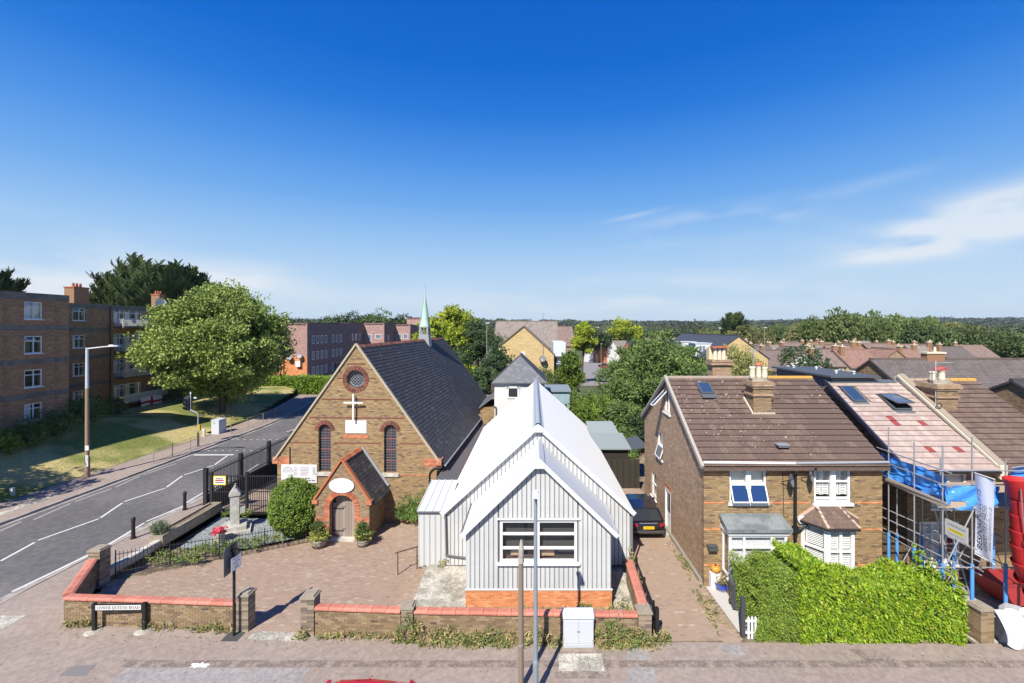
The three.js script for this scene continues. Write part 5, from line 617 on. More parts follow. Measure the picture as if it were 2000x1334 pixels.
{ // the re-roofed house with a new loft, under scaffold
  const h = thing('house_with_new_roof', 'brick house with dusty pale new roof tiles and two roof windows', 'house', 15.6, 0, 18.8), W = 3.6, Dp = 9.8, E = 4.85, T = 7.72, pitch = Math.atan2(T - E, 5);
  part(h, 'front_wall', metric(plate([[0, -0.2], [W, -0.2], [W, E], [0, E]], 0.3, [rectHole(1.0, 2.5, 3.1, 4.55), rectHole(0.5, 2.2, 0.75, 2.5)])), matStockB); part(h, 'side_wall', metric(plate([[0.302, -0.2], [Dp, -0.2], [Dp, E], [5, T - 0.05], [0.302, E + 0.1]].map(([a, b]) => [-a, b]), 0.3).rotateY(-Math.PI / 2)), matStock); part(h, 'rear_wall', metric(span(0.3, W, -0.2, E, -Dp + 0.3, -Dp)), matStockB);
  win(h, { x: 1.75, y: 3.82, z: -0.04, w: 1.5, h: 1.45, cols: [1, 1], rows: [1, 0.6], fr: 0.09, sill: 0.1, curtain: [[0, 1, netM]] }); win(h, { x: 1.35, y: 1.62, z: -0.03, w: 1.7, h: 1.75, cols: [1, 1, 1], rows: [1.4, 0.6], fr: 0.09, sill: 0.12, curtain: [[0, 0.6, blindM]] });
  part(h, 'roof', plate([[-0.25, E - 0.17], [5, T - 0.03], [5, T - 0.14], [-0.25, E - 0.28]], W + 0.12).rotateY(Math.PI / 2).translate(W + 0.02, 0, 0), dustTiles[3]);
  const red = (x, y) => [[1.35, 2.85], [2.75, 2.75], [1.6, 0.9], [2.95, 0.9], [0.35, 5.4]].some(([a, b]) => Math.abs(x - a) < 0.12 && Math.abs(y - b) < 0.19);
  tiled(h, 'roof_tile', 'roof_tiles', { o: [-0.12, E - 0.16, 0.25], u: [1, 0, 0], v: [0, Math.sin(pitch), -Math.cos(pitch)], W: W + 0.12, L: 6.0, tw: 0.3, ex: 0.34, th: 0.01, mats: [...dustTiles, newRed[0]], geo: ribbed, tilt: 0.13, jitter: 0.002, fit: true, weights: (x, y) => red(x, y) ? 5 : Math.floor(R() * 5), skip: (x, y) => (Math.abs(x - 0.72) < 0.4 && Math.abs(y - 4.78) < 0.62) || (Math.abs(x - 2.42) < 0.42 && Math.abs(y - 4.15) < 0.62) });
  rooflight(h, 0.6, E + 4.05 * Math.tan(pitch) + 0.08, -4.05, 0.62, 1.15, pitch); rooflight(h, 2.3, E + 3.5 * Math.tan(pitch) + 0.08, -3.5, 0.8, 1.15, pitch, 0.3);
  part(h, 'verge', beam([-0.16, E - 0.2, 0.25], [-0.16, T, -5], 0.09, 0.16), M([0.03, 0.032, 0.06], 0.5)); part(h, 'gutter', rod([-0.1, E - 0.2, 0.3], [W, E - 0.2, 0.3], 0.055), black);
  part(h, 'loft_dormer', metric(span(0.15, 2.4, T - 0.6, T + 0.2, -4.95, -10.4)), M([0.1, 0.11, 0.12], 0.8)); part(h, 'loft_roof', join(box(2.6, 0.1, 5.9, 1.25, T + 0.3, -7.7, 0.0)), M([0.075, 0.085, 0.1], 0.75)); part(h, 'loft_edge', box(3.5, 0.08, 0.5, 1.75, T + 0.02, -5.1, 0.2), M([0.1, 0.115, 0.13], 0.7)); for (const [x, z] of [[0.8, -9.6], [1.6, -8.6], [1.2, -6.2], [1.9, -5.8]]) part(h, 'roof_vent', join(cyl(0.05, 0.05, 0.14, x, T + 0.34, z, 8), cyl(0.1, 0.02, 0.06, x, T + 0.47, z, 10)), M([0.75, 0.75, 0.76], 0.4));
  // party parapet and the next house along
  const n = thing('third_house', 'brown tiled house beyond the scaffold with a big brick chimney', 'house', 19.22, 0, 18.8); part(n, 'front_wall', metric(plate([[0, -0.2], [3.9, -0.2], [3.9, E], [0, E]], 0.3, [rectHole(1.2, 2.6, 3.1, 4.5), rectHole(1, 2.8, 0.75, 2.5)])), matStock); part(n, 'side_wall', metric(plate([[0.302, -0.2], [9.8, -0.2], [9.8, E - 0.1], [4.95, T + 0.05], [0.302, E + 0.05]], 0.3).rotateY(Math.PI / 2).translate(3.9, 0, 0)), matStockB); part(n, 'rear_wall', metric(span(0, 3.6, -0.2, E, -9.5, -9.8)), matStockB);
  win(n, { x: 1.9, y: 3.8, z: -0.04, w: 1.4, h: 1.4, cols: [1, 1], rows: [1], fr: 0.09 }); win(n, { x: 1.9, y: 1.62, z: -0.04, w: 1.8, h: 1.75, cols: [1, 1], rows: [1], fr: 0.09 });
  part(n, 'parapet', metric(plate([[0.25, E - 0.5], [0.25, E + 0.06], [-4.95, T + 0.4], [-5.2, T + 0.3], [-5.2, T - 0.5]].map(([a, b]) => [-a, b]).reverse(), 0.3).rotateY(Math.PI / 2).translate(0.3, 0, 0)), cream); part(n, 'parapet_coping', beam([0.15, E + 0.06, 0.2], [0.15, T + 0.42, -4.95], 0.3, 0.09), M([0.3, 0.25, 0.19], 0.95)); part(n, 'parapet_edge', beam([-0.03, E + 0.02, 0.2], [-0.03, T + 0.36, -4.95], 0.07, 0.1), cream);
  part(n, 'roof', plate([[-0.25, E - 0.17], [4.95, T + 0.1], [10, E], [10, E - 0.12], [4.95, T - 0.02], [-0.25, E - 0.28]], 3.75).rotateY(Math.PI / 2).translate(4.07, 0, 0), brownTiles[3]);
  tiled(n, 'roof_tile', 'roof_tiles', { o: [0.33, E - 0.17, 0.25], u: [1, 0, 0], v: [0, T + 0.27 - E, -5.2], W: 3.72, L: 5.98, tw: 0.33, ex: 0.36, th: 0.01, mats: brownTiles, geo: ribbed, tilt: 0.14, jitter: 0.003, fit: true }); for (let i = 0; i < 8; i++) { const t = part(n, 'ridge_tile', lathe([[0.13, 0], [0.13, 0.44]], 10).rotateZ(-Math.PI / 2), i > 4 ? M([0.52, 0.28, 0.06], 0.95) : M([0.34, 0.25, 0.18], 0.95)); t.position.set(0.35 + i * 0.46, T + 0.1, -4.95); }
  chimney(n, 0.7, 5.6, 7.75, -3.35, 1.0, 0.95, [[-0.3, 0.5, cream, 0.15], [0.14, 0.58, cream, 0.16]]); part(n, 'pot_cowl', lathe([[0.3, 0], [0.26, 0.12], [0.06, 0.2], [0, 0.2]], 12).translate(0.86, 8.5, -3.45), M([0.36, 0.08, 0.07], 0.7));
  part(n, 'aerial', join(rod([0.15, 6.9, -2.9], [0.15, 9.0, -2.9], 0.02), rod([0.1, 8.9, -2.9], [1.0, 8.92, -2.9], 0.012)), galv); part(n, 'cowl_light', new THREE.TorusGeometry(0.12, 0.02, 6, 12).translate(0.05, 6.9, -2.6), black);
}
// ---------------------------------------------------------------- scaffold, chute and builders' things
{
  const s = thing('scaffold', 'steel tube scaffold with blue sheeting before the house with the new roof', 'scaffold', 14.62, 0, 16.1), blue = M([0.09, 0.3, 0.66], 0.5), tubeM = M([0.42, 0.42, 0.43], 0.4, { metalness: 0.5 }), board = M([0.4, 0.3, 0.2], 0.9);
  const posts = [[0, 0, 6.4], [0, -2.45, 6.5], [1.05, 0, 6.7], [2.25, 0, 5.9], [4.4, 0.1, 6.4], [0.3, -2.4, 4.0], [1.3, -2.35, 4.2], [2.6, -2.35, 4.2], [4.2, -2.35, 4.2], [6.6, 0.1, 6.2], [3.3, 0.05, 6.1], [0, -1.2, 6.2], [1.05, -1.25, 5.6]];
  for (const [x, z, h] of posts) { const p = part(s, 'standard', rod([x, -0.02, z], [x, h, z], 0.025, 8), tubeM); part(p, 'blue_sleeve', rod([x, 0, z], [x, 2.15, z], 0.06, 10), blue); }
  const R3 = (a, b) => part(s, 'ledger', rod(a, b, 0.024, 7), tubeM);
  for (const y of [5.5, 5.0, 4.2, 2.05]) { R3([0, y, -3.1], [0, y, 0.35]); R3([-0.2, y, 0.03], [2.6, y, 0.03]); R3([2.4, y, 0.06], [7, y + 0.1, 0.06]); } for (const y of [2.05, 2.5, 2.9]) R3([-0.1, y + 0.2, -3], [1.2, y - 0.2, 0.2]); for (const x of [1.05, 2.25, 4.4]) { R3([x, 4.16, -2.5], [x, 4.16, 0.4]); R3([x, 2.1, -2.5], [x, 2.1, 0.4]); } R3([0.05, 2.1, 0.05], [1.05, 4.1, 0.05]); R3([2.3, 0.3, -2.3], [4.3, 4.1, -2.3]); R3([1.1, 2.2, -2.3], [0, 0.2, -2.3]); R3([2.4, 5.6, 0.05], [7, 6.3, 0.05]); R3([-0.1, 4.35, -3.2], [0.0, 4.35, 0.3]); for (const y of [5.9, 6.3]) R3([4.3, y, 0.1], [7, y + 0.02, 0.1]);
  for (let i = 0; i < 10; i++) part(s, 'deck_board', box(6.8, 0.04, 0.23, 3.5, 4.24, -0.12 - i * 0.24), board); for (let i = 0; i < 4; i++) part(s, 'deck_board', box(0.23, 0.04, 1.1, 0.1 + i * 0.24, 4.19, -2.95), board);
  part(s, 'toe_board', join(box(0.04, 0.22, 3.2, 0.0, 4.3, -1.45), box(1.0, 0.22, 0.04, 0.6, 4.3, 0.06)), M([0.44, 0.33, 0.24], 0.9));
  const cloth = (f, nu, nv) => { const P = [], U = []; const at = (i, j) => f(i / nu, j / nv); for (let i = 0; i < nu; i++) for (let j = 0; j < nv; j++) { const a = at(i, j), b = at(i + 1, j), c = at(i + 1, j + 1), d = at(i, j + 1); P.push(...a, ...b, ...c, ...a, ...c, ...d); } for (let i = 0; i < P.length / 3 * 2; i++) U.push(0); const g = new THREE.BufferGeometry(); g.setAttribute('position', new THREE.Float32BufferAttribute(P, 3)); g.setAttribute('uv', new THREE.Float32BufferAttribute(U, 2)); g.computeVertexNormals(); return g; };
  const wr = (u, v, k) => 0.025 * Math.sin(u * 31 + v * 5 + k) + 0.05 * Math.sin(u * 13 - v * 9 + k * 2) + 0.12 * (fbm(u, v, 6, 4, 611 + k) - 0.5), sheetB = M([0.06, 0.26, 0.68], 0.35);
  part(s, 'blue_sheet', cloth((u, v) => [0.07 + wr(u, v, 1) + 0.2 * v * (1 - v), 4.35 + 0.95 * v + 0.05 * Math.sin(u * 9) * (1 - v), -3.0 + 3.0 * u], 34, 12), sheetB); part(s, 'blue_sheet', cloth((u, v) => [0.05 + 1.1 * u, 4.34 + 0.22 * Math.sin(v * 2.2 + u) + wr(u, v, 2) * 0.45, -2.3 + 2.35 * v + 0.05], 24, 24), sheetB); part(s, 'blue_sheet', cloth((u, v) => [0.02 + 1.9 * u, 4.22 + 0.75 * v - 0.12 * Math.sin(u * 3.1) * (1 - v), 0.06 + wr(u, v, 5) * 0.7 + 0.12 * v * (1 - v)], 24, 10), sheetB); part(s, 'blue_sheet', cloth((u, v) => [2.5 + 4.3 * u, 4.4 + 1.2 * v, 0.0 + wr(u, v, 3) - 0.3 * v * (1 - v)], 40, 10), sheetB);
  for (const [x, y, z] of [[0, 4.2, 0.03], [0, 5, 0.03], [1.05, 5, 0.03], [1.05, 4.2, 0.03], [0, 2.05, 0.03], [1.05, 2.05, 0.03], [0, 5.5, -2.45]]) part(s, 'coupler', box(0.09, 0.09, 0.09, x, y, z), steel);
  part(s, 'ladder', (() => { const g = [rod([1.35, 0, -0.6], [1.15, 3.4, -1.6], 0.028), rod([1.75, 0, -0.6], [1.55, 3.4, -1.6], 0.028)]; for (let i = 1; i < 12; i++) { const t = i / 12; g.push(rod([1.35 - 0.2 * t, 3.4 * t, -0.6 - t], [1.75 - 0.2 * t, 3.4 * t, -0.6 - t], 0.014)); } return join(g); })(), steel);
  const bn = thing('advertising_banner', 'white loft company banner hanging from a scaffold pole', 'banner', 15.74, 2.58, 16.08), cl2 = (u, v) => [0.03 * Math.sin(u * 5 + v * 3), 2.82 * v - 0.04 * u, 0.66 * u], bm = printed(256, 1024, (c, w, h) => { c.fillStyle = '#d6d8e4'; c.fillRect(0, 0, w, h); c.save(); c.translate(0, h); c.rotate(-Math.PI / 2); c.fillStyle = '#1d2266'; c.font = 'italic bold 96px sans-serif'; c.fillText('BESPOKE', 60, 96, 500); c.font = 'italic 96px sans-serif'; c.fillStyle = '#23264c'; c.fillText('LOFTS', 580, 96, 390); c.font = 'italic 88px sans-serif'; c.fillStyle = '#2a2c34'; c.fillText('0800 783 9456', 90, 178, 760); c.font = 'italic 50px sans-serif'; c.fillText('www.bespokelofts.co.uk', 130, 234, 660); c.restore(); }, 0.6);
  { const P = [], U = []; const n = 10, m = 14; for (let i = 0; i < n; i++) for (let j = 0; j < m; j++) for (const [a, b] of [[0, 0], [1, 0], [1, 1], [0, 0], [1, 1], [0, 1]]) { const u = (i + a) / n, v = (j + b) / m; P.push(...cl2(u, v)); U.push(u, v); } const g = new THREE.BufferGeometry(); g.setAttribute('position', new THREE.Float32BufferAttribute(P, 3)); g.setAttribute('uv', new THREE.Float32BufferAttribute(U, 2)); g.computeVertexNormals(); part(bn, 'cloth', g, bm); } part(bn, 'pole', join(rod([0, 2.84, 0], [0, 2.84, 0.7], 0.02), rod([0, -0.04, 0], [0, -0.06, 0.7], 0.02)), white);
  const sg = thing('scaffold_sign', 'small white scaffold company board with a yellow stripe tied between poles', 'sign', 15.14, 3.3, 16.15, -Math.PI / 2); const pl = part(sg, 'board', plate([[-0.44, -0.3], [0.44, -0.3], [0.44, 0.3], [-0.44, 0.3]], 0.02), M([0.5, 0.5, 0.48], 0.6)); face(0.86, 0.58, printed(256, 172, (c, w, h) => { c.fillStyle = '#c9c8c4'; c.fillRect(0, 0, w, h); c.fillStyle = '#e8d311'; c.fillRect(40, 78, 176, 34); c.fillStyle = '#77705a'; c.fillRect(52, 90, 152, 8); c.fillStyle = '#8a8890'; const q = rng(8); for (const y of [30, 134]) for (let x = 30; x < 226;) { const k = 6 + q() * 12; c.fillRect(x, y, k, y < 60 ? 20 : 10); x += k + 5; } }, 0.7), sg, 'sign_face', 0, 0, 0.004);
  const ch = thing('rubbish_chute', 'red plastic rubbish chute of nested tapered sections hanging from the scaffold', 'chute', 16.62, 0, 15.35), red = grainMat([0.46, 0.018, 0.022], [0.56, 0.03, 0.03], 1.2, 5, 181, 0.5, 0.2, 0.002, 4, 256), seg = lathe([[0.375, 0.74], [0.395, 0.72], [0.385, 0.68], [0.345, 0.02], [0.35, -0.02], [0.33, 0.02], [0.365, 0.68]], 26);
  const cv = new THREE.CatmullRomCurve3([[0.12, 5.0], [0.13, 4.2], [0.16, 3.2], [0.26, 2.35], [0.55, 1.7], [1.1, 1.3]].map(([x, y]) => new THREE.Vector3(x, y, 0))); for (let i = 0; i < 8; i++) { const m = part(ch, 'section', seg, red); m.position.copy(cv.getPointAt((i + 1) / 8)); m.quaternion.setFromUnitVectors(new THREE.Vector3(0, 1, 0), cv.getTangentAt((i + 0.6) / 8).negate()); }
  part(ch, 'hopper', lathe([[0.56, 0.6], [0.47, 0.25], [0.42, 0], [0.4, 0.02], [0.54, 0.6]], 20).translate(0.12, 4.78, 0), red); part(ch, 'chain', join(...[0, 1, 2, 3].map((i) => rod([-0.34 + i * 0.06, 5.2 - i * 0.85, 0.3], [-0.28 + i * 0.09, 4.35 - i * 0.85, 0.3], 0.018))), steel);
  const sk = thing('red_skip', 'dark red rubbish skip behind the brick pier', 'skip', 18.5, 0, 17.4); part(sk, 'body', plate([[-0.5, 0.1], [0.5, 0.1], [0.8, 0.85], [-0.8, 0.85]], 1.2, [], 0.4), M([0.35, 0.03, 0.03], 0.6)); part(sk, 'rim', box(1.7, 0.08, 0.06, 0, 0.87, 0.4), M([0.3, 0.03, 0.03], 0.6));
  pier('short pale brick pier between the hedge and the rubble sacks', 15.25, 15.4, 0.5, 1.05, 0.1, stockBricks);
  const bag = thing('rubble_sacks', 'white builders sheet and rubble sacks heaped beside the brick pier', 'sacks', 16.3, 0, 15.3), bagM = M([0.45, 0.45, 0.46], 0.8); part(bag, 'sack', cloth((u, v) => { const a = u * 6.283; return [(0.5 + 0.08 * Math.sin(a * 5 + v * 4)) * Math.cos(a) * (1 - 0.25 * v), 1.05 * v, (0.4 + 0.06 * Math.sin(a * 4)) * Math.sin(a) * (1 - 0.2 * v)]; }, 40, 10), bagM); part(bag, 'sheet', cloth((u, v) => [-0.8 + 1.5 * u, 1.12 - 1.05 * v * (0.3 + 0.7 * Math.abs(Math.sin(u * 4.4 + 0.9))) + 0.04 * Math.sin(u * 20), 0.15 + 0.4 * Math.sin(v * 1.5) + 0.07 * Math.sin(u * 17 + v * 3)], 40, 16), M([0.58, 0.58, 0.59], 0.7)); part(bag, 'bin_bag', new THREE.SphereGeometry(0.35, 14, 10).scale(1, 1.1, 1).translate(0.75, 0.35, 0.15), M([0.015, 0.015, 0.017], 0.35));
}
// ---------------------------------------------------------------- hedge and shrubs in front of the cottages
function hedge(name, label, x0, x1, d0, d1, hf, n, geo, cols, seed, coreCol, size = [0.8, 1.25]) {
  const h = thing(name, label, 'hedge', (x0 + x1) / 2, 0, (d0 + d1) / 2), W = x1 - x0, Dp = d1 - d0, q = rng(seed), pts = [], cg = [];
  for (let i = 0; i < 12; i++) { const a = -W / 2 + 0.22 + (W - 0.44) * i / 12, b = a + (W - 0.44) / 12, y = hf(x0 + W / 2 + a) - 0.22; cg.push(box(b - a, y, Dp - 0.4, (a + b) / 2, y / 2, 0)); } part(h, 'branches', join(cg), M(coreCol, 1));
  for (let i = 0; i < n; i++) { let x = (q() - 0.5) * W, y, z; const H = hf(x0 + W / 2 + x), f = q(), A = W * H, B = W * Dp, C = Dp * H, s = f * (1.55 * A + B + 1.2 * C), nn = (a, b) => 0.6 * (fbm(((a * 0.13) % 1 + 1) % 1, ((b * 0.13) % 1 + 1) % 1, 8, 3, seed) - 0.5);
    if (s < 1.55 * A) { y = q() * H; z = (s < 1.2 * A ? 1 : -1) * Dp / 2; z += Math.sign(z) * nn(x, y); const r = clamp((y - H + 0.25) / 0.25); z *= 1 - 0.12 * r * r; } else if (s < 1.55 * A + B) { z = (q() - 0.5) * Dp; y = H + nn(x, z); } else { y = q() * H; z = (q() - 0.5) * Dp; x = (q() < 0.5 ? -1 : 1) * W / 2; x += Math.sign(x) * nn(z, y); }
    const k = 0.12 * q(); pts.push([x * (1 - k * 0.2), Math.max(0.03, y - k), z * (1 - k * 0.6)]); }
  leaves(h, 'foliage', geo, pts, cols, size, leafMat); return h;
}
const laurel = join(...[0, 1, 2, 3].map((i) => leafGeo(0.17, 0.07).rotateX(0.5).rotateY(i * 1.6 + 0.3)));
const privet = sprayGeo(6, 0.09, 0.075, 0.04, 41);
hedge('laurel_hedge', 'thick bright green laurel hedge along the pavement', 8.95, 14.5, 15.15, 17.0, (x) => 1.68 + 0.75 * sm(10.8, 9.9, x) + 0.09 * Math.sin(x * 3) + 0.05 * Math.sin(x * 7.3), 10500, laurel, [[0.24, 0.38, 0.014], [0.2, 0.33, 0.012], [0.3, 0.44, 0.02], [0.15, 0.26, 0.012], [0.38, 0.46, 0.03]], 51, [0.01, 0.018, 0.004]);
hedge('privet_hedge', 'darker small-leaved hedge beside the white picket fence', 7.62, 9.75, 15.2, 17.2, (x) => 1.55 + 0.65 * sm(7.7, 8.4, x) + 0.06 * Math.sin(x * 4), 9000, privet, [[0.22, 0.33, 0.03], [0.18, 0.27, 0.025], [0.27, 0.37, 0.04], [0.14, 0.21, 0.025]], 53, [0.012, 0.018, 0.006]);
{
  const pf = thing('picket_fence', 'white picket fence with a dark post at the corner of the hedge', 'fence', 7.2, 0, 15.35); part(pf, 'gate_post', box(0.14, 1.35, 0.14, 0.0, 0.65, -0.15), M([0.05, 0.05, 0.055], 0.8)); for (let i = 0; i < 4; i++) part(pf, 'picket', plate([[-0.035, 0], [0.035, 0], [0.035, 0.72], [0, 0.78], [-0.035, 0.72]], 0.02).translate(0.12 + i * 0.12, 0, 0.02), white); for (const y of [0.2, 0.6]) part(pf, 'rail', box(0.5, 0.06, 0.03, 0.28, y, -0.02), white);
  const wb = thing('wheelie_bin', 'dark grey wheelie bin at the edge of the privet hedge', 'bin', 7.72, 0, 17.0, -0.2); part(wb, 'body', new THREE.CylinderGeometry(0.4, 0.33, 0.9, 4, 1).rotateY(Math.PI / 4).translate(0, 0.55, 0), M([0.06, 0.065, 0.075], 0.5)); part(wb, 'lid', join(box(0.58, 0.07, 0.62, 0, 1.05, 0, 0.05), rod([-0.25, 1.02, -0.34], [0.25, 1.02, -0.34], 0.02)), M([0.07, 0.075, 0.085], 0.45)); for (const s of [-1, 1]) part(wb, 'wheel', cyl(0.1, 0.1, 0.06, 0, -0.03, 0, 10).rotateZ(Math.PI / 2).translate(s * 0.24, 0.1, -0.25), black);
  const bp = thing('blue_pot', 'round blue glazed pot with dry stems by the cottage corner', 'pot', 7.6, 0.02, 18.15); part(bp, 'pot', lathe([[0, 0], [0.15, 0], [0.26, 0.14], [0.28, 0.27], [0.24, 0.28], [0.22, 0.2], [0, 0.2]], 18), M([0.02, 0.05, 0.4], 0.15, { clearcoat: 1 })); leaves(bp, 'foliage', sprayGeo(5, 0.1, 0.2, 0.03, 61), crownPts([[0, 0.38, 0, 0.25, 0.18, 0.25]], 36, 62, 0.2), [[0.3, 0.24, 0.14], [0.16, 0.17, 0.08]]);
  const yp = thing('yellow_pot', 'small round yellow lidded pot on the white meter box', 'pot', 7.42, 0.64, 18.36); part(yp, 'pot', lathe([[0, 0], [0.12, 0], [0.2, 0.1], [0.18, 0.22], [0.1, 0.26], [0, 0.26]], 16), M([0.5, 0.26, 0.04], 0.4)); part(yp, 'lid_knob', new THREE.SphereGeometry(0.04, 8, 6).translate(0, 0.29, 0), black);
  const dg = thing('driveway_gate', 'open black metal gate beside the driveway wall', 'gate', 4.12, 0, 15.5, Math.PI / 2 - 0.03); for (const x of [0, 1.45, 2.9]) part(dg, 'post', box(0.09, 1.25, 0.09, x, 0.58, 0), black); for (const y of [0.45, 1.05]) part(dg, 'rail', box(3, 0.06, 0.05, 1.5, y, 0), black); part(dg, 'brace', join(beam([0, 0.45, 0], [1.45, 1.05, 0], 0.04, 0.04), beam([1.45, 1.05, 0], [2.9, 0.45, 0], 0.04, 0.04)), black); part(dg, 'end_post', box(0.16, 1.15, 0.12, -0.25, 0.55, 0.06), black);
}
function weeds(label, spots, seed, cols = WEED, name = 'weeds') { const g = sprayGeo(9, 0.1, 0.16, 0.035, seed), pts = [], q = rng(seed); for (const [x, D, w, d, h, n] of spots) for (let i = 0; i < n * 0.55; i++) { const a = (q() - 0.5) * w, k = q(); pts.push([x + a, 0.03 + h * k * k * (1 - Math.abs(a / w)), -D + (q() - 0.5) * d * (1 - 0.5 * k)]); } const o = new THREE.Group(); o.name = numbered(name); o.userData = { kind: 'stuff', label }; scene.add(o); leaves(o, 'foliage', g, pts, cols, [0.6, 1.3]); }
weeds('dry weeds growing along the foot of the front wall', [[-4.2, 15.2, 1.1, 0.3, 0.95, 150], [-2.9, 15.2, 1.2, 0.3, 0.6, 110], [-1.4, 15.15, 2, 0.35, 0.5, 190], [0.3, 15.05, 1.4, 0.35, 0.55, 130], [-6, 15.38, 2.6, 0.2, 0.25, 110], [2.7, 14.98, 1.2, 0.35, 1.05, 220], [3.6, 14.95, 0.9, 0.4, 0.6, 130], [-2, 15.0, 3.5, 0.35, 0.2, 170], [-16, 15.95, 1.2, 0.25, 0.3, 40], [-12.6, 15.85, 2.5, 0.2, 0.22, 70], [-11.2, 15.7, 1.2, 0.2, 0.35, 50], [-7.9, 15.38, 0.6, 0.2, 0.3, 30]], 71);
weeds('green weeds and ground cover under the garden railing', [[-16.3, 20.6, 2.2, 0.8, 0.45, 240], [-15.2, 21.5, 2.2, 0.7, 0.35, 220], [-14.2, 22.0, 1.8, 0.6, 0.3, 150], [-16.8, 25.6, 1.6, 0.7, 0.3, 120], [-13.2, 22.5, 1.6, 0.4, 0.25, 90]].map(([x, D, ...r]) => [x, D, ...r]), 73, [[0.16, 0.24, 0.04], [0.2, 0.27, 0.05], [0.11, 0.18, 0.03], [0.28, 0.27, 0.1]]);
weeds('tall green weeds between the porch and the hall annexe', [[-7.2, 25.2, 0.9, 0.6, 1.5, 220], [-6.2, 25.0, 1.2, 0.7, 1.9, 330], [-5.5, 24.2, 0.6, 0.8, 1.6, 180]], 75, [[0.1, 0.19, 0.03], [0.08, 0.14, 0.025], [0.14, 0.23, 0.04]]);
weeds('weeds and climbers along the hall side by the driveway', [[4.2, 19.4, 0.35, 1.6, 0.9, 150], [4.25, 18.4, 0.3, 1.2, 0.5, 70], [3.5, 16.6, 0.5, 1.6, 0.25, 60], [4.35, 15.2, 0.4, 0.4, 0.4, 60], [6.6, 17, 0.5, 3.4, 0.06, 90], [6.75, 20.5, 0.35, 3.5, 0.07, 80]], 77);
weeds('dry weeds on the forecourt edges', [[-5, 16.2, 0.8, 1.2, 0.3, 50], [-5, 20.3, 0.5, 0.5, 0.4, 40], [-3.9, 20.0, 0.6, 0.4, 0.5, 40], [1.9, 16.9, 0.4, 0.3, 0.4, 30], [0.3, 16.7, 5, 0.3, 0.06, 120], [2.9, 16.6, 0.5, 0.5, 0.3, 40]], 79);
{ // dry leaves and grit blown over the pavement and forecourt
  const q = rng(651), o = new THREE.Group(), pts = []; o.name = 'leaf_litter'; o.userData = { kind: 'stuff', label: 'scattered dry leaves and grit on pavement and forecourt' }; scene.add(o);
  for (let i = 0; i < 900; i++) { const w = q(); if (w < 0.45) { const x = -17 + 32 * q(); pts.push([x, 0.012, -(15.55 - 0.034 * (x + 5) - 0.35 - 1.9 * q() ** 3)]); } else { const x = -16 + 10.5 * q(), D = 16.3 + 7 * q(); if (inside(COURT, x, D)) pts.push([x, courtH(x, D) + 0.012, -D]); } }
  const im = new THREE.InstancedMesh(leafGeo(0.06, 0.035).rotateX(-1.4), M([1, 1, 1], 0.9), pts.length); im.name = 'leaves'; im.userData.kind = 'stuff'; pts.forEach((p, i) => { im.setMatrixAt(i, mtx(...p, 0, q() * 6.3, 0, 0.4 + q())); const c = [[0.3, 0.22, 0.12], [0.2, 0.15, 0.09], [0.42, 0.38, 0.3], [0.25, 0.24, 0.1]][i % 4]; im.setColorAt(i, _c.setRGB(...c)); }); o.add(im);
}
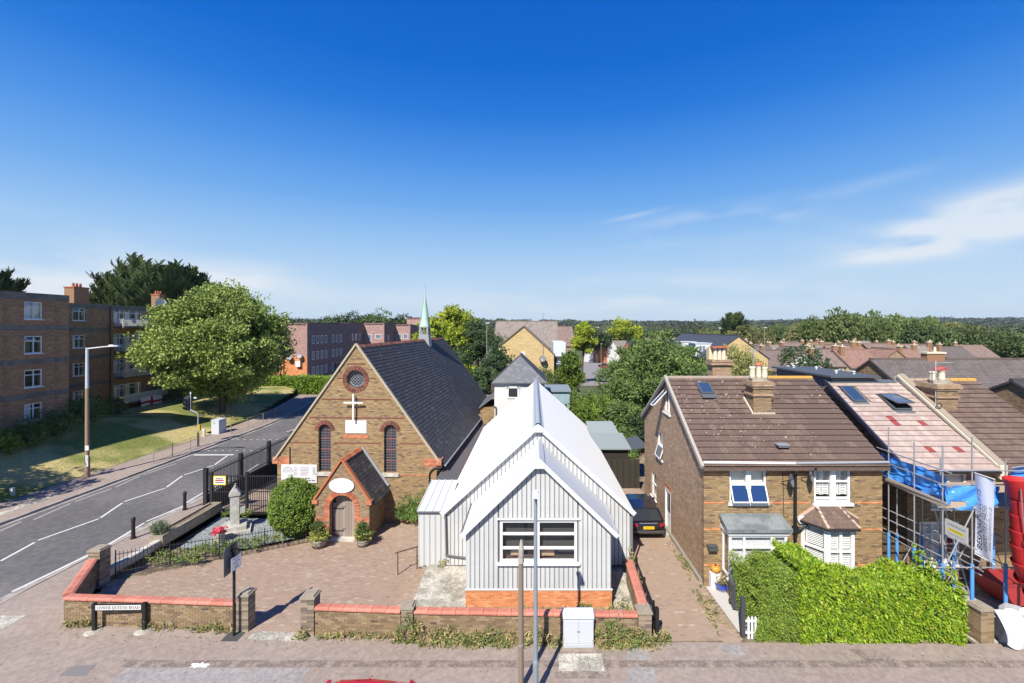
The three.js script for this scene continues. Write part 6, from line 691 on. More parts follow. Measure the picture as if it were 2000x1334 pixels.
// ---------------------------------------------------------------- cars
function loft(secs) { const n = secs[0].length, P = []; const tri = (a, b, c) => P.push(...a, ...b, ...c); for (let i = 0; i < secs.length - 1; i++) for (let j = 0; j < n; j++) { const a = secs[i][j], b = secs[i][(j + 1) % n], c = secs[i + 1][(j + 1) % n], d = secs[i + 1][j]; tri(a, b, c); tri(a, c, d); } for (const [s, f] of [[secs[0], 1], [secs.at(-1), 0]]) for (let j = 1; j < n - 1; j++) f ? tri(s[0], s[j + 1], s[j]) : tri(s[0], s[j], s[j + 1]); const g = new THREE.BufferGeometry(); g.setAttribute('position', new THREE.Float32BufferAttribute(P, 3)); g.setAttribute('uv', new THREE.Float32BufferAttribute(new Array(P.length / 3 * 2).fill(0), 2)); g.computeVertexNormals(); return g; }
function car(name, label, group, paint, x, y, D, turn, detail = true, estate = true) {   // length along z, front at -z
  const c = thing(name, label, 'car', x, y, D, turn, group), lower = [[2.25, 0.62, 0.45, 0.72], [2.2, 0.8, 0.32, 0.86], [1.9, 0.89, 0.27, 0.95], [1.0, 0.91, 0.24, 0.96], [0, 0.91, 0.24, 0.94], [-0.9, 0.9, 0.25, 0.92], [-1.6, 0.87, 0.27, 0.82], [-2.1, 0.76, 0.32, 0.7], [-2.3, 0.5, 0.42, 0.6]].map(([z, w, b, t]) => [[-w * 0.86, b, z], [w * 0.86, b, z], [w, b + 0.18, z], [w, t - 0.14, z], [w * 0.93, t, z], [-w * 0.93, t, z], [-w, t - 0.14, z], [-w, b + 0.18, z]]);
  part(c, 'body', loft(lower), paint); const z0 = estate ? 2.05 : 1.8, gh = [[z0, 0.74, 0.92, 0.96], [z0 - 0.45, 0.78, 0.92, 1.36], [0.6, 0.8, 0.92, 1.42], [-0.2, 0.79, 0.92, 1.41], [-1.05, 0.76, 0.9, 0.95]].map(([z, w, b, t]) => { const k = clamp((t - b) / 0.5), r = w * (1 - 0.24 * k); return [[-w, b, z], [w, b, z], [r, t - 0.03, z], [r * 0.85, t, z], [-r * 0.85, t, z], [-r, t - 0.03, z]]; }); part(c, 'windows', loft(gh), darkGlass);
  part(c, 'roof', loft([[z0 - 0.42, 0.6, 1.375], [0.6, 0.64, 1.445], [-0.2, 0.62, 1.435], [-0.42, 0.58, 1.36]].map(([z, w, t]) => [[-w, t - 0.03, z], [w, t - 0.03, z], [w * 0.8, t + 0.012, z], [-w * 0.8, t + 0.012, z]])), paint);
  const tyre = cyl(0.32, 0.32, 0.22, 0, -0.11, 0, 18).rotateZ(Math.PI / 2), rim = cyl(0.2, 0.2, 0.23, 0, -0.115, 0, 12).rotateZ(Math.PI / 2); for (const z of [1.35, -1.42]) for (const s of [-1, 1]) { const w = part(c, 'wheel', tyre, black); w.position.set(s * 0.8, 0.32, z); if (detail) part(w, 'rim', rim, steel); }
  for (const s of [-1, 1]) { part(c, 'tail_light', box(0.3, 0.14, 0.05, s * 0.68, 0.78, 2.2, 0, s * 0.28), M([0.35, 0.015, 0.02], 0.25)); part(c, 'headlight', box(0.34, 0.14, 0.05, s * 0.62, 0.62, -2.2), M([0.6, 0.62, 0.64], 0.15)); if (detail) part(c, 'mirror', box(0.2, 0.13, 0.1, s * 0.98, 0.98, -0.75), paint); }
  if (detail) { for (const s of [-1, 1]) part(c, 'pillar', join(beam([s * 0.75, 0.93, 2.05], [s * 0.61, 1.38, 1.6], 0.06, 0.07), beam([s * 0.76, 0.92, -1.03], [s * 0.6, 1.39, -0.2], 0.05, 0.06), beam([s * 0.81, 0.93, 0.5], [s * 0.63, 1.41, 0.5], 0.03, 0.09)), paint); part(c, 'rear_bumper', box(1.5, 0.12, 0.08, 0, 0.46, 2.22), M([0.06, 0.06, 0.065], 0.4)); part(c, 'boot_trim', box(0.9, 0.03, 0.03, 0, 0.86, 2.2), steel); }
  return c;
}
const plateM = printed(256, 56, (c, w, h) => { c.fillStyle = '#f2c500'; c.fillRect(0, 0, w, h); c.fillStyle = '#6b5a10'; for (let i = 0; i < 7; i++) c.fillRect(16 + i * 33 + (i > 3 ? 8 : 0), 14, 22, 28); }, 0.5);
{ const a = car('black_car', 'black estate car parked in the driveway beside the hall', undefined, M([0.008, 0.008, 0.012], 0.22, { clearcoat: 1, clearcoatRoughness: 0.05 }), 5.72, 0.012, 24.6, 0); a.scale.setScalar(1.0); const n = part(a, 'number_plate', box(0.54, 0.13, 0.02, 0, 0.66, 2.262), M([0.7, 0.55, 0.02], 0.5)); face(0.52, 0.115, plateM, n, 'plate_face', 0, 0.66, 2.2735);
  car('red_car', 'red car parked at the kerb, only its roof in sight', undefined, M([0.42, 0.01, 0.015], 0.25, { clearcoat: 1, clearcoatRoughness: 0.05 }), -4.85, -0.12, 11.3, Math.PI / 2); }

// ---------------------------------------------------------------- the flats on the grass bank
const concreteBand = grainMat([0.15, 0.13, 0.11], [0.2, 0.175, 0.15], 4, 6, 161, 0.9, 0.3, 0.003, 4, 512);
{
  const q = rng(91), pick = (a) => a[Math.floor(q() * a.length)];
  const a = thing('flats_block', 'projecting brick block of flats at the edge of the lawn', 'flats', -39.5, 2.0, 20, Math.PI / 2), L = 18.3, H = 11.3, ys = [1.95, 4.6, 7.25, 9.95];
  part(a, 'front_wall', metric(plate([[0, -1], [L, -1], [L, H], [0, H]], 0.35, ys.flatMap((y) => [15.6, 9].map((x) => rectHole(x - 0.66, x + 0.66, y - 0.7, y + 0.7))))), matFlatBrick); part(a, 'end_wall', metric(span(L - 0.35, L, -1, H, -0.35, -9)), matFlatBrick); part(a, 'near_wall', metric(span(0, 0.35, -1, H, -0.35, -9)), matFlatBrick); part(a, 'flat_roof', box(L - 0.7, 0.3, 9, L / 2, H - 0.4, -4.8), concreteBand); part(a, 'parapet', metric(span(-0.02, L + 0.02, H - 0.5, H + 0.04, 0.001, 0.03)), concreteBand); for (const y of [3.05, 5.72, 8.4]) part(a, 'floor_band', metric(span(-0.01, L + 0.01, y, y + 0.42, 0.001, 0.015)), concreteBand);
  ys.forEach((y, i) => [15.6, 9].forEach((x) => win(a, { x, y, z: -0.05, w: 1.3, h: 1.38, cols: [1, 0.9], rows: [1, 0.42], fr: 0.08, sill: 0.06, vents: i > 1 ? [[0, 1, 0.5]] : [], curtain: [[[0, 0.5, netM]], [[0, 0.12, curtainM], [0.5, 0.75, timberDark]], [[0.1, 0.45, M([0.1, 0.14, 0.08], 0.9)]], [[0, 0.5, netM], [0.5, 1, curtainM]]][i] })));
  const b = thing('flats_block', 'long brick block of flats with white balconies behind the lawn', 'flats', -47.3, 0.6, 38, Math.PI / 2), LB = 27, HB = 12.5, yb = [2.75, 5.65, 8.55, 11.4], xb = [8.9, 20.2, 24.5];
  part(b, 'front_wall', metric(plate([[0, -1], [LB, -1], [LB, HB], [0, HB]], 0.35, yb.flatMap((y) => [...xb.map((x) => rectHole(x - 0.66, x + 0.66, y - 0.68, y + 0.68)), rectHole(12.75, 16.4, y - 0.85, y + 0.75)]))), matFlatBrick); part(b, 'end_wall', metric(span(LB - 0.35, LB, -1, HB, -0.35, -10)), matFlatBrick); part(b, 'flat_roof', box(LB, 0.3, 10, LB / 2, HB - 0.5, -5.2), concreteBand); part(b, 'parapet', metric(span(-0.02, LB + 0.02, HB - 0.45, HB + 0.04, 0.001, 0.03)), concreteBand); for (const y of [3.8, 6.7, 9.6]) part(b, 'floor_band', metric(span(0, 12.3, y, y + 0.42, 0.001, 0.015)), concreteBand);
  yb.forEach((y, i) => { xb.forEach((x, k) => win(b, { x, y, z: -0.05, w: 1.3, h: 1.34, cols: [1, 0.9], rows: [1, 0.42], fr: 0.08, sill: 0.06, far: true, vents: k === 0 && i !== 1 ? [[0, 1, 0.5]] : [], curtain: [[0, 0.2 + 0.3 * q(), pick([netM, curtainM, M([0.12, 0.1, 0.09], 0.9)])]] })); win(b, { x: 14.57, y: y - 0.05, z: -0.05, w: 3.6, h: 1.56, cols: [0.8, 0.6, 0.7, 1, 0.7], rows: [1, 0.4], fr: 0.08, far: true, vents: [[0, 1, 0.4]], curtain: [[0.05, 0.2, netM], [0.45, 0.62, blindM], [0.8, 0.95, curtainM]] });
    const bal = part(b, 'balcony', box(6.2, 0.18, 1.1, 15.9, y - 1.35, 0.56), concreteBand), bars = [], n = i ? 44 : 30; for (let k = 0; k <= n; k++) { const m = part(bal, i ? 'baluster' : 'picket', box(i ? 0.05 : 0.11, 0.8, 0.025, 12.85 + k * 6.1 / n, y - 0.8, 1.08), white); } part(bal, 'hand_rail', join(box(6.2, 0.06, 0.06, 15.9, y - 0.38, 1.08), box(6.2, 0.05, 0.04, 15.9, y - 1.2, 1.08)), i ? white : whiteMatt); if (i) for (const xx of [12.83, 18.97]) part(bal, 'end_rail', join(...[0, 1, 2, 3, 4, 5].map((k) => box(0.03, 0.8, 0.05, xx, y - 0.8, 0.1 + k * 0.17))), white); if (i > 1) part(bal, 'laundry', join(box(0.5, 0.5, 0.02, 14.1, y - 0.65, 1.12), box(0.3, 0.6, 0.02, 16.2, y - 0.7, 1.12)), M([0.6, 0.5, 0.55], 0.9)); });
  part(b, 'drain_pipe', rod([12.3, 0, 0.06], [12.3, HB, 0.06], 0.06), M([0.06, 0.05, 0.05], 0.6));
  for (const [x, z, w] of [[13.2, -4.6, 1.7], [24.2, -4.5, 1.0]]) { const c = part(b, 'chimney', metric(box(w, 2.2, 1.1, x, HB + 0.9, z)), brickLocal()); part(c, 'coping', box(w + 0.14, 0.12, 1.24, x, HB + 2.05, z), terracotta); for (let k = 0; k < 3; k++) part(c, 'chimney_pot', cyl(0.13, 0.11, 0.45, x - 0.4 + k * 0.4, HB + 2.1, z, 9), terracotta); }
  { const d = part(b, 'satellite_dish', lathe([[0, 0], [0.4, 0.06], [0.68, 0.2], [0.7, 0.2], [0.4, 0.04], [0, -0.02]], 18), M([0.55, 0.55, 0.56], 0.5)); d.position.set(22.2, HB + 0.75, -2.6); d.rotation.set(1.35, 0, 0.4); part(b, 'dish_pole', rod([22.2, HB - 0.4, -2.7], [22.2, HB + 0.7, -2.7], 0.05), lead); }
  const fl = thing('flag', 'white flag with a red cross hung on the lowest balcony', 'flag', -46.1, 1.02, 52.9, Math.PI / 2), P = [], wav = (u, v) => [3.0 * u, 1.35 * v + 0.05 * Math.sin(u * 6), 0.05 * Math.sin(u * 11 + v * 4)]; const fg = new THREE.PlaneGeometry(1, 1, 20, 8), fp = fg.attributes.position; for (let i = 0; i < fp.count; i++) fp.setXYZ(i, ...wav(fp.getX(i) + 0.5, fp.getY(i) + 0.5)); fg.computeVertexNormals(); part(fl, 'cloth', fg, printed(300, 180, (c, w, h) => { c.fillStyle = '#f0eff0'; c.fillRect(0, 0, w, h); c.fillStyle = '#c41724'; c.fillRect(w / 2 - 18, 0, 36, h); c.fillRect(0, h / 2 - 18, w, 36); }, 0.8)); part(fl, 'hem_cord', rod([0, 1.36, 0.0], [3, 1.34, 0], 0.015), white);
}
function brickLocal() { return brickLocal.m ??= M([0.27, 0.15, 0.08], 0.92); }
// ---------------------------------------------------------------- trees
function tree(name, label, x, y, D, { R0, H0, yc, n, cols, leaf = [9, 0.5, 0.34, 0.2], lobes = 14, seed = 1, trunk = 0.3, th, group, mat = leafPlain, hollow = 0.55, k = 0.48, boughs = 0 }) {
  const t = thing(name, label, 'tree', x, y, D, seed, group); limbs(t, th ?? Math.max(0.6, yc - H0 * 0.75), trunk, R0, yc + H0 * 0.6, seed); leaves(t, 'crown', sprayGeo(leaf[0], leaf[1], leaf[2], leaf[3], seed + 3), boughs ? clusterPts(R0, H0, yc, boughs, n / boughs, seed + 9) : crownPts(lobesOf(R0, H0, yc, lobes, seed, k), n, seed + 9, hollow), cols, [0.75, 1.3], mat); return t;
}
tree('broadleaf_tree', 'large leafy broadleaf tree on the lawn before the flats', -36.4, lawnH(-36.4, 52.6), 52.6, { boughs: 190, R0: 6.5, H0: 5.9, yc: 8.1, n: 10500, cols: [[0.3, 0.38, 0.07], [0.24, 0.32, 0.055], [0.38, 0.45, 0.1], [0.17, 0.24, 0.045]], lobes: 38, seed: 201, trunk: 0.34, th: 2.4, leaf: [9, 0.42, 0.27, 0.17], mat: leafMat, hollow: 0.62, k: 0.36 });
tree('broadleaf_tree', 'tree beyond the edge of the view that dapples the near lawn', -37.5, lawnH(-37.5, 20.5), 20.5, { R0: 3.8, H0: 3.4, yc: 7.6, n: 700, cols: GREEN, lobes: 12, seed: 207, trunk: 0.25, th: 4, leaf: [8, 0.4, 0.3, 0.18] });
function cypress(label, x, y, D, R0, H, seed, tiers, cols) {   // a broad old conifer: upswept flat sprays on long limbs
  const t = thing('conifer_tree', label, 'tree', x, y, D, seed), q = rng(seed), limb = [tube([[0, 0, 0], [0.2, H * 0.4, 0.1], [0, H * 0.95, 0]], 0.5, 7, 8)], pts = [];
  const im = []; const g = (() => { const o = [], p = rng(seed + 1); for (let i = 0; i < 26; i++) { const s = i / 26, w = 0.85 * (1 - s) + 0.12; o.push(leafGeo(0.75 * (0.7 + 0.5 * p()), 0.2).rotateX(Math.PI / 2 - 0.3).rotateY((i % 2 ? 1 : -1) * (0.5 + 0.5 * p())).rotateZ((p() - 0.5) * 0.7).translate((i % 2 ? 1 : -1) * w * 0.3 * p(), 0.1 * (p() - 0.5), s * 1.9)); } return join(o); })();
  for (let i = 0; i < tiers; i++) { const u = (i + 0.5) / tiers, a = i * 2.399, h = H * (0.16 + 0.8 * u), r = R0 * Math.sqrt(Math.max(0.04, 1 - ((u - 0.28) / 0.8) ** 2)) * (0.7 + 0.45 * q()), up = 0.22 + 0.55 * u + 0.15 * q(), e = [Math.cos(a) * r, h + r * up, Math.sin(a) * r]; limb.push(rod([0, h - 0.5, 0], e, 0.16, 5, 0.04)); const m = Math.ceil(r * 3.2); for (let k = 1; k <= m; k++) for (let w = 0; w < 3; w++) { const s = 0.3 + 0.75 * k / m, sp = (q() - 0.5) * r * 0.42 * (1.15 - s * 0.5); im.push([Math.cos(a) * r * s - Math.sin(a) * sp, h + r * s * up + (q() - 0.5) * 0.7, Math.sin(a) * r * s + Math.cos(a) * sp, a + (q() - 0.5) * 1.0, up]); } }
  part(t, 'trunk', join(limb), bark); const I = new THREE.InstancedMesh(g, leafPlain, im.length); I.name = 'crown'; I.userData.kind = 'stuff'; I.castShadow = I.receiveShadow = true; im.forEach((p, i) => { I.setMatrixAt(i, mtx(p[0], p[1], p[2], -p[4] - 0.1 - 0.5 * q(), Math.PI / 2 - p[3], (q() - 0.5) * 0.6, 0.8 + 0.7 * q())); const c = cols[Math.floor(q() * cols.length)]; I.setColorAt(i, _c.setRGB(...c)); }); t.add(I);
}
const CONI = [[0.065, 0.105, 0.025], [0.05, 0.085, 0.022], [0.085, 0.125, 0.03], [0.04, 0.065, 0.02]];
cypress('huge spreading dark cypress behind the flats', -61.8, 3, 74, 6.7, 13.4, 211, 110, CONI); cypress('dark conifer behind the corner of the projecting flats', -84, 2, 68, 4.4, 14.5, 213, 60, CONI.map((c) => c.map((v) => v * 0.8)));
// shrubs along the flats and the clipped hedge up the road
function shrub(label, x, y, D, R0, H0, n, cols, seed, group, leaf = [7, 0.16, 0.16, 0.09], name = 'shrub') { const s = thing(name, label, 'shrub', x, y, D, seed, group); part(s, 'stems', join(...[0, 1, 2, 3, 4].map((i) => rod([0, -0.1, 0], [Math.cos(i * 1.3) * R0 * 0.5, H0 * 1.1, Math.sin(i * 1.3) * R0 * 0.5], 0.05, 5, 0.02))), bark); leaves(s, 'crown', sprayGeo(...leaf, seed + 2), crownPts(lobesOf(R0, H0, H0 * 0.95, 7, seed, 0.5), n, seed + 5, 0.5), cols, [0.75, 1.3]); }
for (const [i, [x, D, r, h, l]] of [[-37.6, 31.2, 1.5, 0.85, 'bright leafy shrub at the foot of the projecting flats'], [-38, 33.6, 1.5, 0.8, 'dark green shrub next to the bright one by the flats'], [-38.3, 36, 1.7, 0.8, 'low spreading shrub under the lowest window of the projecting flats'], [-39.5, 39.2, 2, 0.9, 'dark shrub at the corner between the two flats blocks'], [-42.5, 42.5, 2.2, 0.7, 'shaded shrub in the recess of the flats'], [-45, 46.5, 2, 0.8, 'shaded shrub before the balconies'], [-46, 57.5, 2, 1.1, 'dark bush beyond the flag'], [-46, 61.5, 2.4, 1.2, 'dark bush at the far end of the flats']].entries()) shrub(l, x, lawnH(x, D), D, r, h, 420, i < 1 ? BRIGHT.map((c) => c.map((v) => v * 0.8)) : GREEN, 221 + i, 'shrubs along the flats');
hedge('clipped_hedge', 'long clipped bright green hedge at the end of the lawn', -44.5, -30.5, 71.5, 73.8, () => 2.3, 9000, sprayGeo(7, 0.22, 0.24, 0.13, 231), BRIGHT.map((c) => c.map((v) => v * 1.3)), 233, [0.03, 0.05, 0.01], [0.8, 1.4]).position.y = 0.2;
shrub('small tree at the end wall of the purple brick flats', -45.3, 0.8, 74.5, 2.6, 2.7, 500, GREEN, 241, undefined, [7, 0.3, 0.3, 0.17], 'small_tree');
// ---------------------------------------------------------------- street furniture on the far side of the road
{
  const l = thing('street_lamp', 'tall street lamp with a flat arm on the grass side pavement', 'street lamp', -31.65, 0, 31.95); part(l, 'column', join(cyl(0.17, 0.15, 1.5, 0, -0.1, 0, 14), cyl(0.13, 0.11, 4.9, 0, 1.4, 0, 12)), M([0.3, 0.2, 0.13], 0.7), 'brown painted lower column'); part(l, 'upper_column', cyl(0.11, 0.09, 2.9, 0, 6.28, 0, 12), M([0.5, 0.53, 0.56], 0.5)); part(l, 'arm', rod([-0.05, 9.1, 0], [1.75, 9.3, 0.05], 0.05, 8, 0.04), M([0.6, 0.62, 0.64], 0.5)); part(l, 'lantern', join(box(0.75, 0.07, 0.26, 1.95, 9.3, 0.05, 0, 0, 0.06), box(0.3, 0.1, 0.18, 1.8, 9.35, 0.05)), M([0.62, 0.63, 0.64], 0.4)); part(l, 'notice', join(box(0.26, 0.34, 0.02, 0.12, 2.1, 0.14), box(0.2, 0.8, 0.02, 0.12, 1.2, 0.15)), M([0.6, 0.6, 0.58], 0.7));
  const t = thing('traffic_light', 'black three-aspect traffic light on a cranked pole by the crossing', 'traffic light', -29.93, 0, 40.2), grey = M([0.32, 0.33, 0.34], 0.5); part(t, 'pole', join(tube([[0, 0, 0], [0, 2.2, 0], [0, 2.85, 0], [-0.12, 3.0, 0], [-0.5, 3.2, 0.05], [-0.62, 3.3, 0.05]], 0.057, 10, 40)), grey); part(t, 'lower_pole', cyl(0.07, 0.065, 1.3, 0, -0.05, 0, 10), black); part(t, 'pole_top', cyl(0.05, 0.05, 1.7, -0.62, 3.0, 0.05, 8), grey);
  part(t, 'signal_head', join(box(0.36, 1.15, 0.3, -0.86, 3.85, 0.12), box(0.5, 1.3, 0.03, -0.8, 3.85, -0.05)), M([0.05, 0.053, 0.06], 0.5)); for (let i = 0; i < 3; i++) { part(t, 'visor', join(lathe([[0.12, 0], [0.13, 0.22], [0.12, 0.22]], 12).rotateX(Math.PI / 2).translate(-0.88, 4.22 - i * 0.36, 0.26)), M([0.07, 0.072, 0.08], 0.5)); part(t, 'lens', cyl(0.105, 0.105, 0.02, 0, 0, 0, 14).rotateX(Math.PI / 2).translate(-0.88, 4.22 - i * 0.36, 0.27), M([[0.1, 0.02, 0.02], [0.12, 0.07, 0.02], [0.02, 0.08, 0.05]][i], 0.25)); } part(t, 'push_button', box(0.16, 0.5, 0.16, 0.13, 1.7, 0), M([0.5, 0.34, 0.04], 0.5)); part(t, 'sensor', join(cyl(0.07, 0.05, 0.2, -0.62, 4.68, 0.05, 8), box(0.24, 0.12, 0.12, -0.2, 4.35, 0.05)), M([0.6, 0.6, 0.6], 0.5));
  const c = thing('roadside_cabinet', 'grey roadside equipment cabinet on the far pavement edge', 'cabinet', -31.7, 0, 45.4); part(c, 'body', box(0.75, 1.35, 1.1, 0, 0.66, 0), M([0.5, 0.53, 0.56], 0.5)); part(c, 'lid', box(0.82, 0.08, 1.16, 0, 1.37, 0), M([0.55, 0.57, 0.6], 0.5)); part(c, 'lock', cyl(0.05, 0.05, 0.03, 0, 0, 0, 8).rotateX(Math.PI / 2).translate(-0.08, 1.1, 0.56), black); part(c, 'plinth', box(0.7, 0.1, 1.06, 0, 0.0, 0), matConcrete);
  for (const [x, D, h, l2] of [[-32.1, 43.9, 0.75, 'short pale marker post beside the roadside cabinet'], [-32.6, 28.2, 0.6, 'short pale marker post on the shaded grass edge'], [-31.9, 24.9, 0.5, 'stubby pale marker post nearest the street']]) { const p = thing('marker_post', l2, 'post', x, 0, D, 0, 'marker posts on the grass edge'); part(p, 'post', box(0.18, h, 0.14, 0, h / 2, 0), M([0.5, 0.48, 0.44], 0.8)); part(p, 'plate', box(0.2, 0.18, 0.03, 0, h - 0.1, 0.08), M([0.62, 0.62, 0.6], 0.7)); }
  function guard(label, pts) { const g = thing('guard_rail', label, 'guard rail', pts[0][0], 0, pts[0][1], 0, 'pedestrian guard rails'); const q = pts.map(([x, d]) => [x - pts[0][0], 0, -(d - pts[0][1])]), m = M([0.3, 0.27, 0.22], 0.7); q.forEach((p) => part(g, 'post', rod([p[0], -0.05, p[2]], [p[0], 1.08, p[2]], 0.03, 7), m)); for (let i = 0; i < q.length - 1; i++) { for (const y of [1.02, 0.16]) part(g, 'rail', rod([q[i][0], y, q[i][2]], [q[i + 1][0], y, q[i + 1][2]], 0.022, 6), m); part(g, 'rail', rod([q[i][0], 0.78, q[i][2]], [q[i + 1][0], 0.78, q[i + 1][2]], 0.012, 5), m); } }
  guard('low guard rail before the traffic light', [[-29.6, 35.1], [-29.65, 37], [-29.7, 39], [-29.75, 40.1]]); guard('long guard rail beyond the roadside cabinet', [[-29.95, 44.6], [-30.1, 47.5], [-30.3, 50.5], [-30.7, 53.5], [-31.4, 56.5], [-32.2, 59.5], [-33.2, 62.5]]);
}
// ---------------------------------------------------------------- buildings further back
function addWindows(t, list, far = true) { for (const [x, y, z, w, h, ry = 0, m = white, c = [1], r = [1]] of list) win(t, { x, y, z, ry, w, h, cols: c, rows: r, fr: 0.09, dep: 0.02, mat: m, pane: skyGlass, back: null, far }); }
const skyGlass = M([0.16, 0.2, 0.25], 0.08);
const flatRoofM = M([0.2, 0.19, 0.18], 0.9), pinkBrick = tint(matPurple, [1.7, 1.6, 1.5]);
{
  const g = 'purple brick flats up the road', blk = (label, x0, x1, D0, D1, y0, y1, wf, low) => {
    const t = thing('purple_flats', label, 'flats', x0, y0, D0, 0, g), W = x1 - x0, H = y1 - y0, L = D1 - D0; part(t, 'front_wall', metric(span(0, W, low ? low : 0, H, 0, -0.4)), pinkBrick); if (low) part(t, 'lower_wall', metric(span(0, W, 0, low, 0.01, -0.4)), matOrange); part(t, 'side_wall', metric(span(W - 0.4, W, 0, H, -0.4, -L)), matPurple); part(t, 'roof', box(W - 0.4, 0.2, L, W / 2, H - 0.3, -L / 2), flatRoofM); part(t, 'parapet_trim', join(box(W + 0.1, 0.12, 0.5, W / 2, H + 0.05, -0.2), box(0.5, 0.12, L, W - 0.2, H + 0.05, -L / 2)), M([0.06, 0.055, 0.06], 0.8)); addWindows(t, wf(W, H, L)); return t; };
  const rowsY = [1.7, 4.5, 7.4], p1 = blk('nearest purple brick flats block with an orange base', -46.5, -40.2, 80, 98.5, 0.8, 11.4, (W, H) => rowsY.flatMap((y) => [2.2, 3.9, 5.6, 7.3, 10.4, 12.2, 14].map((d) => [W + 0.03, y + 0.2, -d, 0.95, 1.5, Math.PI / 2])), 4.6); part(p1, 'drain_pipe', rod([2.2, 0.6, 0.08], [2.2, 9.8, 0.08], 0.07), black); part(p1, 'vent_box', box(0.8, 1.0, 0.5, 4.9, 3.4, 0.26), white); for (const [x, y] of [[3.4, 4.4], [5.2, 4.7]]) { const d = part(p1, 'satellite_dish', lathe([[0, 0], [0.3, 0.05], [0.5, 0.15], [0.3, 0.03], [0, -0.02]], 14), lead); d.position.set(x, y, 0.4); d.rotation.x = 1.1; } part(p1, 'passage', box(0.02, 2.7, 3.4, 6.31, 1.3, -12.2), M([0.01, 0.01, 0.01], 0.9));
  blk('second purple brick flats block stepping back', -42.5, -40.4, 98.6, 107, 0.8, 11.6, (W) => rowsY.flatMap((y) => [2, 4, 6].map((d) => [W + 0.03, y + 0.3, -d, 0.9, 1.5, Math.PI / 2]))); blk('third purple brick flats block with two front windows', -40.3, -35.5, 107.1, 115, 0.6, 11.7, (W) => rowsY.flatMap((y) => [[1.2, y + 0.3, 0.03, 1.2, 1.5], [3.4, y + 0.5, 0.03, 1.4, 1.1], [W + 0.03, y, -3, 0.9, 1.5, Math.PI / 2]])); blk('fourth purple brick flats block with pale shutters', -35.4, -31.5, 115.1, 124, 0.4, 11.4, (W) => rowsY.flatMap((y) => [[1.1, y + 0.6, 0.03, 1.2, 1.3], [2.7, y + 0.6, 0.03, 1.2, 1.3]])); blk('tallest purple brick stair block behind the others', -36, -28.5, 128, 138, 0, 13.4, (W) => [[2, 11, 0.03, 1.4, 1.3], [5, 11, 0.03, 1.4, 1.3]]);
}
const roofTiles = brickMat([[0.9, 0.9, 0.9, 0.5], [0.78, 0.78, 0.78, 0.3], [1, 1, 1, 0.2]], [0.45, 0.44, 0.43], 191, { nx: 14, ny: 14, bw: 0.3, bh: 0.28, joint: 0.03 }), roofDk = [[0.24, 0.18, 0.155], [0.15, 0.125, 0.115], [0.25, 0.175, 0.145], [0.3, 0.175, 0.135], [0.27, 0.23, 0.2]].map((c) => tint(roofTiles, c)), farSlate = M([0.06, 0.065, 0.075], 0.6), renderCream = M([0.62, 0.52, 0.34], 0.9), renderWhite = M([0.62, 0.61, 0.585], 0.85);
function house(name, label, x, D, turn, { w = 6, d = 8, e = 5, t = 7.6, y = landH(x, D), roof = roofDk[0], wall = matStock, wins = [], chim = [], group, ridgeX = true, hip = 0 }) {   // ridge along local x
  const h = thing(name, label, 'house', x, y, D, turn, group); part(h, 'wall', metric(join(span(-w / 2, w / 2, -1, e, -d, 0), plate([[0, e - 0.01], [d, e - 0.01], [d / 2, t - 0.15]], 0.3).rotateY(Math.PI / 2).translate(-w / 2 + 0.31, 0, 0), plate([[0, e - 0.01], [d, e - 0.01], [d / 2, t - 0.15]], 0.3).rotateY(Math.PI / 2).translate(w / 2 - 0.01, 0, 0))), wall);
  const o = 0.3, k = (t - e) / (d / 2), s0 = e - o * k; part(h, 'roof', metric(plate([[-o, s0], [d / 2, t], [d + o, s0], [d + o, s0 - 0.14], [d / 2, t - 0.14], [-o, s0 - 0.14]], w + 0.3).rotateY(Math.PI / 2).translate(w / 2 + 0.15, 0, 0)), roof); part(h, 'ridge', box(w + 0.32, 0.14, 0.24, 0, t + 0.02, -d / 2), tint(roof, [roof.color.r * 1.2, roof.color.g * 1.1, roof.color.b]));
  for (const [cx, cz, cw = 0.9, ch = 1.3] of chim) { const c = part(h, 'chimney', metric(box(cw, ch + 1.2, 0.6, cx, t + ch / 2 - 0.6, cz)), brickLocal()); part(c, 'cap', box(cw + 0.14, 0.14, 0.74, cx, t + ch, cz), cream); for (let i = 0; i < 2; i++) part(c, 'chimney_pot', cyl(0.11, 0.09, 0.4, cx - 0.16 + i * 0.32, t + ch + 0.05, cz, 7), i % 2 ? cream : M([0.3, 0.14, 0.08], 0.9)); }
  addWindows(h, wins); return h;
}
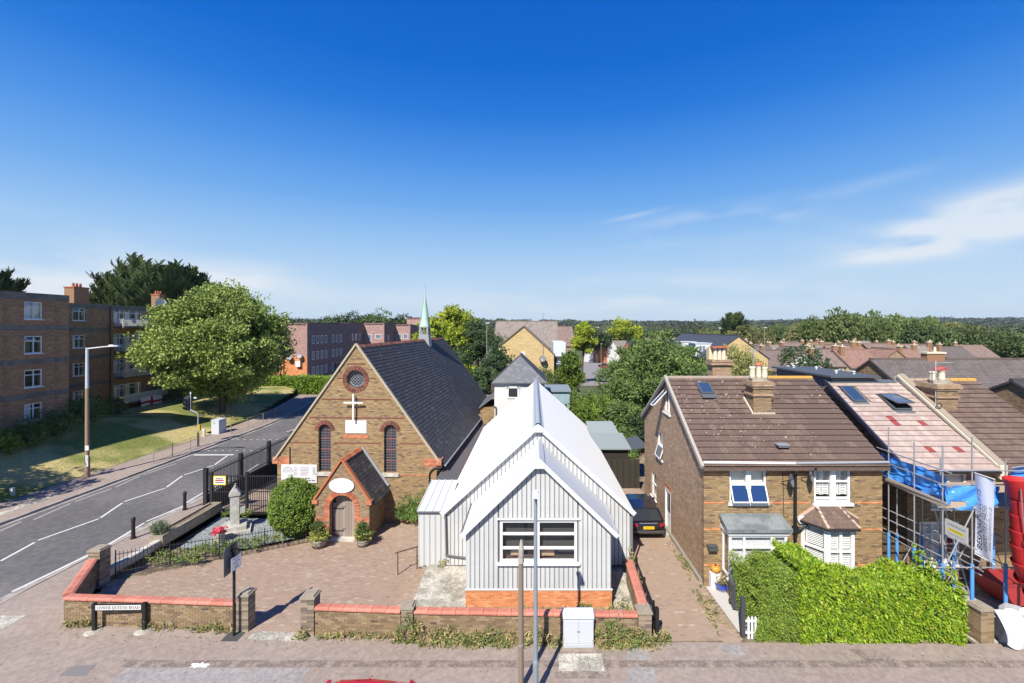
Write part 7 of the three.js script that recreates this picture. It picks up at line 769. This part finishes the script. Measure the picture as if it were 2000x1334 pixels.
{ // white tower house, sheds and fences behind the hall
  const w = thing('white_house', 'white rendered house with a steep hipped slate roof behind the hall', 'house', -1.2, 0, 38.6); part(w, 'wall', metric(span(-2.15, 2.15, -0.3, 5.95, -6.5, 0)), renderWhite);
  const A = [[-2.35, 5.9, 0.25], [2.35, 5.9, 0.25], [2.35, 5.9, -6.7], [-2.35, 5.9, -6.7]], r0 = [0, 8.1, -1.6], r1 = [0, 8.1, -6.6]; const face3 = (...q) => { const P = []; for (let i = 1; i < q.length - 1; i++) P.push(...q[0], ...q[i], ...q[i + 1]); const g = new THREE.BufferGeometry(); g.setAttribute('position', new THREE.Float32BufferAttribute(P, 3)); g.computeVertexNormals(); return metric(g); }; part(w, 'hip_slope', face3(A[0], A[1], r0), M([0.12, 0.125, 0.14], 0.6)); part(w, 'roof_slope', face3(A[1], A[2], r1, r0), slateSheet); part(w, 'roof_slope', face3(A[3], A[0], r0, r1), slateSheet); part(w, 'eave_board', join(box(4.7, 0.08, 0.08, 0, 5.86, 0.25), box(0.08, 0.08, 7, 2.35, 5.86, -3.2), box(0.08, 0.08, 7, -2.35, 5.86, -3.2)), M([0.1, 0.1, 0.11], 0.7)); { const v = new THREE.Vector3(0, 2.75, -1.85), L = v.length(), list = []; for (let j = 0; j < 15; j++) for (let i = 0; i < 16; i++) { const x = -2.35 + (i + 0.5 + (j & 1) * 0.5) * 0.3, s = j / 15; if (Math.abs(x) > 2.3 * (1 - s) - 0.1) continue; list.push({ m: mtx(x, 5.93 + 2.2 * s, 0.27 - 1.85 * s, -0.7, 0, 0), k: Math.floor(R() * 4) }); } pieces(w, 'slate', 'slates', box(0.29, 0.26, 0.012, 0, 0.1, 0), [[0.12, 0.125, 0.14], [0.1, 0.105, 0.12], [0.14, 0.145, 0.155], [0.11, 0.11, 0.12]].map((c) => M(c, 0.55)), list); }
  part(w, 'finial', cyl(0.08, 0.02, 0.4, 0, 8.05, -1.6, 8), terracotta); win(w, { x: -0.55, y: 5.05, z: 0.07, w: 1.0, h: 1.0, cols: [1], rows: [1], fr: 0.12, pane: darkGlass, back: null }); part(w, 'window_head', plate([[-1.2, 5.42], [0.1, 5.42], [0.05, 5.53], [-0.55, 5.62], [-1.15, 5.53]], 0.08, [], 0.07), white); part(w, 'drain_pipe', join(rod([-2.0, 3.8, 0.08], [-2.0, 0, 0.08], 0.06), rod([-2.25, 3.9, 0.08], [-2.0, 3.8, 0.08], 0.06)), M([0.1, 0.11, 0.12], 0.6)); part(w, 'lean_to', metric(plate([[-3.6, 3.6], [-2.15, 4.7], [-2.15, 4.6], [-3.6, 3.5]], 5, [], -0.8)), M([0.12, 0.125, 0.14], 0.6)); part(w, 'lean_to_wall', metric(span(-3.5, -2.16, -0.3, 3.6, -5.6, -1)), matStock);
  const u = thing('blue_outbuilding', 'pale blue-grey clad outbuilding with a flat roof beside the white house', 'outbuilding', 2.0, 0, 45); part(u, 'wall', span(-1.3, 1.6, -0.3, 4.2, -4, 0), M([0.26, 0.36, 0.4], 0.7)); part(u, 'flat_roof', box(3.2, 0.2, 4.4, 0.15, 4.3, -2), M([0.2, 0.25, 0.27], 0.8)); part(u, 'trim', join(...[0, 1, 2, 3].map((i) => box(0.03, 4.3, 0.02, -0.9 + i * 0.7, 2, 0.012))), M([0.2, 0.28, 0.32], 0.7));
  const s = thing('garden_shed', 'black timber shed with a grey-green felt roof behind the driveway', 'shed', 5.2, 0, 30.3), felt = M([0.24, 0.28, 0.27], 0.85); part(s, 'wall', span(-0.9, 1.15, -0.2, 2.5, -5.4, 0), timberDark); for (let i = 0; i < 14; i++) part(s, 'board', box(2.06, 0.16, 0.03, 0.125, 0.1 + i * 0.175, 0.012, 0.12), timberDark); part(s, 'roof', box(2.4, 0.08, 3.2, 0.12, 2.66, -1.3, 0.1), felt); part(s, 'roof', box(2.1, 0.08, 2.8, 0, 2.98, -4.2, 0.1), M([0.27, 0.31, 0.3], 0.85)); part(s, 'gutter', rod([-0.9, 2.42, 0.1], [1.3, 2.3, 0.1], 0.05), black);
  const f = thing('board_fence', 'dark vertical board fence across the end of the driveway', 'fence', 4.75, 0, 29.7); for (let i = 0; i < 18; i++) part(f, 'board', box(0.122, 1.95 + 0.03 * hash(i, 2, 3), 0.025, i * 0.128, 0.95, (i % 2) * 0.012), M([0.024 + 0.007 * (i % 3), 0.02 + 0.006 * (i % 3), 0.018], 0.9)); part(f, 'rail', join(box(2.3, 0.08, 0.05, 1.1, 0.4, -0.04), box(2.3, 0.08, 0.05, 1.1, 1.5, -0.04)), timberDark);
  const cons = thing('conservatory', 'small white conservatory at the back of the cottages', 'conservatory', 6.5, 0, 30.6); part(cons, 'frame', join(...[0, 1, 2, 3].map((i) => box(0.07, 2.2, 0.07, -0.3, 1.1, -i * 0.8)), box(0.08, 0.08, 2.6, -0.3, 2.2, -1.2), box(0.08, 0.08, 2.6, -0.3, 1, -1.2)), white); part(cons, 'glazing', box(0.02, 1.1, 2.4, -0.3, 1.6, -1.2), darkGlass); part(cons, 'roof', box(1.6, 0.06, 3, 0.4, 2.45, -1.2, 0, 0, 0.15), M([0.08, 0.085, 0.09], 0.6)); part(cons, 'base_wall', metric(box(0.1, 1, 2.5, -0.32, 0.45, -1.2)), matSide);
  const gf = thing('garden_fence', 'light brown timber fence along the garden behind the hall', 'fence', 4.75, 0, 37.5); for (let i = 0; i < 30; i++) part(gf, 'board', box(0.03, 1.8, 0.22, (i % 2) * 0.015, 0.8, -i * 0.23), M([0.34 + 0.04 * (i % 3), 0.24 + 0.03 * (i % 3), 0.14], 0.9)); part(gf, 'rail', box(0.05, 0.08, 6.9, -0.03, 1.3, -3.4), M([0.3, 0.22, 0.14], 0.9));
  const bw = thing('yard_wall', 'old brick wall behind the chapel with a timber fence on top', 'wall', -6.5, 0, 50); part(bw, 'brickwork', metric(box(7, 2.2, 0.3, 0, 0.6, 0)), matSide); for (let i = 0; i < 24; i++) part(bw, 'fence_board', box(0.27, 1.5, 0.03, -3.3 + i * 0.285, 2.4, 0.02 * (i % 2)), M([0.28 + 0.03 * (i % 3), 0.18, 0.1], 0.9));
  const um = thing('closed_parasol', 'closed white garden parasol behind the cottages', 'parasol', 6.55, 0, 36.2); part(um, 'pole', rod([0, 0, 0], [0, 2.6, 0], 0.025), white); part(um, 'canopy', lathe([[0.02, 2.7], [0.06, 2.5], [0.13, 1.6], [0.15, 1.2], [0.04, 1.2]], 10), whiteMatt);
}
// middle distance: blocks, terraces and trees
{
  const yf = thing('yellow_brick_flats', 'yellow brick gable end of the flats behind the chapel', 'flats', -1.7, -1.5, 75), e = 8.3, t = 12.3; part(yf, 'gable_wall', metric(plate([[-5.1, -1], [5.1, -1], [5.1, e - 0.5], [0.05, t], [-5.1, e]], 0.4)), matYellow); part(yf, 'side_wall', metric(span(4.7, 5.1, -1, e - 0.6, -0.4, -18)), matYellow); part(yf, 'roof', plate([[5.3, e - 0.6], [0.05, t + 0.18], [-5.3, e - 0.1], [-5.3, e - 0.3], [0.05, t - 0.02], [5.3, e - 0.8]], 18, [], 0.2), M([0.2, 0.15, 0.13], 0.9)); part(yf, 'plaque', box(0.75, 1.3, 0.06, -0.05, 7.5, 0.03), M([0.6, 0.59, 0.56], 0.8)); part(yf, 'side_cladding', span(5.11, 7.2, 7.2, 9.6, -2, -12), M([0.55, 0.6, 0.65], 0.7)); part(yf, 'stair_tower', span(5.2, 7.0, -1, 7.1, -1.2, -10), M([0.04, 0.045, 0.05], 0.6)); addWindows(yf, [2, 4.6, 6.2].map((y) => [6.2, y, -1.17, 1.2, 0.5, 0, white]));
  { const d = part(yf, 'satellite_dish', lathe([[0, 0], [0.4, 0.06], [0.62, 0.18], [0.4, 0.04], [0, -0.02]], 16), M([0.2, 0.2, 0.21], 0.5)); d.position.set(3.3, 6.9, 0.6); d.rotation.set(1.2, 0, 0.5); part(yf, 'aerial', join(rod([3.3, 6, 0.1], [3.3, 14.5, 0.1], 0.04), rod([2.7, 14.4, 0.1], [3.9, 14.4, 0.1], 0.025)), lead); }
  house('brown_roofed_flats', 'brown hipped roof flats just behind the yellow gable', -1.5, 92, 0, { w: 13, d: 12, e: 8.8, t: 14.0, roof: roofDk[4], wall: renderWhite, wins: [[-4.4, 7.6, 0.03, 1.6, 1.2], [3.5, 7.6, 0.03, 1.4, 1.2]], y: -2 }); house('brown_roofed_flats', 'long brown roofed flats behind the first bright yellow-green tree', 4.5, 112, 0.1, { w: 12, d: 11, e: 8.6, t: 13.2, roof: roofDk[2], wall: matSide, wins: [[2, 6.8, 0.03, 1.4, 1.2], [5, 6.8, 0.03, 1.4, 1.2], [-4, 6.8, 0.03, 1.4, 1.2]], y: -2.3 });
  // lane with parked cars
  ground('lane', slab([[9.8, 96], [19.5, 96], [37, 205], [21.5, 205]].map(([x, d]) => [x, d]), 0, 0.2).translate(0, 0, 0).applyMatrix4(new THREE.Matrix4().makeTranslation(0, -0.34 - 0.03 * 50 + 0.25, -96).multiply(new THREE.Matrix4().makeRotationX(-0.03)).multiply(new THREE.Matrix4().makeTranslation(0, 0, 96))), M([0.24, 0.22, 0.21], 0.95), 'pale lane with parked cars beyond the gardens');
  const lane = (D) => -0.34 - 0.03 * (D - 46) + 0.28, cm = [[0.35, 0.4, 0.45], [0.012, 0.014, 0.018], [0.65, 0.66, 0.68], [0.02, 0.03, 0.06], [0.4, 0.03, 0.04], [0.01, 0.012, 0.014]].map((c) => M(c, 0.3)); [[15.6, 104, 0.3, 0, 'pale blue car at the near end of the lane'], [21.4, 128, 0.6, 2, 'white car parked beside the dark one in the lane'], [23.2, 126, 0.6, 1, 'black car parked nearest the trees in the lane'], [24.4, 142, 0.7, 3, 'dark blue car parked behind the white one in the lane'], [24.2, 150, 0.7, 4, 'red car parked in the lane'], [25, 160, 0.7, 5, 'dark car at the far end of the parked row']].forEach(([x, D, a, k, l]) => car('parked_car', l, 'cars parked in the lane', cm[k], x, lane(D), D, a, false));
  // white and red terrace by the lane
  for (const [i, [x, D, l]] of [[38, 185, 'white gabled end house of the lane terrace'], [33.5, 192, 'red tile-hung house next to the white end house'], [30, 200, 'last house of the lane terrace with a white porch']].entries()) { const h = house('terrace_house', l, x, D, 0.5, { w: 6.5, d: 9, e: 6, t: 9.6, y: -4.4, roof: [roofDk[4], roofDk[3], roofDk[4]][i], wall: [renderWhite, matRed, renderWhite][i], wins: [[-1.5, 4.6, 0.03, 1.6, 1.3], [1.6, 4.6, 0.03, 1.2, 1.3], [-1.5, 1.6, 0.03, 1.6, 1.3]], group: 'terrace by the lane' }); part(h, 'porch_roof', box(5.5, 0.2, 2, 0, 2.9, 0.8, 0.5), roofDk[3]); part(h, 'tile_hanging', box(2.2, 2.4, 0.06, 0.2, 4.6, 0.04), M([0.4, 0.13, 0.07], 0.9)); }
  { const h = house('slate_roofed_house', 'yellow gabled house with a long dark slate roof and two white dormers', 36.4, 83, Math.PI / 2, { w: 26, d: 9.2, e: 7.2, t: 10.6, y: -1.2, roof: farSlate, wall: matYellow }); for (const x of [-6.5, 0.5]) { part(h, 'dormer', box(3.4, 2.1, 2.6, x, 8.1, -8.2), M([0.6, 0.63, 0.66], 0.7)); part(h, 'dormer_roof', box(3.6, 0.12, 2.9, x, 9.2, -8.2), M([0.5, 0.53, 0.57], 0.7)); addWindows(h, [[x - 1.72, 8.2, -8.4, 1.2, 1.3, -Math.PI / 2, white, [1, 1]], [x, 8.2, -9.52, 1.8, 1.3, Math.PI, white, [1, 1]]]); } }
  house('grey_roofed_house', 'dark grey roofed house at the end of the lane terrace', 40, 150, 0.3, { w: 14, d: 10, e: 5.5, t: 9.4, y: -3.6, roof: farSlate, wall: matRed, wins: [[-3, 3.8, 0.03, 1.5, 1.2]] }); { const h = house('solar_panel_house', 'pale house with solar panels on its brown roof far down the lane', 62, 215, 0.1, { w: 20, d: 11, e: 6, t: 10.6, y: -5, roof: roofDk[4], wall: renderCream, wins: [[-5, 4, 0.03, 1.6, 1.3], [0, 4, 0.03, 1.6, 1.3], [5, 4, 0.03, 1.6, 1.3]] }); for (let i = 0; i < 4; i++) part(h, 'solar_panel', box(2, 0.08, 2.6, -2.5 + i * 2.6, 8.75, -2.6, 0.7), M([0.015, 0.02, 0.05], 0.2)); }
  // near dark roofs past the third house
  house('dark_roofed_house', 'wide dark tiled roof with a brick gable behind the third house', 36.5, 31, 0, { w: 19, d: 10, e: 5.2, t: 8.1, y: 0, roof: roofDk[1], wall: matStock, chim: [[-4.6, -5, 1.4, 0.5]] }); house('dark_slate_house', 'dark slate roofed house at the edge of the scaffold row', 31.2, 19.5, 0, { w: 7.5, d: 12.5, e: 4.6, t: 7.6, y: 0, roof: slateSheet, wall: matStockB });
  { const c = thing('chimney_stack', 'pale rendered chimney stack rising behind the cottages ridge', 'chimney', 13.0, 0, 31.5); part(c, 'shaft', metric(box(1.3, 8.2, 0.9, 0, 4.1, 0)), matSide); part(c, 'corbel', metric(join(box(1.6, 0.16, 1.2, 0, 8.1, 0), box(1.45, 0.16, 1.05, 0, 8.3, 0))), matSide); for (const x of [-0.3, 0, 0.3]) part(c, 'chimney_pot', cyl(0.15, 0.13, 0.85, x, 8.35, 0, 10), cream); part(c, 'cap_slab', box(1.1, 0.1, 0.6, 0, 9.25, 0, 0, 0, 0.05), terracotta); part(c, 'side_wall', metric(box(1.25, 1, 0.5, 0, 8.7, -0.5)), renderCream); }
  { const a = thing('roof_aerial', 'thin grey television aerial behind the cottages roof', 'aerial', 14.6, 0, 30.5); part(a, 'mast', rod([0, 0, 0], [0.3, 9.1, 0], 0.03, 6), lead); part(a, 'antenna', join(rod([0, 9.05, 0], [0.7, 9.15, 0], 0.02), ...[0, 1, 2, 3].map((i) => rod([0.1 + i * 0.16, 8.9, 0], [0.1 + i * 0.16, 9.3, 0], 0.012))), lead); }
  for (const [x, D, top, l] of [[40, 78, 10.6, 'thin pale lamp column among the terraces'], [19.2, 128, 6, 'lamp column beside the lane'], [-6.0, 58, 11.2, 'pale timber telegraph pole behind the chapel']]) { const p = thing('pole', l, 'pole', x, landH(x, D), D); part(p, 'shaft', rod([0, -0.3, 0], [0, top - landH(x, D), 0], 0.08, 8, 0.05), M([0.26, 0.25, 0.18], 0.85)); part(p, 'head', box(0.5, 0.12, 0.3, 0.1, top - landH(x, D), 0), M([0.55, 0.56, 0.56], 0.6)); }
}
// terraces in the valley
{
  const q = rng(301), W2 = [matStock, renderCream, matStockB, renderWhite, matSide], places = [];
  for (const [D, xs, row] of [[74, [46, 51.5, 57]], [84, [50, 56, 62, 68.5, 75]], [97, [52, 59, 66, 73, 80, 87, 94]], [112, [58, 65, 72, 80, 88, 96, 104, 112]], [130, [62, 70, 78, 87, 96, 105, 115]], [150, [70, 80, 90, 101, 112]]].map((v, r) => [...v, r])) xs.forEach((x, i) => places.push([x + q() * 1.5, D + q() * 5, i, row]));
  places.forEach(([x, D, i, row], k) => { const wi = Math.floor(q() * 5), ri = Math.floor(q() * 5), a = k % 3 === 0 ? Math.PI / 2 + 0.1 : 0.05 + 0.15 * (q() - 0.5), far = D > 120, w = 5.6 + q() * 1.6; house('valley_terrace_house', D < 80 ? ['cream terraced house nearest the cottages ridge', 'brown terraced house beside the cream one', 'third terraced house of the nearest valley row'][i] : `${['first', 'second', 'third', 'fourth', 'fifth', 'sixth', 'seventh', 'eighth'][i]} house of the ${['', 'second', 'third', 'fourth', 'fifth', 'farthest'][row]} valley row, ${['stock brick', 'cream', 'brown brick', 'white', 'dark brick'][wi]} walls`, x, D, a, { w, d: 8 + q(), e: 4.4 + 0.3 * q(), t: 7.0 + 0.5 * q(), y: landH(x, D) + 0.3 * q(), roof: roofDk[ri], wall: W2[wi], chim: k % 2 ? [[w / 2 - 0.5, -4, 0.9, 0.8]] : [[-w / 2 + 0.5, -2.5 - 2 * q(), 0.7, 0.6]], wins: far ? [[-1.2, 3.2, 0.03, 1, 1.3], [1.2, 3.2, 0.03, 1, 1.3]] : [[-1.3, 3.3, 0.03, 0.9, 1.4, 0, white, [1], [1, 1]], [1.3, 3.3, 0.03, 0.9, 1.4, 0, white, [1], [1, 1]], [-w / 2 - 0.03, 3, -2.4, 0.9, 1.3, -Math.PI / 2], [-w / 2 - 0.03, 3, -5.4, 0.9, 1.3, -Math.PI / 2]], group: 'terraced houses in the valley' }); });
}
// trees in the middle distance
const T = (name, label, x, D, o) => tree(name, label, x, landH(x, D), D, o);
T('broadleaf_tree', 'big dense green tree behind the driveway', 13.0, 46, { R0: 4.7, H0: 4.9, yc: 5.0, n: 2900, boughs: 90, cols: GREEN, seed: 311, leaf: [9, 0.32, 0.26, 0.16] }); T('broadleaf_tree', 'dense green tree touching the cottages roof', 17.4, 53, { R0: 4.4, H0: 4.8, yc: 5.2, n: 2200, boughs: 80, cols: GREEN, seed: 313, leaf: [9, 0.34, 0.28, 0.16] }); T('broadleaf_tree', 'rounded green tree before the parked cars', 13.2, 58, { R0: 3.5, H0: 4.6, yc: 5.2, n: 1600, boughs: 60, cols: GREEN, seed: 315, leaf: [9, 0.32, 0.28, 0.16] });
for (const [x, D, r, h, n, c, l] of [[5.9, 43.5, 3.0, 2.6, 1100, BRIGHT.map((v) => v.map((a) => a * 0.62)), 'light green garden shrub behind the hall'], [8.6, 42, 2.7, 2.4, 900, GREEN, 'mid green garden shrub among the gardens'], [8.3, 50, 3.2, 2.1, 800, BRIGHT.map((v) => v.map((a) => a * 0.7)), 'fresh green shrub in the farthest back garden'], [5.2, 56, 2.6, 1.8, 500, GREEN, 'low garden shrub below the corner tree'], [12, 64, 3.4, 2.0, 500, GREEN, 'broad shrub at the end of the gardens'], [5.6, 38.6, 1.5, 1.35, 500, LIME.map((v) => v.map((a) => a * 0.7)), 'yellowish low shrub by the hall roof edge'], [7.6, 38.4, 2.0, 1.5, 600, GREEN, 'green shrub with an orange flower behind the shed'], [10.2, 39.5, 2.6, 2.0, 800, DARK, 'dark shrub at the back of the cottages'], [12.2, 41, 2.4, 2.4, 700, GREEN, 'garden shrub close behind the cottages gable'], [1.4, 62, 2.7, 3.2, 700, GREEN.map((v) => v.map((a) => a * 0.9)), 'round bush before the yellow gable'], [24.5, 55, 4.2, 4.7, 1300, [[0.22, 0.24, 0.06], [0.17, 0.2, 0.05], [0.28, 0.28, 0.09]], 'pale flowering shrub tree above the cottages ridge'], [27, 150, 3, 2, 200, BRIGHT, 'bright shrub beside the parked cars'], [15.5, 93, 3.2, 2.3, 400, GREEN, 'shrub at the mouth of the lane']].entries().map(([, v]) => v)) shrub(l, x, landH(x, D), D, r, h, n, c, 331 + Math.round(x * 7), 'garden shrubs', [8, 0.26, 0.24, 0.14]);
T('broadleaf_tree', 'tall green tree at the corner of the yellow flats', 5.3, 65, { R0: 1.8, H0: 4.4, yc: 5.0, n: 1200, cols: BRIGHT.map((v) => v.map((a) => a * 0.6)), seed: 341, leaf: [8, 0.32, 0.28, 0.16] }); T('broadleaf_tree', 'thick dark tree behind the chapel roof', -8.2, 66, { R0: 4.6, H0: 6.0, yc: 6.6, n: 2200, boughs: 80, cols: DARK.map((v) => v.map((a) => a * 1.5)), seed: 343, leaf: [8, 0.34, 0.3, 0.17] }); T('broadleaf_tree', 'dark narrow tree next to the telegraph pole', -5.0, 56, { R0: 1.9, H0: 4.0, yc: 4.9, n: 900, boughs: 40, cols: DARK.map((v) => v.map((a) => a * 1.6)), seed: 345, leaf: [8, 0.28, 0.25, 0.14] }); T('yellow_tree', 'bright yellow-green tree beside the chapel spirelet', -12.6, 69, { R0: 4.9, H0: 6.2, yc: 8.6, n: 3000, boughs: 80, cols: LIME, seed: 347, leaf: [9, 0.36, 0.34, 0.2] });
T('yellow_tree', 'bright yellow-green tree in front of the long brown roof', 11.2, 100, { R0: 2.5, H0: 3.4, yc: 10.4, n: 900, boughs: 40, cols: LIME, seed: 349, leaf: [7, 0.4, 0.4, 0.25], trunk: 0.25 }); T('yellow_tree', 'distant yellow-green tree above the white terrace', 41, 212, { R0: 5.4, H0: 6.5, yc: 12.5, n: 500, cols: LIME, seed: 351, leaf: [7, 0.8, 0.8, 0.5] }); T('yellow_tree', 'smaller distant yellow-green tree above the terrace', 48.5, 214, { R0: 3.6, H0: 4.2, yc: 10.5, n: 300, cols: LIME, seed: 353, leaf: [7, 0.8, 0.8, 0.5] }); T('broadleaf_tree', 'dark tree between the two yellow-green trees', 27, 190, { R0: 6, H0: 5, yc: 10, n: 500, cols: DARK, seed: 355, leaf: [7, 0.8, 0.8, 0.5] });
T('broadleaf_tree', 'rounded green tree among the nearest terraces', 43.5, 73, { R0: 4.1, H0: 3.7, yc: 4.9, n: 1300, cols: DARK.map((v) => v.map((a) => a * 1.5)), seed: 357, leaf: [8, 0.36, 0.3, 0.18] }); T('broadleaf_tree', 'small green tree by the yellow gable', 36.4, 78, { R0: 2.7, H0: 3, yc: 5.2, n: 600, cols: GREEN, seed: 359, leaf: [8, 0.36, 0.3, 0.18] }); T('broadleaf_tree', 'olive green tree in the middle of the valley terraces', 72, 150, { R0: 9, H0: 5.4, yc: 6.2, n: 900, cols: [[0.12, 0.12, 0.035], [0.1, 0.105, 0.03], [0.15, 0.14, 0.045]], seed: 361, leaf: [7, 0.7, 0.65, 0.4] });
cypress('dark pointed conifer on the horizon', 102, -6, 230, 6, 21, 363, 46, CONI);
for (const [i, [x, D, r, h, yc]] of [[-98, 178, 9, 6.5, 9.5], [-88, 172, 8, 6, 9], [-80, 180, 9, 6, 8.5], [-74, 160, 8, 6.5, 9], [-66, 168, 9.5, 8, 12], [-58, 165, 8.5, 7, 10.5], [-52, 172, 8, 6.5, 9.5], [-45, 170, 7.5, 6, 9], [-39, 178, 7, 5, 8.5], [-108, 170, 9, 7, 9.5]].entries()) T('broadleaf_tree', i === 4 ? 'tallest dark tree in the line behind the purple flats' : `dark tree in the line behind the purple flats, ${['second', 'third', 'fourth', 'fifth', '', 'seventh', 'eighth', 'ninth', 'last', 'first'][i]} from the cypress`, x, D, { R0: r, H0: h, yc, n: 620, cols: i % 2 ? GREEN.map((v) => v.map((a) => a * 0.75)) : DARK, seed: 371 + i, leaf: [7, 0.75, 0.7, 0.42], group: 'trees behind the purple flats' });
// the wood on the east side, far treelines and specks of far roofs
{
  const crown = (seed, n, cell) => { const p = crownPts(lobesOf(1, 0.85, 0.8, 9, seed, 0.5), n, seed + 1, 0.6), s = rng(seed), o = p.map(([x, y, z]) => { _e.set((s() - 0.5) * 3, s() * 6.3, (s() - 0.5) * 3); return leafGeo(cell, cell * 0.75).applyQuaternion(_q.setFromEuler(_e)).translate(x, y, z); }); o.push(new THREE.SphereGeometry(0.56, 8, 6).translate(0, 0.75, 0)); return join(o); };
  const wood = (name, label, spots, cols, geo) => { const o = new THREE.Group(); o.name = numbered(name); o.userData = { kind: 'stuff', label }; scene.add(o); const im = new THREE.InstancedMesh(geo, leafPlain, spots.length); im.name = 'canopy'; im.userData.kind = 'stuff'; spots.forEach(([x, D, r, h, k], i) => { im.setMatrixAt(i, mtx(x, landH(x, D) - 0.3, -D, 0, i * 1.7, 0, r, h, r)); const c = cols[Math.floor(R() * cols.length)], v = rr(0.75, 1.25); im.setColorAt(i, _c.setRGB(c[0] * v, c[1] * v, c[2] * v)); }); o.add(im); };
  const q = rng(401), s1 = [], s2 = [], s3 = [];
  for (let i = 0; i < 420; i++) { const D = 165 + 260 * q() ** 1.3, px = 330 + 720 * q() ** 0.8, x = px * D / 880; if (px < 520 && D < 230) continue; const hill = 1 + 0.55 * Math.exp(-(((px - 640) / 170) ** 2)) - 0.25 * sm(800, 1000, px); s1.push([x, D, 5 + 4 * q(), (5.8 + 2.0 * q()) * hill]); }
  for (let i = 0; i < 900; i++) { const D = 430 + 900 * q() ** 1.4, px = -1200 + 2400 * q(); s2.push([px * D / 880, D, 9 + 8 * q(), 8 + 6 * q()]); }
  for (let i = 0; i < 1600; i++) { const D = 1300 + 2600 * q() ** 1.2, px = -1300 + 2600 * q(); s3.push([px * D / 880, D, 22 + 26 * q(), 9 + 9 * q()]); }
  wood('wood', 'dense dark green wood on the rise beyond the terraces', s1, [[0.08, 0.12, 0.03], [0.06, 0.095, 0.025], [0.1, 0.14, 0.035], [0.13, 0.14, 0.04]], crown(411, 2200, 0.13)); wood('treeline', 'distant belt of trees across the valley', s2, [[0.06, 0.085, 0.03], [0.045, 0.065, 0.025], [0.08, 0.1, 0.035]], crown(413, 420, 0.18)); wood('treeline', 'far wooded hills along the horizon', s3, [[0.055, 0.075, 0.035], [0.045, 0.062, 0.03]], crown(415, 90, 0.4));
  const roofs = [], g = join(box(1, 0.55, 0.8, 0, 0.27, 0), plate([[-0.5, 0.5], [0.5, 0.5], [0, 0.95]], 1.06, [], 0.53).rotateY(Math.PI / 2)); for (let i = 0; i < 420; i++) { const D = 800 + 1700 * q(), px = -300 + 900 * q(); roofs.push([px * D / 880, D]); } const o = new THREE.Group(); o.name = 'far_suburb'; o.userData = { kind: 'stuff', label: 'tiny pale roofs of the far suburb below the horizon' }; scene.add(o); const im = new THREE.InstancedMesh(g, M([1, 1, 1], 0.9), roofs.length); im.name = 'roofs'; im.userData.kind = 'stuff'; roofs.forEach(([x, D], i) => { im.setMatrixAt(i, mtx(x, landH(x, D), -D, 0, q() * 3, 0, 14, 12 + 5 * q(), 12)); const c = [[0.5, 0.46, 0.42], [0.34, 0.2, 0.16], [0.55, 0.52, 0.5], [0.25, 0.2, 0.18]][i % 4]; im.setColorAt(i, _c.setRGB(...c)); }); o.add(im);
}
scene.fog = new THREE.FogExp2(new THREE.Color(0.72, 0.83, 0.95), 0.00006);
renderer.render(scene, camera);
